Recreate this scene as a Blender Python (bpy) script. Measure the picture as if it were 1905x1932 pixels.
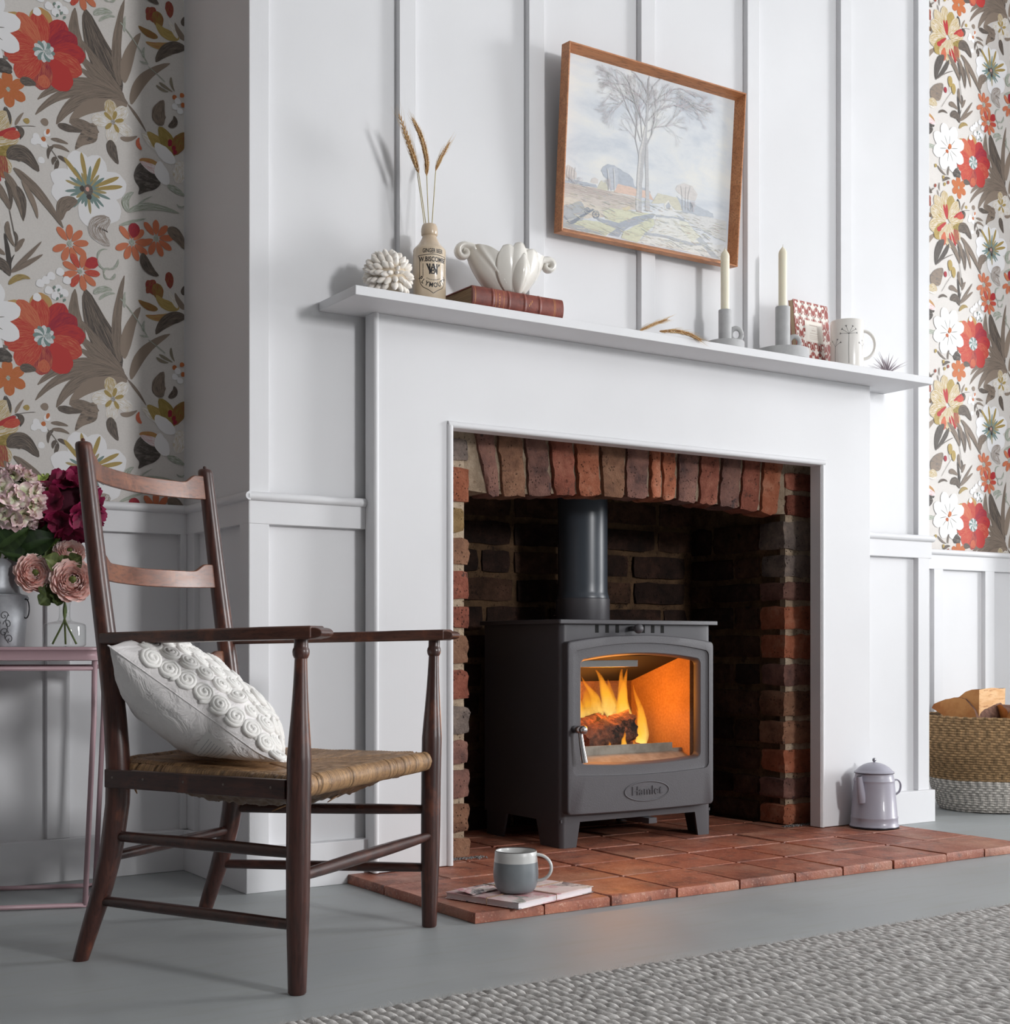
import bpy, bmesh, math, random
import numpy as np
from math import sin, cos, pi, radians, sqrt, atan2, exp
from mathutils import Vector, Matrix, noise as mnoise

for o in list(bpy.data.objects):
    bpy.data.objects.remove(o, do_unlink=True)
SC = bpy.context.scene
COL = SC.collection

# ------------------------------------------------------------------ camera
cam = bpy.data.objects.new('camera', bpy.data.cameras.new('camera'))
COL.objects.link(cam)
cam.data.sensor_fit = 'HORIZONTAL'
cam.data.sensor_width = 36.0
cam.data.lens = 36.0 * 2600.0 / 1905.0
cam.data.shift_y = 251.0 / 1905.0
cam.data.clip_start = 0.05
cam.location = (0, 0, 0.56)
cam.rotation_euler = (radians(90), 0, radians(-33.371))
SC.camera = cam

# ------------------------------------------------------------------ world, lights, exposure
world = bpy.data.worlds.new('world')
SC.world = world
world.use_nodes = True
bg = world.node_tree.nodes['Background']
bg.inputs[0].default_value = (0.93, 0.96, 1.0, 1)
bg.inputs[1].default_value = 0.52

def area_light(name, loc, target, w, h, power, color=(1, 1, 1)):
    l = bpy.data.lights.new(name, 'AREA')
    l.shape = 'RECTANGLE'
    l.size = w; l.size_y = h; l.energy = power; l.color = color
    o = bpy.data.objects.new(name, l)
    COL.objects.link(o)
    o.location = loc
    d = Vector(target) - Vector(loc)
    o.rotation_euler = d.to_track_quat('-Z', 'Z').to_euler()
    return o
area_light('window_light_side', (9.8, -0.3, 2.1), (2.2, 2.9, 1.0), 2.3, 2.2, 440, (0.985, 0.99, 1.0))
area_light('window_light_front', (3.5, -4.4, 2.30), (2.3, 2.9, 0.9), 0.75, 0.9, 215, (0.99, 0.99, 1.0))

SC.view_settings.view_transform = 'Standard'
SC.view_settings.look = 'None'
SC.view_settings.gamma = 1.0
SC.view_settings.use_curve_mapping = False
SC.view_settings.exposure = 0.0

# ------------------------------------------------------------------ materials
def lin(c):
    r = []
    for v in c[:3]:
        v = v / 255.0
        r.append(v / 12.92 if v <= 0.04045 else ((v + 0.055) / 1.055) ** 2.4)
    return (r[0], r[1], r[2], 1.0)

class NT:
    def __init__(self, name):
        self.m = bpy.data.materials.new(name)
        self.m.use_nodes = True
        self.t = self.m.node_tree
        self.n = self.t.nodes
        self.p = self.n['Principled BSDF']
        self.out = self.n['Material Output']
    def add(self, kind, **kw):
        n = self.n.new(kind)
        for k, v in kw.items():
            setattr(n, k, v)
        return n
    def link(self, a, b):
        self.t.links.new(a, b)
    def coord(self, stretch=(1, 1, 1), which='Object'):
        tc = self.add('ShaderNodeTexCoord')
        mp = self.add('ShaderNodeMapping')
        mp.inputs['Scale'].default_value = stretch
        self.link(tc.outputs[which], mp.inputs['Vector'])
        return mp.outputs['Vector']
    def noise(self, vec, scale, detail=4, rough=0.55, dist=0.0):
        n = self.add('ShaderNodeTexNoise')
        n.inputs['Scale'].default_value = scale
        n.inputs['Detail'].default_value = detail
        n.inputs['Roughness'].default_value = rough
        n.inputs['Distortion'].default_value = dist
        self.link(vec, n.inputs['Vector'])
        return n.outputs['Fac']
    def ramp(self, fac, stops):
        r = self.add('ShaderNodeValToRGB')
        e = r.color_ramp.elements
        while len(e) < len(stops):
            e.new(0.5)
        for i, (p, c) in enumerate(stops):
            e[i].position = p
            e[i].color = c if len(c) == 4 else (c[0], c[1], c[2], 1)
        self.link(fac, r.inputs['Fac'])
        return r.outputs['Color']
    def mix(self, fac, a, b, blend='MIX'):
        x = self.add('ShaderNodeMix', data_type='RGBA', blend_type=blend)
        for sock, v in ((x.inputs[0], fac), (x.inputs[6], a), (x.inputs[7], b)):
            if isinstance(v, (int, float)):
                sock.default_value = v
            elif isinstance(v, tuple):
                sock.default_value = v
            else:
                self.link(v, sock)
        return x.outputs[2]
    def math(self, op, a, b=0.0):
        x = self.add('ShaderNodeMath', operation=op)
        for sock, v in ((x.inputs[0], a), (x.inputs[1], b)):
            if isinstance(v, (int, float)):
                sock.default_value = v
            else:
                self.link(v, sock)
        return x.outputs[0]
    def bump(self, h, strength, dist=0.002, prev=None):
        b = self.add('ShaderNodeBump')
        b.inputs['Strength'].default_value = strength
        b.inputs['Distance'].default_value = dist
        self.link(h, b.inputs['Height'])
        if prev is not None:
            self.link(prev, b.inputs['Normal'])
        return b.outputs['Normal']

def mat(name, c, c2=None, scale=8, rough=0.5, metal=0.0, bump=0.0, bscale=60, bdist=0.002,
        stretch=(1, 1, 1), lo=0.4, hi=0.62, rnd=0.0, detail=4, spec=0.5, bstretch=None,
        c3=None, scale3=30, lo3=0.55, hi3=0.7, coat=0.0, sheen=0.0, sss=0.0):
    t = NT(name)
    col = None
    if c2 is not None:
        f = t.noise(t.coord(stretch), scale, detail)
        col = t.ramp(f, [(lo, lin(c)), (hi, lin(c2))])
    if c3 is not None:
        f3 = t.noise(t.coord(stretch), scale3, 5, 0.65)
        m = t.ramp(f3, [(lo3, (0, 0, 0, 1)), (hi3, (1, 1, 1, 1))])
        col = t.mix(m, col if col is not None else lin(c), lin(c3))
    if rnd > 0:
        oi = t.add('ShaderNodeObjectInfo')
        hv = t.add('ShaderNodeHueSaturation')
        v = t.add('ShaderNodeMapRange')
        v.inputs['To Min'].default_value = 1 - rnd
        v.inputs['To Max'].default_value = 1 + rnd
        t.link(oi.outputs['Random'], v.inputs['Value'])
        t.link(v.outputs['Result'], hv.inputs['Value'])
        if col is not None:
            t.link(col, hv.inputs['Color'])
        else:
            hv.inputs['Color'].default_value = lin(c)
        col = hv.outputs['Color']
    if col is not None:
        t.link(col, t.p.inputs['Base Color'])
    else:
        t.p.inputs['Base Color'].default_value = lin(c)
    t.p.inputs['Roughness'].default_value = rough
    t.p.inputs['Metallic'].default_value = metal
    t.p.inputs['Specular IOR Level'].default_value = spec
    t.p.inputs['Coat Weight'].default_value = coat
    if sheen:
        t.p.inputs['Sheen Weight'].default_value = sheen
    if sss:
        t.p.inputs['Subsurface Weight'].default_value = sss
        t.p.inputs['Subsurface Radius'].default_value = (0.01, 0.008, 0.006)
        t.p.inputs['Subsurface Scale'].default_value = 1.0
    if bump > 0:
        h = t.noise(t.coord(bstretch or stretch), bscale, 5, 0.6)
        t.link(t.bump(h, bump, bdist), t.p.inputs['Normal'])
    return t.m

def attr_mat(name, rough=0.6, streak=0.0, var=0.0, bump=0.0, bscale=200, spec=0.4, trans=0.0, sss=0.0):
    """colour comes from the mesh colour attribute 'col' (what each piece is painted with)"""
    t = NT(name)
    a = t.add('ShaderNodeVertexColor', layer_name='col')
    col = a.outputs['Color']
    if streak > 0:
        uv = t.coord((3, 26, 1), 'UV')
        f = t.noise(uv, 1.0, 6, 0.7, 0.3)
        m = t.ramp(f, [(0.46, (0, 0, 0, 1)), (0.60, (1, 1, 1, 1))])
        b = t.add('ShaderNodeVertexColor', layer_name='col2')
        mm = t.math('MULTIPLY', m, streak)
        col = t.mix(mm, col, b.outputs['Color'])
    if var > 0:
        f = t.noise(t.coord(), 60, 4)
        hv = t.add('ShaderNodeHueSaturation')
        mr = t.add('ShaderNodeMapRange')
        mr.inputs['From Min'].default_value = 0.3
        mr.inputs['From Max'].default_value = 0.7
        mr.inputs['To Min'].default_value = 1 - var
        mr.inputs['To Max'].default_value = 1 + var
        t.link(f, mr.inputs['Value'])
        t.link(mr.outputs['Result'], hv.inputs['Value'])
        t.link(col, hv.inputs['Color'])
        col = hv.outputs['Color']
    t.link(col, t.p.inputs['Base Color'])
    t.p.inputs['Roughness'].default_value = rough
    t.p.inputs['Specular IOR Level'].default_value = spec
    if sss:
        t.p.inputs['Subsurface Weight'].default_value = sss
        t.p.inputs['Subsurface Radius'].default_value = (0.01, 0.006, 0.004)
        t.p.inputs['Subsurface Scale'].default_value = 1.0
    if bump > 0:
        h = t.noise(t.coord(), bscale, 4)
        t.link(t.bump(h, bump, 0.001), t.p.inputs['Normal'])
    return t.m

# ------------------------------------------------------------------ mesh building
class MB:
    def __init__(self):
        self.v = []; self.f = []; self.mi = []; self.c = []; self.c2 = []; self.uv = []
        self.cur = 0; self.col = (1, 1, 1, 1); self.col2 = (1, 1, 1, 1)
        self.M = None; self.usecol = False; self.useuv = False
    def addv(self, pts):
        b = len(self.v)
        if self.M is not None:
            M = self.M
            pts = [M @ Vector(p) for p in pts]
        self.v.extend([(p[0], p[1], p[2]) for p in pts])
        return b
    def addf(self, idx, uvs=None):
        self.f.append(tuple(idx)); self.mi.append(self.cur)
        self.c.append(self.col); self.c2.append(self.col2)
        self.uv.append(uvs)
    def color(self, c, c2=None):
        self.usecol = True
        self.col = lin(c); self.col2 = lin(c2) if c2 is not None else self.col
    def poly(self, pts, uvs=None):
        b = self.addv(pts)
        self.addf(range(b, b + len(pts)), uvs)
    def box(self, x0, x1, y0, y1, z0, z1):
        b = self.addv([(x0, y0, z0), (x1, y0, z0), (x1, y1, z0), (x0, y1, z0),
                       (x0, y0, z1), (x1, y0, z1), (x1, y1, z1), (x0, y1, z1)])
        for q in ((0, 3, 2, 1), (4, 5, 6, 7), (0, 1, 5, 4), (1, 2, 6, 5), (2, 3, 7, 6), (3, 0, 4, 7)):
            self.addf([b + i for i in q])
    def frustum(self, lo, hi, z0, z1):
        """lo, hi: 4 xy corners counter-clockwise"""
        n = len(lo)
        b = self.addv([(p[0], p[1], z0) for p in lo] + [(p[0], p[1], z1) for p in hi])
        self.addf([b + i for i in range(n)][::-1]); self.addf([b + n + i for i in range(n)])
        for i in range(n):
            j = (i + 1) % n
            self.addf([b + i, b + j, b + n + j, b + n + i])
    def grid(self, fn, nu, nv, wrapu=False, wrapv=False):
        pts = []
        for j in range(nv + (0 if wrapv else 1)):
            for i in range(nu + (0 if wrapu else 1)):
                pts.append(fn(i / nu, j / nv))
        b = self.addv(pts)
        W = nu if wrapu else nu + 1
        H = nv if wrapv else nv + 1
        for j in range(nv):
            for i in range(nu):
                i2 = (i + 1) % W; j2 = (j + 1) % H
                uv = ((i / nu, j / nv), ((i + 1) / nu, j / nv), ((i + 1) / nu, (j + 1) / nv), (i / nu, (j + 1) / nv))
                self.addf([b + j * W + i, b + j * W + i2, b + j2 * W + i2, b + j2 * W + i], uv)
    def lathe(self, prof, n=32, center=(0, 0, 0), cap0=True, cap1=True):
        cx, cy, cz = center
        m = len(prof)
        b = self.addv([(cx + r * cos(2 * pi * i / n), cy + r * sin(2 * pi * i / n), cz + z)
                       for (r, z) in prof for i in range(n)])
        for j in range(m - 1):
            for i in range(n):
                k = (i + 1) % n
                self.addf([b + j * n + i, b + j * n + k, b + (j + 1) * n + k, b + (j + 1) * n + i])
        if cap0 and prof[0][0] > 1e-6:
            self.addf([b + i for i in range(n)][::-1])
        if cap1 and prof[-1][0] > 1e-6:
            self.addf([b + (m - 1) * n + i for i in range(n)])
    def tube(self, pts, rad, n=10, caps=True, flat=None, up=None):
        """swept tube; rad: number or list; flat: (a, b) scale of the section"""
        P = [Vector(p) for p in pts]
        R = rad if isinstance(rad, (list, tuple)) else [rad] * len(P)
        T = []
        for i in range(len(P)):
            a = P[max(i - 1, 0)]; c = P[min(i + 1, len(P) - 1)]
            d = c - a
            T.append(d.normalized() if d.length > 1e-9 else Vector((0, 0, 1)))
        if up is None:
            up = Vector((0, 0, 1)) if abs(T[0].z) < 0.9 else Vector((1, 0, 0))
        N = (Vector(up) - T[0] * Vector(up).dot(T[0])).normalized()
        rings = []
        fa, fb = flat or (1, 1)
        for i in range(len(P)):
            N = (N - T[i] * N.dot(T[i])).normalized()
            B = T[i].cross(N)
            rings.append([P[i] + N * (R[i] * fa * cos(2 * pi * k / n)) + B * (R[i] * fb * sin(2 * pi * k / n)) for k in range(n)])
        b = self.addv([q for r in rings for q in r])
        L = len(P)
        for j in range(L - 1):
            for i in range(n):
                k = (i + 1) % n
                uv = ((j / (L - 1), i / n), (j / (L - 1), (i + 1) / n), ((j + 1) / (L - 1), (i + 1) / n), ((j + 1) / (L - 1), i / n))
                self.addf([b + j * n + i, b + j * n + k, b + (j + 1) * n + k, b + (j + 1) * n + i], uv)
        if caps:
            self.addf([b + i for i in range(n)][::-1])
            self.addf([b + (L - 1) * n + i for i in range(n)])
    def prism(self, outline, d0, d1, plane='XZ'):
        """extrude a 2-D outline; plane XZ -> along Y, XY -> along Z, YZ -> along X"""
        def p3(p, d):
            if plane == 'XZ': return (p[0], d, p[1])
            if plane == 'XY': return (p[0], p[1], d)
            return (d, p[0], p[1])
        n = len(outline)
        b = self.addv([p3(p, d0) for p in outline] + [p3(p, d1) for p in outline])
        self.addf([b + i for i in range(n)]); self.addf([b + n + i for i in range(n)][::-1])
        for i in range(n):
            j = (i + 1) % n
            self.addf([b + j, b + i, b + n + i, b + n + j])
    def sphere(self, c, r, nu=20, nv=12, sx=1, sy=1, sz=1):
        cx, cy, cz = c
        prof = []
        def fn(u, v):
            a = 2 * pi * u; t = pi * v
            return (cx + r * sx * sin(t) * cos(a), cy + r * sy * sin(t) * sin(a), cz - r * sz * cos(t))
        self.grid(fn, nu, nv, wrapu=True)
    def build(self, name, mats, parent=None, smooth=False, bevel=0.0, bseg=2, sub=0, angle=None, normals=True, weld=False):
        me = bpy.data.meshes.new(name)
        me.from_pydata(self.v, [], self.f)
        if not isinstance(mats, (list, tuple)):
            mats = [mats]
        for m in mats:
            me.materials.append(m)
        if len(mats) > 1:
            me.polygons.foreach_set('material_index', self.mi)
        if self.usecol:
            for nm, src in (('col', self.c), ('col2', self.c2)):
                at = me.color_attributes.new(nm, 'FLOAT_COLOR', 'CORNER')
                arr = np.repeat(np.array(src, dtype=np.float32), [len(f) for f in self.f], axis=0)
                at.data.foreach_set('color', arr.ravel())
        if self.useuv:
            ul = me.uv_layers.new(name='UVMap')
            arr = []
            for f, u in zip(self.f, self.uv):
                if u is None:
                    arr.extend([0.0, 0.0] * len(f))
                else:
                    for q in u:
                        arr.extend((q[0], q[1]))
            ul.data.foreach_set('uv', arr)
        me.validate(clean_customdata=False)
        if normals:
            bm = bmesh.new(); bm.from_mesh(me)
            if weld:
                bmesh.ops.remove_doubles(bm, verts=bm.verts, dist=1e-6)
            bmesh.ops.recalc_face_normals(bm, faces=bm.faces)
            bm.to_mesh(me); bm.free()
        if smooth:
            me.polygons.foreach_set('use_smooth', [True] * len(me.polygons))
        o = bpy.data.objects.new(name, me)
        COL.objects.link(o)
        if parent is not None:
            o.parent = parent
        if bevel > 0:
            b = o.modifiers.new('bevel', 'BEVEL')
            b.width = bevel; b.segments = bseg; b.limit_method = 'ANGLE'; b.angle_limit = radians(35)
            me.polygons.foreach_set('use_smooth', [True] * len(me.polygons))
            b.harden_normals = True
        if sub:
            s = o.modifiers.new('sub', 'SUBSURF'); s.levels = sub; s.render_levels = sub
        if angle is not None:
            me.polygons.foreach_set('use_smooth', [True] * len(me.polygons))
            me.set_sharp_from_angle(angle=radians(angle))
        return o

def thing(name, label, cat, loc=(0, 0, 0), rotz=0.0, group=None):
    o = bpy.data.objects.new(name, None)
    o.empty_display_size = 0.05
    COL.objects.link(o)
    o.location = loc; o.rotation_euler = (0, 0, rotz)
    o['label'] = label; o['category'] = cat
    if group: o['group'] = group
    return o
def tag(o, label, cat, group=None):
    o['label'] = label; o['category'] = cat
    if group: o['group'] = group
    return o
def struct(o):
    o['kind'] = 'structure'
    return o
def copy_tree(o, parent=None):
    c = o.copy(); COL.objects.link(c)
    if parent is not None: c.parent = parent
    for ch in list(o.children):
        copy_tree(ch, c)
    return c
def bez(p0, p1, p2, n):
    p0, p1, p2 = Vector(p0), Vector(p1), Vector(p2)
    return [p0 * (1 - t) ** 2 + p1 * 2 * t * (1 - t) + p2 * t * t for t in [i / n for i in range(n + 1)]]
def spline(pts, n=6):
    """Catmull-Rom through points"""
    P = [Vector(p) for p in pts]
    P = [2 * P[0] - P[1]] + P + [2 * P[-1] - P[-2]]
    out = []
    for i in range(1, len(P) - 2):
        a, b, c, d = P[i - 1:i + 3]
        for k in range(n):
            t = k / n
            out.append(0.5 * ((2 * b) + (c - a) * t + (2 * a - 5 * b + 4 * c - d) * t * t + (3 * b - a - 3 * c + d) * t ** 3))
    out.append(P[-2])
    return out
def interp(x, xs, ys):
    return float(np.interp(x, xs, ys))
def text_mesh(txt, size, font_bold=False, extrude=0.0, space=1.0, offset=0.0):
    cu = bpy.data.curves.new('text', 'FONT')
    cu.body = txt; cu.size = size; cu.align_x = 'CENTER'; cu.align_y = 'CENTER'
    cu.extrude = extrude; cu.space_character = space; cu.resolution_u = 4
    cu.offset = offset
    o = bpy.data.objects.new('text', cu)
    COL.objects.link(o)
    dg = bpy.context.evaluated_depsgraph_get(); dg.update()
    me = bpy.data.meshes.new_from_object(o.evaluated_get(dg))
    bpy.data.objects.remove(o); bpy.data.curves.remove(cu)
    vs = [tuple(v.co) for v in me.vertices]; fs = [tuple(p.vertices) for p in me.polygons]
    bpy.data.meshes.remove(me)
    return vs, fs
rng = random.Random(7)
# ================================================================== materials of the room
def paint(name, c, streak_dir):
    t = NT(name)
    f = t.noise(t.coord(), 1.3, 3)
    a = tuple(x * 0.97 for x in c); b = tuple(min(255, x * 1.01) for x in c)
    t.link(t.ramp(f, [(0.35, lin(a)), (0.65, lin(b))]), t.p.inputs['Base Color'])
    t.p.inputs['Roughness'].default_value = 0.55
    t.p.inputs['Specular IOR Level'].default_value = 0.35
    st = (220, 220, 4) if streak_dir == 'Z' else (4, 220, 220)
    h = t.noise(t.coord(st), 1.0, 4, 0.6)
    h2 = t.noise(t.coord(), 9, 3)
    n1 = t.bump(h, 0.10, 0.0008)
    t.link(t.bump(h2, 0.12, 0.002, n1), t.p.inputs['Normal'])
    return t.m
M_WHITE = paint('white_paint_vertical', (229, 229, 231), 'Z')
M_WHITE_H = paint('white_paint_horizontal', (229, 229, 231), 'X')

def floor_mat():
    t = NT('grey_floor_paint')
    v = t.coord((1, 1, 1))
    f = t.noise(v, 3.0, 6, 0.65, 0.4)
    c1 = t.ramp(f, [(0.3, lin((156, 160, 161))), (0.7, lin((168, 172, 173)))])
    f2 = t.noise(t.coord((1.2, 9, 1)), 4, 5, 0.6)
    m2 = t.ramp(f2, [(0.5, (0, 0, 0, 1)), (0.72, (0.5, 0.5, 0.5, 1))])
    c2 = t.mix(m2, c1, lin((156, 158, 152)))
    f3 = t.noise(v, 45, 3)
    m3 = t.ramp(f3, [(0.70, (0, 0, 0, 1)), (0.74, (0.6, 0.6, 0.6, 1))])
    t.link(t.mix(m3, c2, lin((165, 165, 155))), t.p.inputs['Base Color'])
    r = t.ramp(f, [(0.3, (0.42, 0.42, 0.42, 1)), (0.7, (0.56, 0.56, 0.56, 1))])
    t.link(r, t.p.inputs['Roughness'])
    t.p.inputs['Specular IOR Level'].default_value = 0.35
    h = t.noise(v, 6, 6, 0.6)
    t.link(t.bump(h, 0.12, 0.004), t.p.inputs['Normal'])
    return t.m
M_FLOOR = floor_mat()
def paper_mat():
    t = NT('wallpaper_ground')
    f = t.noise(t.coord((260, 260, 260)), 1, 2)
    t.link(t.ramp(f, [(0.3, lin((214, 209, 204))), (0.7, lin((221, 216, 211)))]), t.p.inputs['Base Color'])
    t.p.inputs['Roughness'].default_value = 0.62
    t.p.inputs['Specular IOR Level'].default_value = 0.3
    return t.m
M_PAPER = paper_mat()

# ================================================================== the setting
XL, XR = 1.2288, 3.534           # chimney breast, left and right corners
YF, YP, YA = 2.915, 2.934, 3.33  # batten face, panel face, alcove wall
TOP = 3.35
b = MB(); b.box(-3.5, 10.1, -4.6, 3.45, -0.05, 0.0)
struct(b.build('floor', M_FLOOR))

def cap_mould(b, x0, x1, y, z, r=0.0105, axis='X'):
    """half-round bead on a face; y = face position, bead pokes out towards -axis normal"""
    n = 10
    prof = [(-r * 1.15 * sin(pi * k / n), -r * cos(pi * k / n)) for k in range(n + 1)]
    if axis == 'X':
        pts0 = [(x0, y + p[0], z + p[1]) for p in prof]; pts1 = [(x1, y + p[0], z + p[1]) for p in prof]
    else:
        pts0 = [(y + p[0], x0, z + p[1]) for p in prof]; pts1 = [(y + p[0], x1, z + p[1]) for p in prof]
    i0 = b.addv(pts0 + pts1); m = n + 1
    for k in range(n):
        b.addf([i0 + k, i0 + k + 1, i0 + m + k + 1, i0 + m + k])
    b.addf([i0 + k for k in range(m)]); b.addf([i0 + m + k for k in range(m)][::-1])

# --- chimney breast front: recessed panel plane with an opening for the fireplace
b = MB()
b.box(XL + 0.012, 1.70, YP, YP + 0.02, 0, TOP)
b.box(3.08, XR, YP, YP + 0.02, 0, TOP)
b.box(1.70, 3.08, YP, YP + 0.02, 1.12, TOP)
wall_front = struct(b.build('wall_front', M_WHITE))
def part_box(parent, name, m, x0, x1, y0, y1, z0, z1, bevel=0.0015):
    b = MB(); b.box(x0, x1, y0, y1, z0, z1)
    return b.build(name, m, parent, bevel=bevel)
ZB, ZR0, ZR1, ZC = 0.101, 0.835, 0.888, 0.897
part_box(wall_front, 'stile', M_WHITE, XL, 1.2777, YF, YP + 0.01, ZB, TOP)
part_box(wall_front, 'stile', M_WHITE, 3.4815, XR, YF, YP + 0.01, ZB, TOP)
for x0, x1 in ((1.6156, 1.6617), (1.994, 2.042), (2.362, 2.411), (2.752, 2.799), (3.133, 3.180)):
    part_box(wall_front, 'batten', M_WHITE, x0, x1, YF, YP + 0.01, 1.30, TOP)
part_box(wall_front, 'dado_rail', M_WHITE_H, XL, 1.5235, YF - 0.0015, YP + 0.01, ZR0, ZR1)
part_box(wall_front, 'dado_rail', M_WHITE_H, 3.205, XR + 0.010, YF - 0.0015, YP + 0.01, ZR0, ZR1)
b = MB(); cap_mould(b, XL - 0.004, 1.5215, YF, ZC); b.build('cap_moulding', M_WHITE_H, wall_front, angle=50)
b = MB(); cap_mould(b, 3.205, XR + 0.016, YF, ZC); b.build('cap_moulding', M_WHITE_H, wall_front, angle=50)
struct(part_box(None, 'baseboard_front_left', M_WHITE_H, XL - 0.0120, 1.530, 2.903, YP + 0.01, 0, ZB, 0.002))
struct(part_box(None, 'baseboard_front_right', M_WHITE_H, 3.205, XR + 0.014, 2.903, YP + 0.01, 0, ZB, 0.002))

# --- left return of the breast (faces -X)
b = MB(); b.box(XL + 0.014, XL + 0.034, YP, YA + 0.02, 0, 0.9)
b.box(XL + 0.0008, XL + 0.034, YF + 0.004, YA + 0.02, 0.9, TOP)
wall_return = struct(b.build('wall_return_left', M_WHITE))
part_box(wall_return, 'stile', M_WHITE, XL - 0.0008, XL + 0.02, YF + 0.0006, YF + 0.055, ZB, ZR1)
part_box(wall_return, 'stile', M_WHITE, XL, XL + 0.02, YA - 0.07, YA, ZB, ZR1)
part_box(wall_return, 'dado_rail', M_WHITE_H, XL - 0.0015, XL + 0.02, YF - 0.001, YA, ZR0, ZR1)
b = MB(); cap_mould(b, YF - 0.010, YA, XL, ZC, axis='Y'); b.build('cap_moulding', M_WHITE_H, wall_return, angle=50)
struct(part_box(None, 'baseboard_return_left', M_WHITE_H, XL - 0.0125, XL + 0.02, 2.9045, YA, 0, ZB, 0.002))
# --- right return (seen only from other positions)
b = MB(); b.box(XR - 0.03, XR - 0.001, YP, YA + 0.02, 0, TOP)
struct(b.build('wall_return_right', M_WHITE))

# --- alcove walls: papered above the dado, panelled below
def alcove(side, x0, x1, stiles):
    b = MB(); b.box(x0, x1, YA, YA + 0.05, ZC - 0.02, TOP)
    w = struct(b.build('wall_alcove_' + side, M_PAPER))
    b = MB(); b.box(x0, x1, YA - 0.004, YA + 0.05, 0, ZC - 0.018)
    b.build('wainscot_panel', M_WHITE, w)
    for s0, s1 in stiles:
        part_box(w, 'stile', M_WHITE, s0, s1, YA - 0.022, YA, ZB, ZR0 + 0.01)
    part_box(w, 'dado_rail', M_WHITE_H, x0, x1, YA - 0.0225, YA, ZR0, ZR1)
    b = MB(); cap_mould(b, x0, x1, YA - 0.022, ZC); b.build('cap_moulding', M_WHITE_H, w, angle=50)
    struct(part_box(None, 'baseboard_alcove_' + side, M_WHITE_H, x0, x1, YA - 0.034, YA, 0, ZB, 0.002))
    return w
wall_left = alcove('left', -3.0, XL + 0.002, [(0.886, 0.940), (1.212, XL), (0.42, 0.474), (-0.05, 0.004)])
wall_right = alcove('right', XR, 4.56, [(3.66, 3.71), (4.0365, 4.086), (4.324, 4.378)])
b = MB(); b.box(4.545, 10.0, 3.17, 3.40, 0, TOP)  # unseen wall step added to keep side light off the right alcove
struct(b.build('wall_alcove_side', M_WHITE))
# --- the rest of the room (behind and beside the camera): plain walls and ceiling, left and back greyed to cut bounce light
M_ROOM = mat('room_white', (224, 225, 226), rough=0.8)
M_ROOM_D = mat('room_grey', (112, 110, 108), rough=0.8)
b = MB(); b.box(-3.05, -3.0, -4.6, 3.4, 0, TOP); struct(b.build('wall_left', M_ROOM_D))
b = MB(); b.box(10.0, 10.05, -4.6, 3.4, 0, TOP); struct(b.build('wall_right', M_ROOM))
b = MB(); b.box(-3.05, 10.05, -4.6, -4.5, 0, TOP); struct(b.build('wall_back', M_ROOM_D))
b = MB(); b.box(-3.05, 10.05, -4.6, 3.45, TOP, TOP + 0.05); struct(b.build('ceiling', M_ROOM))
# ================================================================== fire surround with mantel shelf
HT = 0.022   # hearth thickness
sur = thing('fireplace_surround', 'wide white painted fire surround with a plain mantel shelf on the chimney breast', 'fireplace', (2.37, 2.89, 0))
def loc(ox, oy, oz):
    return Matrix.Translation((-ox, -oy, -oz))
SM = loc(2.37, 2.89, 0)
def sbox(name, m, x0, x1, y0, y1, z0, z1, bevel=0.0015):
    b = MB(); b.M = SM; b.box(x0, x1, y0, y1, z0, z1)
    return b.build(name, m, sur, bevel=bevel)
sbox('mantel_shelf', M_WHITE_H, 1.4106, 3.3470, 2.7468, 2.9335, 1.3415, 1.3628, 0.0016)
SX0, SX1, OX0, OX1, OZ = 1.5225, 3.213, 1.7375, 3.0025, 1.0885
b = MB(); b.M = SM
b.prism([(SX0, HT + 0.0015), (OX0, HT + 0.0015), (OX0, OZ), (OX1, OZ), (OX1, HT + 0.0015), (SX1, HT + 0.0015), (SX1, 1.3415), (SX0, 1.3415)], 2.872, 2.9145, 'XZ')
b.build('surround_board', M_WHITE, sur, bevel=0.0015)
def bead(name, pts, r, m):
    b = MB(); b.M = SM
    b.tube(pts, r, 12)
    return b.build(name, m, sur, angle=50)
bead('edge_bead', [(SX0 + 0.006, 2.8735, HT + 0.002), (SX0 + 0.006, 2.8735, 1.3413)], 0.0075, M_WHITE)
bead('opening_bead', [(OX0 - 0.007, 2.8715, HT + 0.002), (OX0 - 0.007, 2.8715, OZ + 0.008)], 0.0085, M_WHITE)
bead('opening_bead', [(OX0 - 0.013, 2.8715, OZ + 0.008), (OX1 + 0.013, 2.8715, OZ + 0.008)], 0.0085, M_WHITE)
bead('opening_bead', [(OX1 + 0.008, 2.8725, HT + 0.002), (OX1 + 0.008, 2.8725, OZ + 0.008)], 0.006, M_WHITE)

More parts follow.
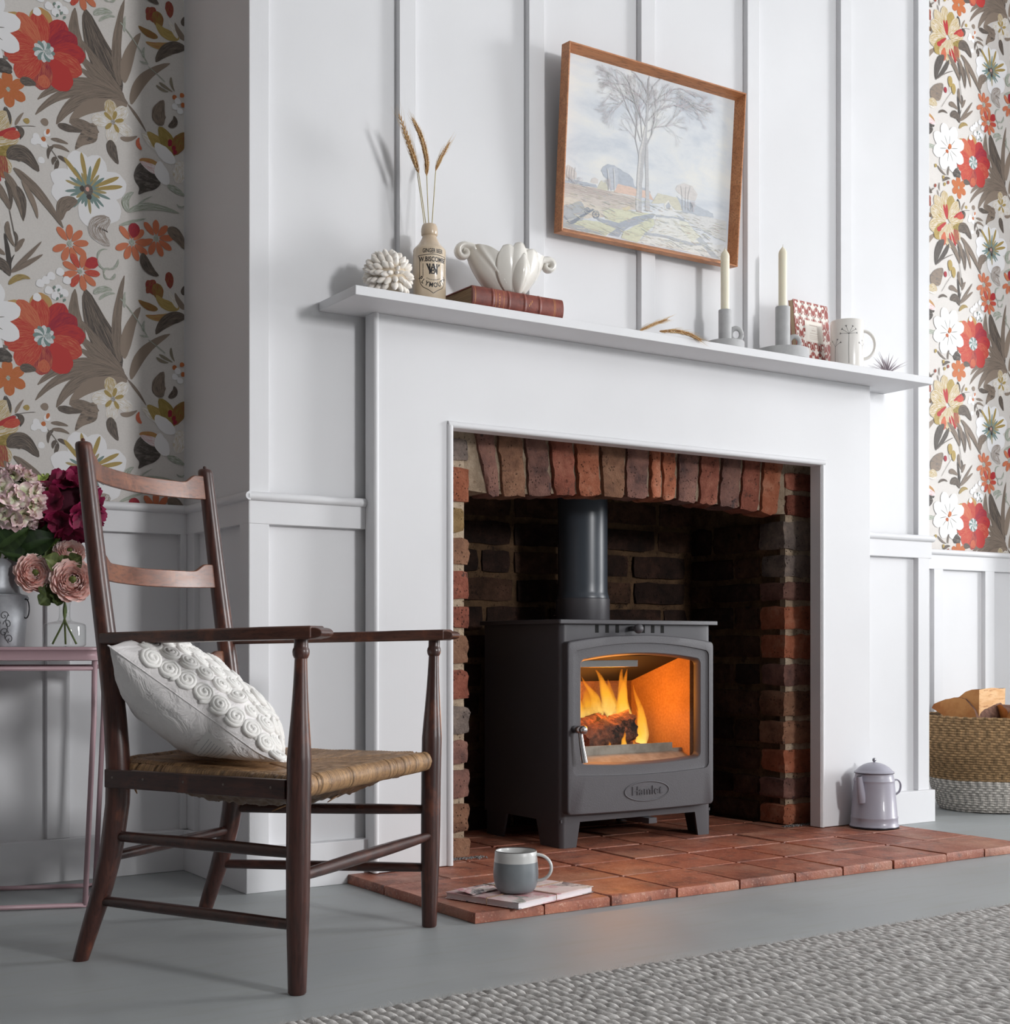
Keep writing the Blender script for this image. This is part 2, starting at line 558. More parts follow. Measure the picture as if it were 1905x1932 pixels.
# ================================================================== hearth of quarry tiles
def tile_mat():
    t = NT('quarry_tile')
    v = t.coord()
    oi = t.add('ShaderNodeObjectInfo')
    off = t.add('ShaderNodeVectorMath', operation='ADD')
    sc = t.math('MULTIPLY', oi.outputs['Random'], 37.0)
    t.link(v, off.inputs[0]); t.link(sc, off.inputs[1])
    v = off.outputs[0]
    f = t.noise(v, 9, 6, 0.65)
    c = t.ramp(f, [(0.30, lin((112, 66, 54))), (0.48, lin((158, 92, 70))), (0.70, lin((182, 116, 90)))])
    f2 = t.noise(v, 22, 5, 0.7)
    m2 = t.ramp(f2, [(0.52, (0, 0, 0, 1)), (0.68, (0.85, 0.85, 0.85, 1))])
    c = t.mix(m2, c, lin((98, 64, 58)))
    f4 = t.noise(v, 5, 4, 0.6)
    m4 = t.ramp(f4, [(0.50, (0, 0, 0, 1)), (0.68, (0.55, 0.55, 0.55, 1))])
    c = t.mix(m4, c, lin((184, 140, 118)))
    f3 = t.noise(v, 150, 3)
    m3 = t.ramp(f3, [(0.60, (0, 0, 0, 1)), (0.70, (0.75, 0.75, 0.75, 1))])
    c = t.mix(m3, c, lin((200, 156, 132)))
    hv = t.add('ShaderNodeHueSaturation')
    mr = t.add('ShaderNodeMapRange'); mr.inputs['To Min'].default_value = 0.82; mr.inputs['To Max'].default_value = 1.12
    t.link(oi.outputs['Random'], mr.inputs['Value']); t.link(mr.outputs['Result'], hv.inputs['Value'])
    t.link(c, hv.inputs['Color'])
    t.link(hv.outputs['Color'], t.p.inputs['Base Color'])
    t.link(t.ramp(f, [(0.3, (0.62, 0.62, 0.62, 1)), (0.7, (0.42, 0.42, 0.42, 1))]), t.p.inputs['Roughness'])
    t.p.inputs['Specular IOR Level'].default_value = 0.4
    n1 = t.bump(t.noise(v, 35, 5, 0.65), 0.6, 0.005)
    t.link(t.bump(f3, 0.35, 0.0015, n1), t.p.inputs['Normal'])
    return t.m
M_TILE = tile_mat()
M_GROUT = mat('hearth_grout', (74, 58, 50), (50, 40, 36), 40, 0.95, bump=0.6, bscale=120)
hearth = thing('hearth', 'low hearth of square terracotta quarry tiles in front of and under the stove', 'hearth', (2.36, 2.62, 0))
HM = loc(2.36, 2.62, 0)
b = MB(); b.M = HM
b.box(1.478, 3.240, 2.349, 2.905, 0.0005, 0.0125)
b.box(1.70, 3.06, 2.905, 3.41, 0.0005, 0.0125)
b.build('grout_bed', M_GROUT, hearth)
XJ = [1.470, 1.640, 1.813, 1.997, 2.184, 2.362, 2.524, 2.702, 2.905, 3.059, 3.246]
YJ = [2.338, 2.536, 2.723, 2.914, 3.090, 3.268, 3.415]
def tile(x0, x1, y0, y1, dz, seed):
    r = random.Random(seed)
    cx, cy = (x0 + x1) / 2, (y0 + y1) / 2
    b = MB()
    n = 5
    ring = []
    cor = [(x0, y0), (x1, y0), (x1, y1), (x0, y1)]
    for i in range(4):
        a = cor[i]; c = cor[(i + 1) % 4]
        for k in range(n):
            t = k / n
            j = 0.0016 if k else 0.0009
            ring.append((a[0] + (c[0] - a[0]) * t + r.uniform(-j, j) - cx, a[1] + (c[1] - a[1]) * t + r.uniform(-j, j) - cy))
    m = len(ring)
    tx, ty = r.uniform(-0.006, 0.006), r.uniform(-0.006, 0.006)
    def top(p, z): return z + p[0] * tx + p[1] * ty
    L0 = [(p[0], p[1], 0.0008) for p in ring]
    L1 = [(p[0], p[1], top(p, HT - 0.0035 + r.uniform(-0.0012, 0.0008) + dz)) for p in ring]
    L2 = [(p[0] * 0.975, p[1] * 0.975, top(p, HT + dz)) for p in ring]
    i0 = b.addv(L0 + L1 + L2)
    for a in (0, 1):
        for k in range(m):
            q = (k + 1) % m
            b.addf([i0 + a * m + k, i0 + a * m + q, i0 + (a + 1) * m + q, i0 + (a + 1) * m + k])
    b.addf([i0 + 2 * m + k for k in range(m)])
    o = b.build('tile', M_TILE, hearth, normals=False, angle=50)
    o.location = (cx - 2.36, cy - 2.62, 0)
    return o
g = 0.0026
for j in range(6):
    for i in range(10):
        x0, x1 = XJ[i] + g, XJ[i + 1] - g
        sh = rng.uniform(-0.004, 0.004) if 0 < j else 0
        y0, y1 = YJ[j] + g, YJ[j + 1] - g
        if j >= 3:
            if XJ[i + 1] < 1.75 or XJ[i] > 3.0: continue
            x0 = max(x0, 1.86) if j > 3 else max(x0, 1.74)
            x1 = min(x1, 2.944) if j > 3 else min(x1, 3.05)
            if x1 - x0 < 0.03: continue
        if i == 0: x0 -= g
        tile(x0 + (sh if 0 < i < 9 else 0), x1 + (sh if 0 < i < 9 else 0), y0 + rng.uniform(-0.001, 0.003) * (j == 0), y1, rng.uniform(-0.0012, 0.0006), i * 31 + j)

# ================================================================== brick fire recess
def brick_mat(name, c1, c2, c3, spots=(60, 48, 44), soot=0.0):
    t = NT(name)
    v = t.coord()
    oi = t.add('ShaderNodeObjectInfo')
    off = t.add('ShaderNodeVectorMath', operation='ADD')
    t.link(v, off.inputs[0]); t.link(t.math('MULTIPLY', oi.outputs['Random'], 23.0), off.inputs[1])
    v = off.outputs[0]
    f = t.noise(v, 14, 6, 0.7)
    c = t.ramp(f, [(0.32, lin(c1)), (0.52, lin(c2)), (0.70, lin(c3))])
    f2 = t.noise(v, 30, 5, 0.7)
    m2 = t.ramp(f2, [(0.60, (0, 0, 0, 1)), (0.68, (0.8, 0.8, 0.8, 1))])
    c = t.mix(m2, c, lin(spots))
    vo = t.add('ShaderNodeTexVoronoi'); vo.inputs['Scale'].default_value = 110
    t.link(v, vo.inputs['Vector'])
    pit = t.ramp(vo.outputs['Distance'], [(0.10, (1, 1, 1, 1)), (0.28, (0, 0, 0, 1))])
    fm = t.noise(v, 26, 3)
    pm = t.math('MULTIPLY', pit, t.ramp(fm, [(0.5, (0, 0, 0, 1)), (0.56, (1, 1, 1, 1))]))
    c = t.mix(t.math('MULTIPLY', pm, 0.55), c, lin((48, 34, 28)))
    hv = t.add('ShaderNodeHueSaturation')
    mr = t.add('ShaderNodeMapRange'); mr.inputs['To Min'].default_value = 0.8; mr.inputs['To Max'].default_value = 1.2
    t.link(oi.outputs['Random'], mr.inputs['Value']); t.link(mr.outputs['Result'], hv.inputs['Value'])
    t.link(c, hv.inputs['Color']); t.link(hv.outputs['Color'], t.p.inputs['Base Color'])
    t.p.inputs['Roughness'].default_value = 0.9
    t.p.inputs['Specular IOR Level'].default_value = 0.2
    h = t.noise(v, 42, 6, 0.75)
    h3 = t.noise(v, 150, 5, 0.7)
    n0 = t.bump(h, 1.0, 0.010)
    n1 = t.bump(h3, 0.9, 0.003, n0)
    n2 = t.bump(t.math('SUBTRACT', 1.0, pm), 1.0, 0.006, n1)
    t.link(n2, t.p.inputs['Normal'])
    return t.m
B_RED = brick_mat('brick_red', (106, 60, 48), (142, 84, 68), (170, 112, 92))
B_ORANGE = brick_mat('brick_orange', (134, 78, 56), (166, 100, 74), (186, 130, 104), (104, 66, 54))
B_BROWN = brick_mat('brick_brown', (104, 74, 60), (140, 102, 80), (160, 122, 98))
B_PURPLE = brick_mat('brick_purple_grey', (88, 66, 62), (128, 92, 82), (150, 112, 98), (64, 58, 60))
B_GREY = brick_mat('brick_blue_grey', (92, 82, 78), (132, 118, 110), (166, 148, 132), (60, 58, 62))
B_STONE = brick_mat('yellow_stone', (138, 110, 72), (172, 142, 98), (192, 166, 124), (104, 80, 50))
B_SOOT = brick_mat('brick_sooty', (34, 25, 22), (52, 37, 31), (78, 54, 44), (24, 20, 19))
B_SOOT2 = brick_mat('brick_sooty_brown', (50, 36, 28), (76, 54, 42), (98, 70, 56), (28, 22, 20))
M_MORTAR = brick_mat('lime_mortar', (138, 118, 98), (172, 152, 130), (198, 180, 158), (112, 90, 70))
M_MORTAR_D = brick_mat('sooty_mortar', (70, 52, 38), (104, 80, 58), (130, 100, 74), (44, 34, 28))
M_SOOT = mat('soot_black', (24, 20, 18), (38, 30, 26), 12, 0.95)

def brick(parent, m, x0, x1, y0, y1, z0, z1, seed, j=0.004, n=(6, 2, 5), rot=0.0, piv=None, shape=None):
    """one hand made brick: jittered rounded block"""
    r = random.Random(seed)
    cx, cy, cz = (x0 + x1) / 2, (y0 + y1) / 2, (z0 + z1) / 2
    hx, hy, hz = (x1 - x0) / 2, (y1 - y0) / 2, (z1 - z0) / 2
    nx, ny, nz = n
    ids = {}
    b = MB(); vs = []
    sd = Vector((seed * 1.37 % 50, seed * 2.11 % 50, 0))
    def vid(i, k, l):
        key = (i, k, l)
        if key not in ids:
            u, v, w = i / nx * 2 - 1, k / ny * 2 - 1, l / nz * 2 - 1
            ex = [abs(u) > .99, abs(v) > .99, abs(w) > .99]
            s = 1.0
            px, py, pz = u * hx, v * hy, w * hz
            cnt = sum(ex)
            cut = 0.0045 if cnt == 3 else (0.0022 if cnt == 2 else 0)
            px -= math.copysign(cut, u) if ex[0] else 0
            py -= math.copysign(cut, v) if ex[1] else 0
            pz -= math.copysign(cut, w) if ex[2] else 0
            nv = mnoise.noise_vector(Vector((px, py, pz)) * 38 + sd)
            n2 = mnoise.noise_vector(Vector((px, py, pz)) * 110 + sd)
            px += nv.x * j + n2.x * j * 0.45; py += nv.y * j * 0.9 + n2.y * j * 0.5; pz += nv.z * j + n2.z * j * 0.45
            if shape: px, py, pz = shape(px, py, pz)
            ids[key] = len(vs); vs.append((px, py, pz))
        return ids[key]
    F = []
    for i in range(nx):
        for l in range(nz):
            F.append([vid(i, 0, l), vid(i + 1, 0, l), vid(i + 1, 0, l + 1), vid(i, 0, l + 1)])
            F.append([vid(i, ny, l), vid(i, ny, l + 1), vid(i + 1, ny, l + 1), vid(i + 1, ny, l)])
    for k in range(ny):
        for l in range(nz):
            F.append([vid(0, k, l), vid(0, k, l + 1), vid(0, k + 1, l + 1), vid(0, k + 1, l)])
            F.append([vid(nx, k, l), vid(nx, k + 1, l), vid(nx, k + 1, l + 1), vid(nx, k, l + 1)])
    for i in range(nx):
        for k in range(ny):
            F.append([vid(i, k, 0), vid(i, k + 1, 0), vid(i + 1, k + 1, 0), vid(i + 1, k, 0)])
            F.append([vid(i, k, nz), vid(i + 1, k, nz), vid(i + 1, k + 1, nz), vid(i, k + 1, nz)])
    b.v = vs
    for q in F: b.addf(q)
    o = b.build('brick', m, parent, normals=False, angle=45)
    o.location = (cx, cy, cz)
    o.rotation_euler = (0, rot, 0)
    return o

def rough_slab(name, m, x0, x1, y0, y1, z0, z1):
    b = MB(); b.box(x0, x1, y0, y1, z0, z1)
    return struct(b.build(name, m))
YB = 2.972   # face of the brickwork
wl = rough_slab('wall_recess_left', M_MORTAR, 1.60, 1.838, YB + 0.008, 3.43, 0.0, 1.2)
wr = rough_slab('wall_recess_right', M_MORTAR_D, 2.968, 3.22, YB + 0.03, 3.43, 0.0, 1.2)
b = MB(); b.box(2.966, 3.22, YB + 0.008, YB + 0.03, 0.0, 1.2); b.build('pier_mortar', M_MORTAR, wr)
wb = rough_slab('wall_recess_back', M_MORTAR_D, 1.80, 3.00, 3.408, 3.44, 0.0, 1.2)
struct(part_box(None, 'ceiling_recess', M_SOOT, 1.80, 3.00, 3.06, 3.44, 1.02, 1.06, 0))
ZL = [1.092, 1.020, 0.917, 0.841, 0.757, 0.668, 0.595, 0.505, 0.415, 0.328, 0.255, 0.168, 0.081, 0.016]
ml = [B_GREY, B_ORANGE, B_STONE, B_BROWN, B_RED, B_RED, B_BROWN, B_RED, B_GREY, B_PURPLE, B_PURPLE, B_BROWN, B_BROWN]
RL = [1.848, 1.852, 1.836, 1.852, 1.850, 1.853, 1.848, 1.851, 1.853, 1.850, 1.852, 1.853, 1.854]
for i in range(13):
    brick(wl, ml[i], 1.70, RL[i], YB, YB + 0.10, ZL[i + 1] + 0.004, ZL[i] - 0.008, 100 + i, 0.006)
    y = YB + 0.112
    for w in ((0.10, 0.215) if i % 2 else (0.215, 0.10)):
        brick(wl, B_SOOT2, 1.70, 1.845 + rng.uniform(-.004, .004), y, y + w, ZL[i + 1] + 0.004, ZL[i] - 0.008, 130 + i * 3 + int(w * 10), 0.005)
        y += w + 0.012
ZRt = [1.086, 1.019, 0.940, 0.840, 0.758, 0.687, 0.600, 0.512, 0.432, 0.341, 0.257, 0.170, 0.093, 0.016]
mr_ = [B_RED, B_RED, B_GREY, B_GREY, B_PURPLE, B_ORANGE, B_ORANGE, B_PURPLE, B_BROWN, B_BROWN, B_ORANGE, B_PURPLE, B_ORANGE]
for i in range(13):
    xin = 2.952 + rng.uniform(-0.004, 0.004)
    if i < 2: xin = 2.962
    brick(wr, mr_[i], xin, 3.12, YB, YB + 0.103, ZRt[i + 1] + 0.005, ZRt[i] - 0.008, 200 + i, 0.0065, n=(7, 2, 6))
    if i < 2: continue
    y = YB + 0.116
    for w in ((0.105, 0.19) if i % 2 else (0.205, 0.09)):
        brick(wr, B_SOOT if rng.random() < 0.6 else B_SOOT2, xin + rng.uniform(-.004, .006), 3.12, y, y + w, ZRt[i + 1] + 0.006, ZRt[i] - 0.008, 230 + i * 3 + int(w * 10), 0.006)
        y += w + 0.013
z = 0.02; row = 0
while z < 1.02:
    hrow = 0.070
    x = 1.83 - (0.11 if row % 2 else 0.0)
    while x < 2.96:
        w = rng.choice((0.205, 0.215, 0.21, 0.10))
        a, c = max(x, 1.83), min(x + w, 2.965)
        if c - a > 0.03:
            m = B_SOOT if rng.random() < 0.55 else B_SOOT2
            brick(wb, m, a, c, 3.398 + rng.uniform(-.004, .004), 3.43, z, z + hrow, 300 + row * 20 + int(x * 20), 0.005, n=(4, 1, 2))
        x += w + 0.012
    z += hrow + 0.0135; row += 1
# the arch of bricks on edge
BOT = [(1.905, 0.9413), (1.9472, 0.9411), (2.0316, 0.9461), (2.1113, 0.9522), (2.1895, 0.9568), (2.2714, 0.9602), (2.3516, 0.9635), (2.4356, 0.964), (2.4832, 0.9653), (2.5353, 0.9654), (2.6159, 0.961), (2.6903, 0.9575), (2.7724, 0.955), (2.8544, 0.949), (2.9273, 0.9407)]
TPX = [1.8554, 1.9293, 2.0115, 2.0942, 2.179, 2.2606, 2.3553, 2.4375, 2.4812, 2.5431, 2.6239, 2.7066, 2.7912, 2.8671, 2.9556]
arch = [(1.838, 1.14)] + [(1.838, 0.955)] + [(p[0], p[1] + 0.009) for p in BOT] + [(2.968, 0.952), (2.968, 1.14)]
b = MB(); b.prism(arch, YB + 0.010, 3.07, 'XZ')
wa = struct(b.build('wall_recess_arch', M_MORTAR))
ma = [B_PURPLE, B_BROWN, B_PURPLE, B_RED, B_ORANGE, B_BROWN, B_PURPLE, B_ORANGE, B_ORANGE, B_PURPLE, B_RED, B_PURPLE, B_RED, B_ORANGE]
for i in range(14):
    bl, br = BOT[i][0], BOT[i + 1][0]
    tl, tr = TPX[i], TPX[i + 1]
    zb = (BOT[i][1] + BOT[i + 1][1]) / 2; zt = 1.12
    cx = (bl + br + tl + tr) / 4
    wb_, wt_ = (br - bl) - 0.009, (tr - tl) - 0.009
    cb, ct = (bl + br) / 2 - cx, (tl + tr) / 2 - cx
    H = zt - zb
    wm = max(wb_, wt_)
    sl = (BOT[i + 1][1] - BOT[i][1]) / max(br - bl, 1e-6)
    def shp(px, py, pz, wb_=wb_, wt_=wt_, cb=cb, ct=ct, H=H, wm=wm, sl=sl):
        t = (pz + H / 2) / H
        w = wb_ + (wt_ - wb_) * t
        return (px / wm * w + cb + (ct - cb) * t, py, pz + (1 - t) * sl * px)
    brick(wa, ma[i], cx - wm / 2, cx + wm / 2, YB - 0.003 + rng.uniform(-.003, .003), YB + 0.09, zb, zt, 500 + i, 0.0062, n=(5, 2, 12), shape=shp)
# grit at the feet of the piers
b = MB()
r2 = random.Random(3)
for k in range(420):
    side = k % 2
    if side: x, y = 2.93 + r2.random() * 0.10, YB - 0.012 - abs(r2.gauss(0, 0.010))
    else: x, y = 1.74 + r2.random() * 0.145, YB - 0.008 - abs(r2.gauss(0, 0.012))
    s = r2.uniform(0.0010, 0.0028)
    b.frustum([(x - s, y - s), (x + s, y - s * .7), (x + s * .8, y + s), (x - s * .6, y + s)],
              [(x - s * .4, y - s * .4), (x + s * .5, y - s * .3), (x + s * .3, y + s * .4), (x - s * .3, y + s * .4)], HT - 0.0005, HT + s * 1.3)
o = b.build('grit', mat('grey_grit', (96, 96, 98), (132, 126, 120), 300, 0.95), None, normals=False)
o['kind'] = 'stuff'; tag(o, 'loose grey grit at the feet of the brick piers', 'grit')
# ================================================================== wood burning stove
SX, SY, SZ = 2.3868, 2.955, HT
stove = thing('wood_stove', 'dark grey wood burning stove with arched glass door and flue in brick recess', 'stove', (SX, SY, SZ))
def stove_mat(name, c, rough, bump):
    t = NT(name)
    t.p.inputs['Base Color'].default_value = lin(c)
    t.p.inputs['Metallic'].default_value = 0.0
    t.p.inputs['Roughness'].default_value = rough
    t.p.inputs['Specular IOR Level'].default_value = 0.6
    h = t.noise(t.coord(), 420, 3)
    t.link(t.bump(h, bump, 0.0012), t.p.inputs['Normal'])
    return t.m
M_STOVE = stove_mat('stove_cast_iron', (76, 74, 78), 0.50, 0.45)
M_STOVE_S = stove_mat('stove_sheet_steel', (72, 70, 74), 0.42, 0.12)
M_BLACK = mat('black_void', (14, 13, 13), rough=0.9)
M_STEEL = mat('brushed_steel', (200, 198, 198), rough=0.22, metal=1.0)
M_FLUE = mat('blue_grey_flue_enamel', (62, 68, 76), rough=0.34, spec=0.6)
# body: back, sides and roof of the firebox shell, front with an opening behind the door
def rrect(x0, x1, y0, y1, r, n=5, corners=(1, 1, 1, 1)):
    out = []
    for (cx, cy, a0, on) in ((x0 + r, y0 + r, pi, corners[0]), (x1 - r, y0 + r, 1.5 * pi, corners[1]), (x1 - r, y1 - r, 0, corners[2]), (x0 + r, y1 - r, .5 * pi, corners[3])):
        if on:
            for k in range(n + 1):
                a = a0 + (pi / 2) * k / n
                out.append((cx + r * cos(a), cy + r * sin(a)))
        else:
            out.append((cx + math.copysign(r, cos(a0 + pi / 4)), cy + math.copysign(r, sin(a0 + pi / 4))))
    return out
BX, BD = 0.2635, 0.375
b = MB()
# shell walls (plan outline, open towards the door), extruded
outer = rrect(-BX, BX, 0, BD, 0.018, 5, (1, 1, 0, 0))
def wallstrip(pts, z0, z1):
    i0 = b.addv([(p[0], p[1], z0) for p in pts] + [(p[0], p[1], z1) for p in pts]); n = len(pts)
    for k in range(n - 1):
        b.addf([i0 + k, i0 + k + 1, i0 + n + k + 1, i0 + n + k])
lf = [(-0.215, 0.0)] + [p for p in outer[5::-1]] + [(-BX, BD), (BX, BD)] + [p for p in outer[11:5:-1]] + [(0.215, 0.0)]
wallstrip(lf, 0.067, 0.594)
b.box(-0.2150, 0.2150, 0.0, 0.03, 0.520, 0.594)
b.box(-0.2150, 0.2150, 0.0, 0.03, 0.067, 0.185)
b.box(-BX + .002, BX - .002, 0.004, BD - .002, 0.067, 0.075)
body = b.build('stove_body', M_STOVE_S, stove, angle=40)
b = MB(); b.prism(rrect(-0.2775, 0.2775, -0.014, BD + 0.008, 0.006, 3), 0.594, 0.606, 'XY')
b.build('top_plate', M_STOVE_S, stove, bevel=0.002)
# legs: folded corner plates tapering downwards
for sx in (-1, 1):
    for back in (0, 1):
        b = MB()
        y0, sgn = (0.0, 1) if not back else (BD, -1)
        def P(x, y, z): return (sx * (BX - x), y0 + sgn * y, z)
        for (f0, f1, s0, s1) in ((0.062, 0.050, 0.115, 0.095),):
            th = 0.006
            r = 0.016
            arc = [(r - r * cos(pi / 2 * k / 5), r - r * sin(pi / 2 * k / 5)) for k in range(6)]   # from side to front
            def ring(z, f, s, o):
                pts = [(o, s)] + [(a + o * .7, c + o * .7) for a, c in arc] + [(f, o)]
                return [P(a, c, z) for a, c in pts]
            A = ring(0.0, f1, s1, 0); B = ring(0.0668, f0, s0, 0)
            C = ring(0.0, f1, s1, th); D = ring(0.0668, f0, s0, th)
            n = len(A)
            i0 = b.addv(A + B + C + D)
            for k in range(n - 1):
                b.addf([i0 + k, i0 + k + 1, i0 + n + k + 1, i0 + n + k])
                b.addf([i0 + 2 * n + k, i0 + 2 * n + k + 1, i0 + 3 * n + k + 1, i0 + 3 * n + k])
                b.addf([i0 + k, i0 + k + 1, i0 + 2 * n + k + 1, i0 + 2 * n + k])
            b.addf([i0, i0 + n, i0 + 3 * n, i0 + 2 * n]); b.addf([i0 + n - 1, i0 + 2 * n - 1, i0 + 4 * n - 1, i0 + 3 * n - 1])
        b.build('leg', M_STOVE_S, stove, angle=40)
# air vents: six slots, the shade inside them painted as flat black plates
for x in (-0.1450, -0.1106, -0.0761, 0.0142, 0.0480, 0.0822):
    b = MB(); b.box(x - 0.0058, x + 0.0058, -0.0006, 0.0004, 0.5712, 0.5922)
    b.build('vent_slot', M_BLACK, body)
b = MB()
b.tube([(-0.031, 0.0, 0.5825), (-0.031, -0.030, 0.5825)], 0.007, 12)
b.sphere((-0.031, -0.036, 0.5825), 0.0135, 18, 12)
b.build('air_control_knob', M_STOVE, stove, smooth=True)
# ---- door
def arch_outline(x0, x1, z0, z1, rise, sag, r, n=16, nc=5):
    """rounded panel: arched top edge, slightly bellied bottom edge"""
    W = x1 - x0; cx = (x0 + x1) / 2
    def top(x): return z1 + rise * (1 - ((x - cx) / (W / 2)) ** 2)
    def bot(x): return z0 - sag * (1 - ((x - cx) / (W / 2)) ** 2)
    out = []
    for k in range(n + 1):
        x = x0 + r + (W - 2 * r) * k / n; out.append((x, bot(x)))
    zb = bot(x1 - r); zt = top(x1 - r)
    for k in range(1, nc):
        a = -pi / 2 + pi / 2 * k / nc; out.append((x1 - r + r * cos(a), zb + r + r * sin(a)))
    out.append((x1, zb + r)); out.append((x1, zt - r))
    for k in range(1, nc):
        a = pi / 2 * k / nc; out.append((x1 - r + r * cos(a), zt - r + r * sin(a)))
    for k in range(n + 1):
        x = x1 - r - (W - 2 * r) * k / n; out.append((x, top(x)))
    for k in range(1, nc):
        a = pi / 2 + pi / 2 * k / nc; out.append((x0 + r + r * cos(a), zt - r + r * sin(a)))
    out.append((x0, zt - r)); out.append((x0, zb + r))
    for k in range(1, nc):
        a = pi + pi / 2 * k / nc; out.append((x0 + r + r * cos(a), zb + r + r * sin(a)))
    return out
DF, DB = -0.027, -0.001
o_out = arch_outline(-0.260, 0.2475, 0.0905, 0.5455, 0.0200, 0.003, 0.012)
o_gro = arch_outline(-0.2425, 0.2300, 0.1935, 0.5215, 0.0225, 0.008, 0.016)
o_gro2 = arch_outline(-0.2375, 0.2250, 0.1990, 0.5165, 0.0222, 0.008, 0.014)
o_gla = arch_outline(-0.2165, 0.2035, 0.2215, 0.5000, 0.0178, 0.0095, 0.017)
o_glb = arch_outline(-0.2090, 0.1960, 0.2290, 0.4930, 0.0178, 0.0095, 0.014)
b = MB(); n = len(o_out)
def ringy(o, y): return b.addv([(p[0], y, p[1]) for p in o])
bev = 0.003
def inset(o, d):
    cx, cz = -0.0065, 0.33
    return [(p[0] - math.copysign(min(d, abs(p[0] - cx)), p[0] - cx), p[1] - math.copysign(min(d, abs(p[1] - cz)), p[1] - cz)) for p in o]
rings = [ringy(o_out, DB), ringy(o_out, DF + bev), ringy(inset(o_out, bev * .4), DF + bev * .35), ringy(inset(o_out, bev), DF),
         ringy(o_gro, DF), ringy(inset(o_gro, 0.0008), DF + 0.0040), ringy(o_gro2, DF + 0.0046), ringy(o_gla, DF + 0.0046),
         ringy(inset(o_gla, 0.002), DF + 0.0065), ringy(o_glb, DF + 0.020), ringy(o_glb, DB)]
for a, c in zip(rings, rings[1:]):
    for k in range(n):
        q = (k + 1) % n
        b.addf([a + k, a + q, c + q, c + k])
for k in range(n):
    q = (k + 1) % n
    b.addf([rings[-1] + k, rings[-1] + q, rings[0] + q, rings[0] + k])
door = b.build('stove_door', M_STOVE, stove, angle=28)
def glass_mat(name, tint=(1, 1, 1), rough=0.0, alpha_spec=1.0):
    t = NT(name)
    gl = t.add('ShaderNodeBsdfGlossy'); gl.inputs['Roughness'].default_value = 0.02
    tr = t.add('ShaderNodeBsdfTransparent'); tr.inputs['Color'].default_value = (*tint, 1)
    fr = t.add('ShaderNodeLayerWeight'); fr.inputs['Blend'].default_value = 0.5
    mx = t.add('ShaderNodeMixShader')
    t.link(t.math('MULTIPLY', t.math('ADD', t.math('POWER', fr.outputs['Facing'], 4.0), 0.035), alpha_spec), mx.inputs[0])
    t.link(tr.outputs[0], mx.inputs[1]); t.link(gl.outputs[0], mx.inputs[2])
    t.link(mx.outputs[0], t.out.inputs['Surface'])
    return t.m
M_PANE = glass_mat('stove_glass', (0.94, 0.93, 0.92), alpha_spec=0.5)
b = MB(); b.poly([(p[0], DF + 0.0205, p[1]) for p in o_glb]); b.build('glass_pane', M_PANE, door)
# badge: oval frame and raised name
b = MB()
pts = [(0.0054 + 0.0785 * cos(2 * pi * k / 48), DF, 0.1400 + 0.0275 * sin(2 * pi * k / 48)) for k in range(49)]
for k in range(48):
    pass
def oval(rx, rz, y): return b.addv([(0.0054 + rx * cos(2 * pi * k / 48), y, 0.1400 + rz * sin(2 * pi * k / 48)) for k in range(48)])
R_ = [oval(0.0800, 0.0290, DF + .0005), oval(0.0790, 0.0280, DF - .0020), oval(0.0765, 0.0257, DF - .0024), oval(0.0750, 0.0243, DF - .0012), oval(0.0745, 0.0240, DF - .0002)]
for a, c in zip(R_, R_[1:]):
    for k in range(48):
        q = (k + 1) % 48
        b.addf([a + k, a + q, c + q, c + k])
b.addf([R_[-1] + k for k in range(48)])
badge = b.build('oval_badge', M_STOVE, door, angle=60)
vs, fs = text_mesh('Hamlet', 0.0345, extrude=0.0012, space=1.06, offset=0.0)
b = MB(); i0 = b.addv([(0.0054 + v[0] * 1.0, DF - 0.0008 - v[2], 0.1405 + v[1]) for v in vs])
for f in fs: b.addf([i0 + i for i in f])
b.build('raised_lettering', M_STOVE_S, door)
# handle
b = MB()
b.tube([(-0.240, DF + 0.004, 0.3165), (-0.240, DF - 0.040, 0.3165)], 0.0105, 18)
b.sphere((-0.240, DF - 0.040, 0.3165), 0.0115, 18, 12)
boss = b.build('handle_boss', M_STEEL, door, smooth=True)
b = MB()
b.tube([(-0.241, DF - 0.028, 0.310), (-0.237, DF - 0.031, 0.27), (-0.231, DF - 0.034, 0.2305)], [0.0060, 0.0072, 0.0086], 16)
b.build('handle_lever', M_STEEL, door, angle=40)
# ash lip and slider
b = MB(); b.box(0.010, 0.038, -0.030, 0.10, 0.050, 0.0655)
b.build('air_slider', M_STOVE_S, stove, bevel=0.001)
# flue
b = MB()
cy = 3.2159 - SY
b.lathe([(0.0775, 0.604), (0.0785, 0.606), (0.0785, 0.671), (0.0765, 0.673)], 40, (0.0012, cy, 0))
b.build('flue_collar', M_STOVE_S, stove, angle=40)
b = MB()
b.lathe([(0.0765, 0.673), (0.0765, 0.678), (0.0735, 0.685), (0.0721, 0.695), (0.0720, 0.72), (0.0720, 1.06)], 48, (0.0012, cy, 0), cap0=False, cap1=False)
b.build('flue_pipe', M_FLUE, stove, angle=60)
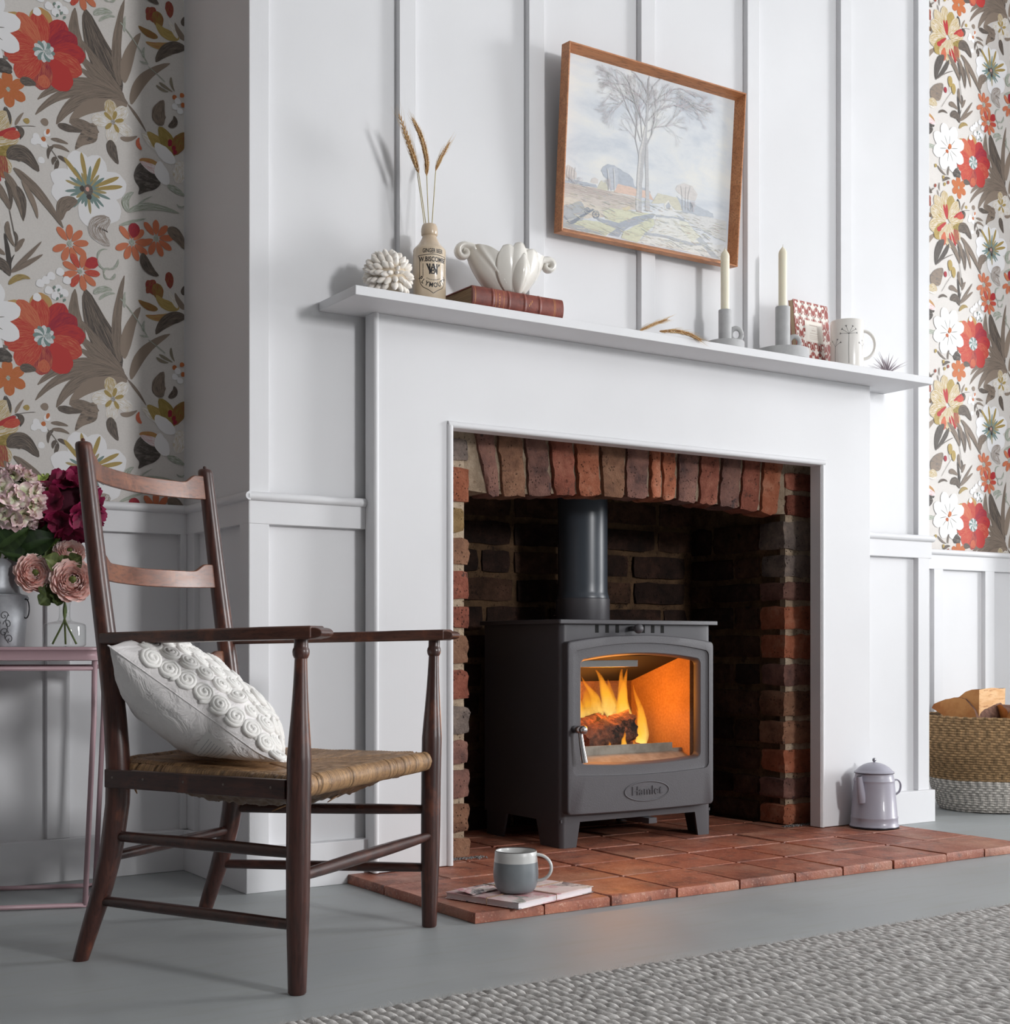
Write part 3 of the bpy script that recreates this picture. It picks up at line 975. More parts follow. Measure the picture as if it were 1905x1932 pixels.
# ---- firebox: vermiculite liner boards, baffle, grate
def liner_mat(name, c, c2):
    t = NT(name)
    v = t.coord()
    f = t.noise(v, 160, 3)
    f2 = t.noise(v, 7, 4)
    t.link(t.mix(t.ramp(f2, [(0.4, (0, 0, 0, 1)), (0.7, (0.6, 0.6, 0.6, 1))]), t.ramp(f, [(0.35, lin(c)), (0.7, lin(c2))]), lin((150, 110, 70))), t.p.inputs['Base Color'])
    t.p.inputs['Roughness'].default_value = 0.9
    t.link(t.bump(f, 0.4, 0.002), t.p.inputs['Normal'])
    return t.m
M_LINER = liner_mat('vermiculite_board', (188, 138, 84), (208, 160, 104))
M_LINER_D = liner_mat('scorched_board', (120, 84, 54), (150, 108, 70))
fb = MB(); fb.box(0.2015, 0.2235, 0.022, 0.33, 0.19, 0.52); fb.build('fire_board', M_LINER, stove, bevel=0.001)
fb = MB(); fb.box(-0.2235, -0.2015, 0.022, 0.33, 0.19, 0.52); fb.build('fire_board', M_LINER, stove, bevel=0.001)
fb = MB(); fb.box(-0.2015, 0.2015, 0.285, 0.31, 0.19, 0.352); fb.build('fire_board', M_LINER_D, stove, bevel=0.001)
fb = MB(); fb.box(-0.2015, 0.2015, 0.287, 0.31, 0.354, 0.52); fb.build('fire_board', M_LINER_D, stove, bevel=0.001)
b = MB(); b.prism([(0.285, 0.44), (0.06, 0.515), (0.05, 0.515), (0.05, 0.508), (0.285, 0.432)], -0.2015, 0.2015, 'YZ')
b.build('baffle_plate', M_BLACK, stove)
b = MB(); b.box(-0.213, 0.02, 0.030, 0.036, 0.478, 0.497); b.build('airwash_bar', M_STEEL, stove, bevel=0.001)
b = MB(); b.box(-0.2235, 0.2235, 0.02, 0.31, 0.185, 0.2); b.build('grate', M_STOVE_S, stove)
b = MB()
b.prism([(0.004, 0.215), (0.055, 0.238), (0.055, 0.262), (0.060, 0.262), (0.060, 0.20), (0.004, 0.20)], -0.21, 0.165, 'YZ')
b.prism([(0.004, 0.215), (0.055, 0.236), (0.055, 0.246), (0.060, 0.246), (0.060, 0.20), (0.004, 0.20)], 0.165, 0.200, 'YZ')
b.build('log_retainer', mat('warm_grey_ash_lip', (150, 146, 136), (128, 122, 112), 30, 0.6), stove)
# ---- logs in the fire
def log_mesh(L, R, seed, wedge=False, n=28, m=30):
    """split log along X: bark round, broken ends"""
    r = random.Random(seed)
    b = MB()
    rad = [1 + 0.10 * mnoise.noise(Vector((cos(2 * pi * k / n) * 1.4, sin(2 * pi * k / n) * 1.4, seed))) for k in range(n)]
    def fn(u, v):
        k = int(round(u * n)) % n
        a = 2 * pi * u
        x = (v - 0.5) * L
        q = Vector((x * 30, cos(a) * 3, sin(a) * 3 + seed))
        rr = R * rad[k] * (1 + 0.13 * mnoise.noise(q) + 0.07 * mnoise.noise(q * 3) + 0.05 * mnoise.noise(Vector((x * 60, a * 9, seed))))
        rr *= 0.84 + 0.20 * abs(cos(1.5 * a + seed)) ** 0.5
        y, z = rr * cos(a), rr * sin(a)
        if wedge:
            z = min(z, 0.30 * R) if z > 0 else z
        if v < 0.001 or v > 0.999:
            x += 0.35 * R * mnoise.noise(Vector((y * 70, z * 70, seed + v * 5)))
        return (x, y, z)
    b.grid(fn, n, m, wrapu=True)
    W = n; last = m * n
    c0 = b.addv([(-L / 2, 0, 0), (L / 2, 0, 0)])
    for k in range(n):
        q = (k + 1) % n
        b.cur = 1
        b.addf([c0, q, k]); b.addf([c0 + 1, last + k, last + q])
    b.cur = 0
    return b
M_CHAR = mat('charred_bark', (74, 50, 40), (146, 92, 66), 34, 0.95, bump=1.0, bscale=70, bdist=0.006, c3=(26, 20, 18), scale3=18, lo3=0.5, hi3=0.6)
M_EMBERWOOD = mat('charred_end_grain', (110, 70, 50), (164, 110, 78), 60, 0.95, bump=1.0, bscale=110, bdist=0.006, stretch=(1, 4, 4))
def firelog(loc_, rot, L, R, seed, label, wedge=False):
    o = log_mesh(L, R, seed, wedge).build('firewood_log', [M_CHAR, M_EMBERWOOD], None, angle=60)
    o.location = (SX + loc_[0], SY + loc_[1], SZ + loc_[2]); o.rotation_euler = rot
    tag(o, label, 'log', 'logs burning in the stove')
firelog((-0.022, 0.120, 0.288), (0.35, radians(-17), radians(-4)), 0.165, 0.041, 4, 'large burning log with a ragged end, slanting across the fire behind the stove glass')
firelog((-0.055, 0.195, 0.285), (0.0, radians(-10), radians(6)), 0.15, 0.046, 9, 'dark burning log lying at the back left of the stove fire')
firelog((0.075, 0.125, 0.236), (0.4, radians(12), radians(-25)), 0.10, 0.026, 13, 'small glowing log on the grate under the ragged end of the large log')
# ---- flames: tongues of glowing gas
def flame_mat(name, strength):
    t = NT(name)
    a = t.add('ShaderNodeVertexColor', layer_name='col')
    em = t.add('ShaderNodeEmission'); em.inputs['Strength'].default_value = strength
    t.link(a.outputs['Color'], em.inputs['Color'])
    tr = t.add('ShaderNodeBsdfTransparent')
    lw = t.add('ShaderNodeLayerWeight'); lw.inputs['Blend'].default_value = 0.5
    uvn = t.noise(t.coord((60, 60, 14)), 1.0, 4, 0.6, 0.6)
    edge = t.math('SUBTRACT', 1.0, lw.outputs['Facing'])
    e2 = t.math('POWER', edge, 1.6)
    ns = t.ramp(uvn, [(0.3, (0.35, 0.35, 0.35, 1)), (0.6, (1, 1, 1, 1))])
    fac = t.math('MULTIPLY', e2, ns)
    fac2 = t.math('MULTIPLY', fac, a.outputs['Alpha'])
    mx = t.add('ShaderNodeMixShader')
    t.link(fac2, mx.inputs[0]); t.link(tr.outputs[0], mx.inputs[1]); t.link(em.outputs[0], mx.inputs[2])
    t.link(mx.outputs[0], t.out.inputs['Surface'])
    return t.m
M_FLAME = flame_mat('flame', 1.2)
b = MB(); b.usecol = True
def tongue(base, tip, w, lean, seed, hot=1.0):
    r = random.Random(seed)
    B, T = Vector(base), Vector(tip)
    N = 22
    pts = []
    for k in range(N + 1):
        t = k / N
        p = B.lerp(T, t)
        p.x += lean * sin(pi * t) + 0.010 * t * mnoise.noise(Vector((t * 3.1, seed, 0)))
        p.y += 0.008 * t * mnoise.noise(Vector((t * 2.7, seed, 5)))
        pts.append(p)
    i0 = None
    n = 12
    prev = None
    for k in range(N + 1):
        t = k / N
        rad = w * (0.35 + 1.0 * (t / 0.22) if t < 0.22 else 1.35 * (1 - (t - 0.22) / 0.78) ** 0.85)
        rad = max(rad * (1 + 0.18 * mnoise.noise(Vector((t * 6, seed * 2.0, 1)))), 0.0004)
        ring = [(pts[k].x + rad * cos(2 * pi * i / n), pts[k].y + rad * 0.8 * sin(2 * pi * i / n), pts[k].z) for i in range(n)]
        i1 = b.addv(ring)
        if prev is not None:
            tt = (k - 0.5) / N
            c_lo, c_mid, c_hi = Vector((1.0, 0.70, 0.20)), Vector((1.0, 0.44, 0.035)), Vector((0.85, 0.19, 0.01))
            c = c_lo.lerp(c_mid, tt / 0.45) if tt < 0.45 else c_mid.lerp(c_hi, (tt - 0.45) / 0.55)
            alpha = (1.0 if tt < 0.5 else 1.0 - (tt - 0.5) / 0.5 * 0.75) * min(1.0, tt * 8 + 0.3)
            b.col = (c.x * hot, c.y * hot, c.z * hot, alpha); b.col2 = b.col
            for i in range(n):
                j = (i + 1) % n
                b.addf([prev + i, prev + j, i1 + j, i1 + i])
        prev = i1
tongue((0.098, 0.165, 0.255), (0.078, 0.17, 0.480), 0.020, -0.016, 3, 1.1)
tongue((0.090, 0.155, 0.300), (0.094, 0.17, 0.470), 0.017, -0.020, 4, 1.15)
tongue((0.148, 0.165, 0.235), (0.116, 0.17, 0.425), 0.015, 0.012, 5, 1.05)
tongue((0.128, 0.150, 0.228), (0.120, 0.16, 0.355), 0.013, 0.008, 6, 1.2)
tongue((0.034, 0.180, 0.330), (-0.022, 0.18, 0.478), 0.018, 0.018, 1)
tongue((0.020, 0.200, 0.325), (-0.045, 0.20, 0.448), 0.017, 0.010, 2, 0.95)
tongue((-0.052, 0.210, 0.320), (-0.058, 0.21, 0.405), 0.018, 0.004, 7, 0.9)
tongue((-0.085, 0.205, 0.310), (-0.100, 0.21, 0.375), 0.020, 0.0, 8, 0.9)
tongue((-0.012, 0.215, 0.320), (-0.020, 0.215, 0.420), 0.024, 0.004, 14, 0.8)
tongue((0.060, 0.200, 0.320), (0.048, 0.205, 0.440), 0.020, 0.006, 13, 0.85)
tongue((-0.045, 0.075, 0.238), (-0.044, 0.080, 0.272), 0.008, 0.002, 9, 0.8)
tongue((0.006, 0.072, 0.240), (0.012, 0.076, 0.300), 0.008, -0.003, 10, 0.9)
tongue((0.040, 0.074, 0.238), (0.046, 0.078, 0.275), 0.006, 0.002, 11, 0.9)
tongue((0.110, 0.130, 0.245), (0.090, 0.135, 0.320), 0.012, 0.006, 12, 1.3)
o = b.build('flames', M_FLAME, None, smooth=True, normals=False)
o.location = (SX, SY, SZ); o['kind'] = 'stuff'
tag(o, 'yellow and orange flames rising from the logs behind the stove glass', 'fire')
for nm, lc, e in (('fire_glow', (0.02, 0.12, 0.37), 3.6), ('fire_glow_low', (-0.05, 0.25, 0.36), 1.2)):
    l = bpy.data.lights.new(nm, 'POINT'); l.energy = e; l.color = (1.0, 0.34, 0.05); l.shadow_soft_size = 0.07
    lo = bpy.data.objects.new(nm, l); COL.objects.link(lo); lo.location = (SX + lc[0], SY + lc[1], SZ + lc[2])
# ================================================================== ladder back armchair with rush seat
CX, CY, CTH = 1.1675, 2.2063, 0.6563
chair = thing('armchair', 'dark turned wood ladder back armchair with a woven rush seat in the left foreground', 'chair', (CX, CY, 0), CTH)
def wood_mat(name, c1, c2, c3, rough=0.32, axis=(30, 30, 2.2), wear=None, coat=0.25):
    t = NT(name)
    v = t.coord(axis)
    f = t.noise(v, 1.6, 6, 0.6, 0.5)
    c = t.ramp(f, [(0.30, lin(c1)), (0.52, lin(c2)), (0.74, lin(c3))])
    g = t.noise(t.coord(tuple(a * 6 for a in axis)), 1.5, 4, 0.6)
    c = t.mix(t.ramp(g, [(0.50, (0, 0, 0, 1)), (0.62, (0.45, 0.45, 0.45, 1))]), c, lin(tuple(x * 0.55 for x in c1)))
    if wear is not None:
        w = t.noise(t.coord((9, 9, 5)), 1.8, 5, 0.65)
        c = t.mix(t.ramp(w, [(0.56, (0, 0, 0, 1)), (0.70, (0.8, 0.8, 0.8, 1))]), c, lin(wear))
    t.link(c, t.p.inputs['Base Color'])
    t.link(t.ramp(f, [(0.3, (rough - 0.05,) * 3 + (1,)), (0.7, (rough + 0.12,) * 3 + (1,))]), t.p.inputs['Roughness'])
    t.p.inputs['Coat Weight'].default_value = coat
    t.p.inputs['Coat Roughness'].default_value = 0.25
    t.link(t.bump(g, 0.18, 0.001), t.p.inputs['Normal'])
    return t.m
W_POST = wood_mat('dark_turned_wood', (50, 27, 23), (72, 40, 33), (96, 56, 43), wear=(118, 64, 42))
W_HOR = wood_mat('dark_rail_wood', (46, 25, 21), (64, 36, 30), (84, 48, 38), axis=(20, 4, 30), wear=(98, 54, 38))
W_SLAT = wood_mat('warm_slat_wood', (96, 54, 36), (122, 72, 48), (146, 92, 62), rough=0.34, axis=(4, 20, 26), wear=(158, 98, 62))
W_ARM = wood_mat('dark_arm_wood', (58, 32, 24), (78, 44, 32), (104, 60, 42), axis=(26, 4, 26), wear=(116, 66, 42))

def post_profile(b, path, prof, n=24):
    """path: function z -> (x, y); prof: list of (z, r)"""
    rings = []
    for z, r in prof:
        x, y = path(z)
        rings.append([(x + r * cos(2 * pi * k / n), y + r * sin(2 * pi * k / n), z) for k in range(n)])
    i0 = b.addv([p for q in rings for p in q])
    m = len(rings)
    for j in range(m - 1):
        for k in range(n):
            q = (k + 1) % n
            b.addf([i0 + j * n + k, i0 + j * n + q, i0 + (j + 1) * n + q, i0 + (j + 1) * n + k])
    b.addf([i0 + k for k in range(n)][::-1]); b.addf([i0 + (m - 1) * n + k for k in range(n)])
fprof = [(0.0, 0.0125), (0.003, 0.0148), (0.05, 0.0162), (0.12, 0.0185), (0.20, 0.0195), (0.30, 0.0198), (0.374, 0.0200), (0.380, 0.0196), (0.392, 0.0188),
         (0.41, 0.0176), (0.44, 0.0152), (0.47, 0.0132), (0.50, 0.0116), (0.525, 0.0106), (0.538, 0.0102), (0.540, 0.0118), (0.544, 0.0134),
         (0.549, 0.0140), (0.553, 0.0134), (0.556, 0.0118), (0.560, 0.0115), (0.572, 0.0115)]
FLx = lambda z: (interp(z, [0, 0.25, 0.36, 0.57], [-0.2905, -0.2862, -0.284, -0.2765]), 0.0)
FRx = lambda z: (interp(z, [0, 0.16, 0.32, 0.52, 0.57], [0.2700, 0.2760, 0.2800, 0.2925, 0.2965]), 0.0)
for fx in (FLx, FRx):
    b = MB(); post_profile(b, fx, fprof); b.build('front_leg', W_POST, chair, angle=40)
RZ = [0, 0.064, 0.117, 0.20, 0.285, 0.35, 0.446, 0.53, 0.61, 0.69, 0.783, 0.867, 0.93]
RV = [0.4750, 0.4525, 0.4330, 0.4100, 0.3975, 0.3962, 0.4040, 0.4150, 0.4270, 0.4385, 0.4510, 0.4620, 0.4705]
RRd = ([0, 0.02, 0.15, 0.30, 0.36, 0.50, 0.65, 0.80, 0.90], [0.0138, 0.0150, 0.0195, 0.0215, 0.0212, 0.0192, 0.0176, 0.0160, 0.0150])
for sx in (-1, 1):
    b = MB()
    zs = [0.0] + [0.012 + 0.9 * k / 30 for k in range(31)]
    pr = [(z, interp(z, *RRd)) for z in zs] + [(0.916, 0.0145), (0.9195, 0.0125), (0.921, 0.0085), (0.9215, 0.004), (0.925, 0.0036), (0.927, 0.0022)]
    post_profile(b, lambda z: (sx * 0.203, interp(z, RZ, RV)), pr)
    b.build('back_post', W_POST, chair, angle=50)
rv = lambda z: interp(z, RZ, RV)
# slats: bowed back, with stepped ears where they meet the posts
for zb, ztp, dip in ((0.857, 0.905, 0.0185), (0.6765, 0.7235, 0.0170), (0.502, 0.548, 0.0170)):
    b = MB(); N = 40; th = 0.0085
    X0 = 0.192
    vm = rv((zb + ztp) / 2)
    slope = (rv(ztp) - rv(zb)) / (ztp - zb)
    def topz(x):
        a = abs(x) / X0
        e = (1 - a) * X0
        ear = 0.034
        if e < ear * 0.55: return ztp
        if e < ear * 1.5:
            t = (e - ear * 0.55) / (ear * 0.95); t = t * t * (3 - 2 * t)
            return ztp - dip * 0.85 * t
        return ztp - dip * (0.85 + 0.15 * (1 - a))
    def botz(x): return zb - 0.004 * (1 - (x / X0) ** 2)
    xs = sorted(set([-X0 + 2 * X0 * k / N for k in range(N + 1)] + [s * (X0 - q) for s in (-1, 1) for q in (0.012, 0.0187, 0.022, 0.026, 0.031, 0.037, 0.044)]))
    sec = []
    for x in xs:
        bow = 0.036 * (1 - (x / X0) ** 2)
        dx = -2 * x / X0 ** 2 * 0.036
        nrm = Vector((-dx, 1, 0)).normalized()
        zt, zl = topz(x), botz(x)
        ring = []
        for (z, o) in ((zl, -th / 2), (zt, -th / 2), (zt, th / 2), (zl, th / 2)):
            y = rv((zb + ztp) / 2) + (z - (zb + ztp) / 2) * slope + bow
            ring.append((x + nrm.x * o, y + nrm.y * o, z))
        sec.append(ring)
    i0 = b.addv([p for q in sec for p in q])
    for j in range(len(sec) - 1):
        for k in range(4):
            q = (k + 1) % 4
            b.addf([i0 + j * 4 + k, i0 + j * 4 + q, i0 + (j + 1) * 4 + q, i0 + (j + 1) * 4 + k])
    b.addf([i0 + k for k in range(4)]); b.addf([i0 + (len(sec) - 1) * 4 + k for k in range(4)][::-1])
    b.build('back_slat', W_SLAT, chair, bevel=0.0016)
# arms
def arm(sx, cx):
    """cx: centre of the arm over the front leg"""
    out = [(0.196, 0.418), (0.222, 0.424), (0.246, 0.33), (0.270, 0.22), (0.293, 0.12), (0.302, 0.06), (0.3025, -0.030)]
    inn = [(0.2515, -0.030), (0.251, 0.06), (0.248, 0.12), (0.232, 0.19), (0.212, 0.30)]
    d = cx - 0.277
    pts = [(sx * (p[0] + d * (1 - p[1] / 0.42)), p[1]) for p in out + inn]
    b = MB()
    def zz(v): return interp(v, [-0.05, 0.42], [0.570, 0.5612])
    n = len(pts)
    th = 0.0205
    i0 = b.addv([(p[0], p[1], zz(p[1])) for p in pts] + [(p[0], p[1], zz(p[1]) + th + 0.001 * (p[1] < 0.1)) for p in pts])
    b.addf([i0 + k for k in range(n)]); b.addf([i0 + n + k for k in range(n)])
    for k in range(n):
        q = (k + 1) % n
        b.addf([i0 + k, i0 + q, i0 + n + q, i0 + n + k])
    o = b.build('arm_rest', W_ARM, chair, bevel=0.004, bseg=3)
    b = MB()
    xa, xb_ = sx * (0.2545 + d), sx * (0.2995 + d)
    m = 10
    prof = [(-0.028 - 0.020 * sin(pi * k / m) ** 0.8, 0.5805 - 0.0088 * cos(pi * k / m) - 0.001) for k in range(m + 1)]
    i0 = b.addv([(xa, p[0], p[1]) for p in prof] + [(xb_, p[0], p[1]) for p in prof])
    for k in range(m): b.addf([i0 + k, i0 + k + 1, i0 + m + 1 + k + 1, i0 + m + 1 + k])
    b.addf([i0 + k for k in range(m + 1)]); b.addf([i0 + m + 1 + k for k in range(m + 1)][::-1])
    b.build('arm_nose', W_ARM, chair, bevel=0.0025, bseg=2, angle=None)
arm(-1, 0.277); arm(1, 0.2965)
# stretchers
def stretcher(p, q, r0, rm, r1):
    b = MB()
    P, Q = Vector(p), Vector(q)
    N = 12
    pts = [P.lerp(Q, k / N) for k in range(N + 1)]
    rr = []
    for k in range(N + 1):
        t = k / N
        e = r0 + (r1 - r0) * t
        rr.append(e + (rm - e) * sin(pi * t) ** 0.7)
    b.tube(pts, rr, 14)
    b.build('stretcher', W_HOR, chair, angle=50)
for z, rr in ((0.2255, 0.0108), (0.1100, 0.0100)):
    stretcher((-0.203, rv(z) - 0.004, z - 0.001), (FLx(z)[0], 0.004, z), 0.0088, rr, 0.0088)
    stretcher((0.203, rv(z) - 0.004, z + 0.003), (FRx(z)[0], 0.004, z + 0.007), 0.0088, rr, 0.0088)
stretcher((FLx(0.188)[0], 0, 0.188), (FRx(0.18)[0], 0, 0.1805), 0.0085, 0.0118, 0.0075)
stretcher((-0.203, rv(0.187), 0.187), (0.203, rv(0.183), 0.183), 0.0085, 0.0105, 0.0085)
# side rails with nails
M_NAIL = mat('nail_head', (120, 110, 104), rough=0.4, metal=0.8)
for sx in (-1, 1):
    a = Vector((sx * 0.205, 0.405, 0)); c = Vector((sx * 0.281, 0.016, 0))
    d = (c - a).normalized(); nrm = Vector((d.y, -d.x, 0)) * (1 if sx > 0 else -1)
    if nrm.x * sx < 0: nrm = -nrm
    b = MB()
    q = [a + nrm * 0.009, c + nrm * 0.004, c + nrm * 0.017, a + nrm * 0.022]
    b.frustum([(p.x, p.y) for p in q], [(p.x, p.y) for p in q], 0.3115, 0.3435)
    rail = b.build('side_rail', W_HOR, chair, bevel=0.0018)
    for t in (0.05, 0.23, 0.46, 0.68, 0.93):
        p = a.lerp(c, t) + nrm * (0.0222 - 0.005 * t)
        b = MB(); b.tube([p + Vector((0, 0, 0.330)) - nrm * 0.002, p + Vector((0, 0, 0.330)) + nrm * 0.0006], 0.0021, 10)
        b.build('nail', M_NAIL, rail)
# ---- rush seat
def rush_mat():
    t = NT('rush')
    a = t.add('ShaderNodeVertexColor', layer_name='col')
    f = t.noise(t.coord(), 55, 5, 0.7)
    c = t.mix(t.ramp(f, [(0.42, (0, 0, 0, 1)), (0.66, (0.75, 0.75, 0.75, 1))]), a.outputs['Color'], lin((112, 82, 58)))
    f2 = t.noise(t.coord(), 230, 3)
    c = t.mix(t.ramp(f2, [(0.58, (0, 0, 0, 1)), (0.7, (0.6, 0.6, 0.6, 1))]), c, lin((84, 58, 38)))
    t.link(c, t.p.inputs['Base Color'])
    t.p.inputs['Roughness'].default_value = 0.45
    t.p.inputs['Specular IOR Level'].default_value = 0.45
    t.link(t.bump(f2, 0.3, 0.001), t.p.inputs['Normal'])
    return t.m
M_RUSH = rush_mat()
SF = [(-0.262, 0.0), (0.258, 0.0)]; SB = [(-0.186, 0.397), (0.186, 0.397)]
def seat_xy(s, t):
    x = (SF[0][0] + (SF[1][0] - SF[0][0]) * s) * (1 - t) + (SB[0][0] + (SB[1][0] - SB[0][0]) * s) * t
    return x, 0.397 * t
b = MB(); b.usecol = True
NU, NV = 250, 200
pts = []; dark = []
PIT = 0.0062
for j in range(NV + 1):
    for i in range(NU + 1):
        s, t = i / NU, j / NV
        x, y = seat_xy(s, t)
        ds = min(s, 1 - s) * 0.445; dt = min(t, 1 - t) * 0.40
        side = ds < dt
        c = (y if side else x) + 0.0012 * mnoise.noise(Vector((x * 40, y * 40, 0)))
        ph = (c / PIT) % 1.0
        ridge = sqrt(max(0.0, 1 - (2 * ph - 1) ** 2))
        z = 0.3475 + 0.012 * t - 0.010 * sin(pi * s) * sin(pi * t)
        z += 0.0018 * (ridge - 0.6) - 0.0030 * exp(-((ds - dt) / 0.0045) ** 2)
        z += 0.0015 * mnoise.noise(Vector((x * 25, y * 25, 3)))
        edge = min(ds, dt)
        z -= 0.006 * exp(-(edge / 0.008) ** 2)
        pts.append((x, y, z))
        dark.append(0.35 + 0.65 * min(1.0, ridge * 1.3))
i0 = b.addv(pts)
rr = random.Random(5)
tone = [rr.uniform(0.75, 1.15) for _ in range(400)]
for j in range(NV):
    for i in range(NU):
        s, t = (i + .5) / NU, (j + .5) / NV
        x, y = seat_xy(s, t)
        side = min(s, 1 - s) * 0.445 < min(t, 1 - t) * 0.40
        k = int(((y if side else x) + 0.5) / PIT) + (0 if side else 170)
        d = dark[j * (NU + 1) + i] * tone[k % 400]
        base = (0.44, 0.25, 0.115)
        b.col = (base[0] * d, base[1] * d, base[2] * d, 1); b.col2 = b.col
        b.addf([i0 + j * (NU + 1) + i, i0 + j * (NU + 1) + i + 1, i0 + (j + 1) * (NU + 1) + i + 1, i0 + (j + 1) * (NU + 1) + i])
# rolls of rush over the rails
def roll(p, q, z0, z1, r, n=260, m=16, seed=1, rz=None):
    P, Q = Vector(p), Vector(q)
    d = (Q - P).normalized(); nr = Vector((-d.y, d.x, 0))
    L = (Q - P).length
    rn = random.Random(seed)
    gaps = [rn.random() * L for _ in range(9)]
    base = len(b.v); pts = []; dk = []
    for j in range(n + 1):
        t = j / n; c = P.lerp(Q, t); s = t * L
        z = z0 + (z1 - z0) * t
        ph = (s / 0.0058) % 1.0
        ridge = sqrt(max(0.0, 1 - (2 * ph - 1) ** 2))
        gp = max(exp(-((s - g) / 0.0022) ** 2) for g in gaps)
        end = min(1.0, min(t, 1 - t) / 0.02)
        for k in range(m):
            a = 2 * pi * k / m
            R = r * (1 + 0.06 * mnoise.noise(Vector((s * 30, k * 0.7, seed)))) + 0.0012 * (ridge - .6) - 0.0045 * gp * (0.5 + 0.5 * sin(a - .5)) - 0.004 * (1 - end)
            pts.append(c + nr * (R * cos(a)) + Vector((0, 0, z + (rz or 1.15) * R * sin(a))))
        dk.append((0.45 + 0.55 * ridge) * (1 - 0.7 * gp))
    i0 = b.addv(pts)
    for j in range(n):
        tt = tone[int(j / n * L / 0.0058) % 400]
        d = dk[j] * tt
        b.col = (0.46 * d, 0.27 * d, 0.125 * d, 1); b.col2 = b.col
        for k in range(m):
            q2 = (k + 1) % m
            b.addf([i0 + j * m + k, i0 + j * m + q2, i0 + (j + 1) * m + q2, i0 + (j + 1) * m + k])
roll((-0.268, 0.004, 0), (0.262, 0.004, 0), 0.331, 0.330, 0.0165, seed=2)
roll((-0.190, 0.395, 0), (0.190, 0.395, 0), 0.345, 0.345, 0.0150, seed=3)
roll((-0.262, 0.015, 0), (-0.186, 0.39, 0), 0.334, 0.338, 0.0125, seed=4)
roll((0.258, 0.015, 0), (0.186, 0.39, 0), 0.334, 0.338, 0.0125, seed=5)
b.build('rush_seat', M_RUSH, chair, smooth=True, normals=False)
# stuffing that sags below the seat
b = MB(); b.usecol = True
b.color((96, 66, 38))
def under(u, v):
    x, y = seat_xy(0.03 + 0.94 * u, 0.03 + 0.92 * v)
    e = min(1, sin(pi * u) * sin(pi * v) * 1.8)
    z = 0.318 - 0.036 * e ** 0.7 + 0.008 * mnoise.noise(Vector((x * 22, y * 60, 2))) + 0.004 * mnoise.noise(Vector((x * 70, y * 160, 6)))
    return (x, y, z)
b.grid(under, 90, 70)
b.build('rush_underside', M_RUSH, chair, smooth=True)
for (p, q, r) in (((-0.16, 0.05, 0.300), (-0.235, 0.03, 0.262), 0.0045), ((-0.12, 0.07, 0.298), (-0.19, 0.10, 0.278), 0.003), ((0.02, 0.05, 0.30), (-0.06, 0.06, 0.281), 0.003), ((-0.19, 0.37, 0.315), (-0.20, 0.36, 0.300), 0.003)):
    b = MB(); b.usecol = True; b.color((120, 84, 48))
    b.tube(bez(p, ((p[0] + q[0]) / 2, p[1], p[2] - 0.004), q, 6), [r, r * .9, r, r * .8, r * .7, r * .5, r * .3], 7)
    b.build('loose_rush', M_RUSH, chair, smooth=True)

# ================================================================== cushion on the chair
cush = thing('cushion', 'white square cushion with rosette trimming leaning on the rush seated armchair', 'cushion', (CX, CY, 0), CTH)
def linen_mat(name, c, c2, bump=0.25):
    t = NT(name)
    f = t.noise(t.coord(), 5, 4)
    t.link(t.ramp(f, [(0.35, lin(c)), (0.65, lin(c2))]), t.p.inputs['Base Color'])
    t.p.inputs['Roughness'].default_value = 0.85
    t.p.inputs['Specular IOR Level'].default_value = 0.2
    t.p.inputs['Sheen Weight'].default_value = 0.2
    w = t.noise(t.coord((700, 700, 700)), 1.0, 2)
    fold = t.noise(t.coord((6, 26, 26)), 1.0, 4, 0.6, 0.8)
    n1 = t.bump(fold, bump, 0.02)
    t.link(t.bump(w, 0.2, 0.0006, n1), t.p.inputs['Normal'])
    return t.m
M_LINEN = linen_mat('white_linen', (238, 234, 233), (244, 240, 239), 0.55)
M_ROSE = linen_mat('white_tufted_thread', (238, 236, 232), (244, 242, 238), 0.0)
A_ = Vector((-0.318, 0.325, 0.552)); B_ = Vector((-0.185, 0.092, 0.352))
ed = (A_ - B_).normalized(); eu = Vector((0.88, 0.475, 0.0)); eu = (eu - ed * eu.dot(ed)).normalized(); en = eu.cross(ed)
HS = 0.180
Pc = (A_ + B_) / 2 + eu * HS
def pillow_pt(s, t, side):
    """s across the chair, t down -> up, side +1 front, -1 back"""
    pin = 1 - 0.10 * (1 - abs(t) ** 2) * abs(s) ** 3 * 0.6
    pin2 = 1 - 0.10 * (1 - abs(s) ** 2) * abs(t) ** 3 * 0.6
    hh = (max(0.0, 1 - abs(s) ** 2.6) * max(0.0, 1 - abs(t) ** 2.6)) ** 0.62
    T = 0.074 if side > 0 else 0.086
    h = T * hh
    p = Pc + eu * (HS * s * pin) + ed * (HS * t * pin2) + en * (side * h)
    # sags: the lower end is pushed forward and flattened on the seat
    zmin = 0.357 + 0.010 * max(0.0, (p.y - 0.1)) - 0.004
    if p.z < zmin + 0.03:
        k = (zmin + 0.03 - p.z)
        p.z = zmin + 0.03 - 0.03 * (1 - exp(-k / 0.03))
    w = 0.0065 * mnoise.noise(Vector((s * 2.2, t * 7, 4 * side))) * hh ** 0.4
    return p + en * (side * w)
b = MB()
for side in (1, -1):
    b.grid(lambda u, v: pillow_pt(2 * u - 1, 2 * v - 1, side), 44, 44)
b.build('cushion_cover', M_LINEN, cush, smooth=True, weld=True)
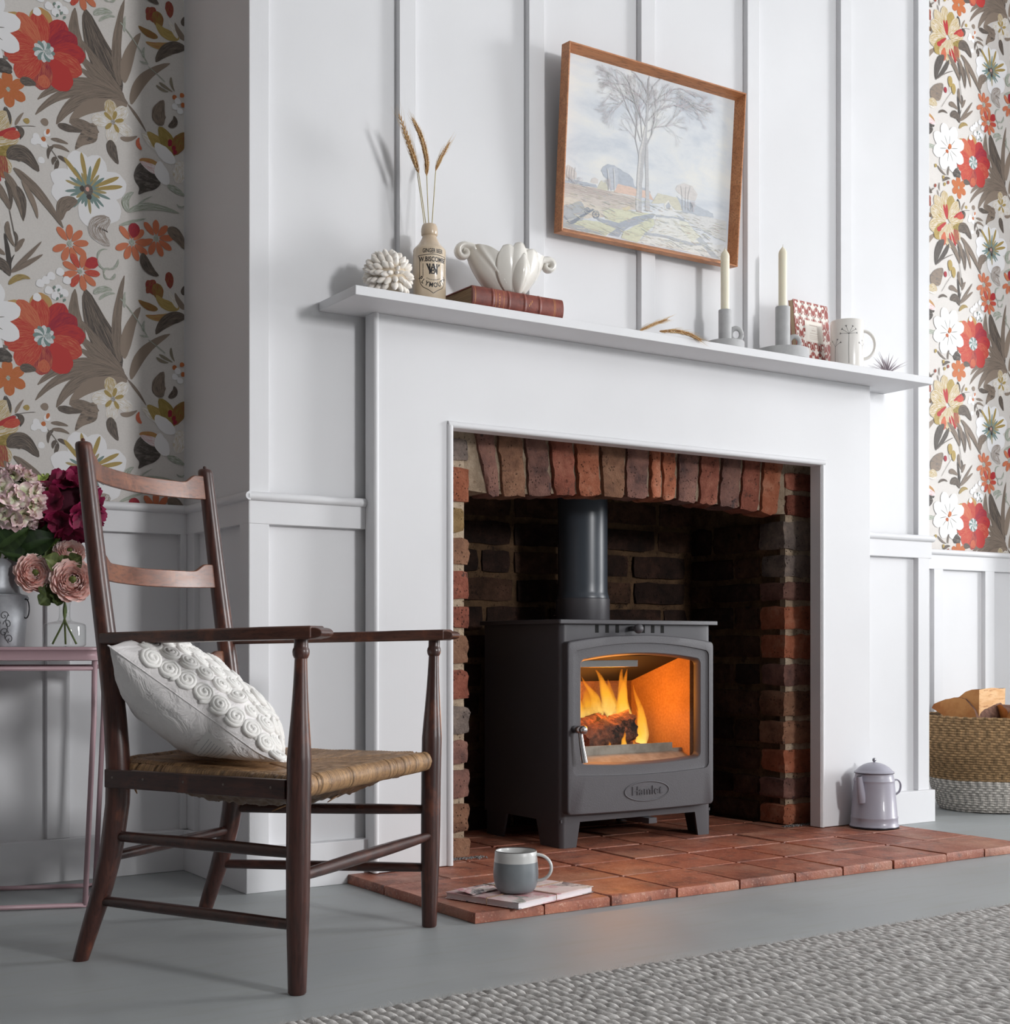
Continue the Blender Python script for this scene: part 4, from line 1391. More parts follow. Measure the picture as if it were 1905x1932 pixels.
# piping along the edge
b = MB()
loop = [pillow_pt(-1, -1 + 2 * k / 24, 1) for k in range(24)] + [pillow_pt(-1 + 2 * k / 24, 1, 1) for k in range(24)] + \
       [pillow_pt(1, 1 - 2 * k / 24, 1) for k in range(24)] + [pillow_pt(1 - 2 * k / 24, -1, 1) for k in range(25)]
b.tube(loop, 0.0011, 6)
b.build('seam', M_LINEN, cush, smooth=True)
# rosettes: little coils of thread
def rosette_mb(seed):
    r = random.Random(seed)
    b = MB()
    pts = []; N = 46
    for k in range(N + 1):
        t = k / N
        a = t * 2 * pi * 2.6
        R = 0.0185 * (1 - 0.86 * t)
        pts.append((R * cos(a) + r.uniform(-.0008, .0008), R * sin(a) + r.uniform(-.0008, .0008), 0.0008 + 0.0035 * t ** 0.7))
    b.tube(pts, 0.0040, 6)
    b.sphere((0, 0, 0.001), 0.018, 12, 6, 1, 1, 0.24)
    return b
protos = [rosette_mb(k).build('rosette', M_ROSE, cush, smooth=True) for k in range(3)]
used = 0
rows = 9
for i in range(rows):
    for j in range(rows + 1):
        s = -0.92 + 1.78 * i / (rows - 1); t = -0.90 + 1.80 * (j + (0.5 if i % 2 else 0)) / (rows + 0.5)
        if abs(t) > 0.93 or (s < -0.6 and t > 0.72): continue
        p = pillow_pt(s, t, 1)
        e = 0.02
        ps, pt = pillow_pt(s + e, t, 1) - pillow_pt(s - e, t, 1), pillow_pt(s, t + e, 1) - pillow_pt(s, t - e, 1)
        nz = ps.cross(pt)
        if nz.dot(en) < 0: nz = -nz
        if nz.length < 1e-9: continue
        nz.normalize()
        if used < 3: o = protos[used]
        else:
            o = protos[used % 3].copy(); COL.objects.link(o)
        used += 1
        q = nz.to_track_quat('Z', 'Y')
        o.rotation_mode = 'QUATERNION'
        o.rotation_quaternion = q @ Matrix.Rotation(rng.uniform(0, 6.28), 4, 'Z').to_quaternion()
        o.location = p - nz * 0.0012
# care label on the plain back
b = MB()
def lab(u, v):
    s, t = -0.96 + 0.34 * u, -0.50 + 0.30 * v
    p = pillow_pt(s, t, -1)
    return p - en * 0.0016
b.grid(lab, 8, 6)
lb = b.build('care_label', mat('label_cloth', (236, 234, 232), rough=0.8), cush, smooth=True)
b = MB()
for k in range(7):
    v = 0.14 + 0.11 * k
    for u0, u1 in ((0.10, 0.52), (0.56, 0.86 if k % 2 else 0.74)):
        n = 6
        A = []
        for i in range(n + 1):
            u = u0 + (u1 - u0) * i / n
            A.append((Vector(lab(u, v - 0.012)) - en * 0.0003, Vector(lab(u, v + 0.012)) - en * 0.0003))
        i0 = b.addv([q for pr in A for q in pr])
        for i in range(n): b.addf([i0 + 2 * i, i0 + 2 * i + 2, i0 + 2 * i + 3, i0 + 2 * i + 1])
b.build('printed_lines', mat('pale_grey_ink', (190, 190, 192), rough=0.8), lb)
ART = {"P":[[[214,216,220],[[0,993],[345,994],[303,921],[123,888],[4,908]]],[[232,231,226],[[0,907],[115,886],[288,902],[246,830],[77,756],[6,707]]],[[206,212,222],[[647,983],[997,979],[995,930],[790,909],[682,929]]],[[234,233,228],[[758,870],[897,929],[992,913],[993,801],[838,778],[737,801]]],[[212,218,226],[[3,677],[189,755],[312,725],[362,630],[153,549],[5,558]]],[[230,230,226],[[3,520],[137,568],[257,582],[381,573],[370,463],[233,447],[6,364]]],[[222,226,230],[[505,603],[677,684],[843,684],[995,672],[993,558],[605,502]]],[[236,235,231],[[501,680],[674,754],[832,729],[760,672],[567,633]]],[[206,194,184],[[1,270],[181,269],[271,271],[418,267],[422,196],[246,161],[110,184],[-1,183]]],[[188,172,164],[[2,262],[173,266],[272,266],[258,239],[108,222],[1,229]]],[[216,206,190],[[-1,183],[110,184],[246,161],[276,166],[233,111],[85,66],[-1,93]]],[[172,180,192],[[10,277],[98,290],[187,290],[197,273],[76,265],[7,263]]],[[212,204,198],[[6,289],[5,345],[24,365],[58,357],[77,328],[75,297],[46,286]]],[[214,206,200],[[153,300],[160,320],[182,329],[201,318],[196,298],[172,292]]],[[172,180,192],[[210,377],[223,406],[249,424],[287,426],[326,407],[373,394],[398,371],[411,332],[466,336],[504,321],[500,294],[412,310],[315,316],[271,274],[257,330],[226,354]]],[[186,192,202],[[254,406],[295,419],[315,397],[308,296],[271,274],[259,338]]],[[208,204,182],[[188,265],[216,321],[233,310],[242,318],[261,273]]],[[226,190,170],[[287,271],[314,320],[494,320],[525,276]]],[[210,206,184],[[513,254],[551,322],[671,324],[703,253],[658,247],[616,276]]],[[234,232,222],[[586,260],[615,298],[639,265],[638,238],[598,236]]],[[176,182,192],[[597,256],[616,284],[631,262],[628,241],[603,240]]],[[180,188,198],[[662,333],[695,317],[761,311],[829,291],[897,279],[898,253],[806,244],[705,247]]],[[214,208,204],[[652,367],[663,396],[707,420],[756,413],[793,369],[777,326],[711,328]]],[[214,214,212],[[650,240],[806,244],[898,251],[983,248],[990,120],[870,145],[742,199]]],[[214,214,182],[[232,142],[276,175],[383,181],[508,191],[517,177],[402,115],[326,92],[248,107]]],[[218,204,168],[[337,185],[382,207],[392,192],[360,176]]],[[206,208,178],[[2,27],[122,73],[219,78],[319,64],[253,4],[125,6],[1,4]]],[[166,172,178],[[-2,123],[103,175],[142,123],[115,64],[2,27]]],[[160,166,168],[[1,34],[87,36],[177,24],[253,7],[125,6],[0,4]]],[[158,166,178],[[188,102],[325,96],[431,159],[524,196],[544,190],[525,167],[448,124],[358,60],[329,15],[268,11],[312,58],[212,84]]],[[212,214,182],[[358,52],[456,126],[529,166],[539,135],[483,69],[438,6],[345,9]]],[[228,228,222],[[545,173],[668,216],[752,170],[839,91],[951,6],[710,10],[440,7],[529,94]]],[[176,182,190],[[482,76],[593,83],[773,70],[872,89],[865,72],[750,51],[594,66],[479,60]]],[[180,186,192],[[668,216],[717,202],[838,107],[951,7],[902,10],[797,99],[694,182]]],[[226,226,208],[[685,188],[734,190],[821,119],[773,78],[705,128]]],[[176,182,190],[[540,193],[725,210],[718,199],[545,183]]],[[112,122,136],[[47,39],[58,53],[175,148],[183,144],[74,43],[59,29]]],[[120,130,142],[[12,59],[20,72],[42,42],[59,29],[49,25],[29,47]]],[[182,182,184],[[423,195],[421,367],[426,522],[454,699],[459,855],[458,979],[465,980],[472,797],[467,656],[458,507],[453,358],[455,188],[437,190]]],[[206,204,202],[[423,195],[421,367],[426,522],[454,699],[458,677],[438,510],[434,354],[436,191]]],[[190,190,192],[[478,208],[473,363],[463,508],[465,632],[473,634],[482,520],[491,366],[507,211],[492,203]]]],"L":[[[112,122,136],5,[[211,121],[210,113],[206,105],[200,100],[194,97],[187,97],[181,100],[177,106],[175,114],[176,122],[179,130],[185,135],[192,138],[199,138],[205,135],[209,129],[211,121]]],[[126,134,148],3,[[175,114],[211,121]]],[[126,134,148],3,[[183,131],[202,104]]],[[126,134,148],3,[[201,135],[184,100]]],[[112,122,136],5,[[158,131],[157,124],[154,118],[150,113],[144,111],[139,111],[134,113],[130,118],[129,125],[129,132],[132,138],[137,143],[143,145],[148,145],[153,142],[157,137],[158,131]]],[[126,134,148],3,[[129,125],[158,131]]],[[126,134,148],3,[[136,139],[151,116]]],[[126,134,148],3,[[150,142],[137,113]]],[[196,184,178],3,[[4,248],[166,257],[411,254]]],[[196,184,178],3,[[4,237],[167,246],[411,245]]],[[196,184,178],3,[[5,227],[167,236],[412,236]]],[[196,184,178],3,[[5,217],[168,225],[412,227]]],[[196,184,178],3,[[6,206],[168,215],[413,218]]],[[188,184,184],3,[[21,274],[20,322],[23,350]]],[[188,184,184],3,[[35,277],[34,326],[38,353]]],[[188,184,184],3,[[48,280],[46,328],[50,356]]],[[188,184,184],3,[[65,284],[63,332],[67,359]]],[[214,216,218],7,[[260,273],[255,353],[248,397]]],[[214,216,218],7,[[294,281],[289,360],[282,405]]],[[190,188,190],3,[[703,255],[697,341],[686,394]]],[[190,188,190],3,[[723,259],[717,345],[718,401]]],[[190,188,190],3,[[739,262],[733,348],[744,406]]],[[184,182,186],6,[[426,522],[401,609],[405,718],[406,772]]],[[184,182,186],6,[[434,602],[407,672],[356,759],[314,848]]],[[184,182,186],6,[[440,626],[427,739],[384,836],[349,926]]],[[184,182,186],6,[[472,595],[494,655],[505,727],[506,767]]],[[184,182,186],6,[[474,673],[516,707],[578,730],[620,787]]],[[184,182,186],6,[[472,735],[526,811],[620,866],[733,887]]],[[184,182,186],6,[[470,796],[531,889],[615,959],[655,977]]],[[184,182,186],6,[[466,857],[489,940],[533,999],[565,1007]]],[[184,182,186],6,[[461,887],[425,947],[381,988],[361,995]]],[[184,182,186],6,[[461,825],[422,861],[342,909],[303,906]]],[[184,182,186],6,[[470,827],[555,880],[650,921],[707,912]]],[[184,182,186],6,[[462,918],[464,965],[466,996]]],[[184,182,186],6,[[457,700],[401,809],[337,839],[309,793]]]],"B":[[[426,522],[401,609],[405,718],[406,772]],[[434,602],[407,672],[356,759],[314,848]],[[440,626],[427,739],[384,836],[349,926]],[[472,595],[494,655],[505,727],[506,767]],[[474,673],[516,707],[578,730],[620,787]],[[472,735],[526,811],[620,866],[733,887]],[[470,796],[531,889],[615,959],[655,977]],[[466,857],[489,940],[533,999],[565,1007]],[[461,887],[425,947],[381,988],[361,995]],[[461,825],[422,861],[342,909],[303,906]],[[470,827],[555,880],[650,921],[707,912]],[[462,918],[464,965],[466,996]],[[457,700],[401,809],[337,839],[309,793]]],"crown":[[307,816],[301,898],[346,987],[462,1001],[565,1007],[630,994],[664,956],[741,897],[711,834],[631,798],[619,717],[565,680],[485,676],[402,779],[357,737]]}
PAPER_COLS = [[146, 130, 116], [74, 68, 64], [186, 160, 98], [142, 124, 62], [240, 239, 240], [190, 56, 52], [150, 36, 58], [206, 120, 86], [190, 108, 52], [124, 146, 142], [128, 138, 112], [120, 112, 106]]
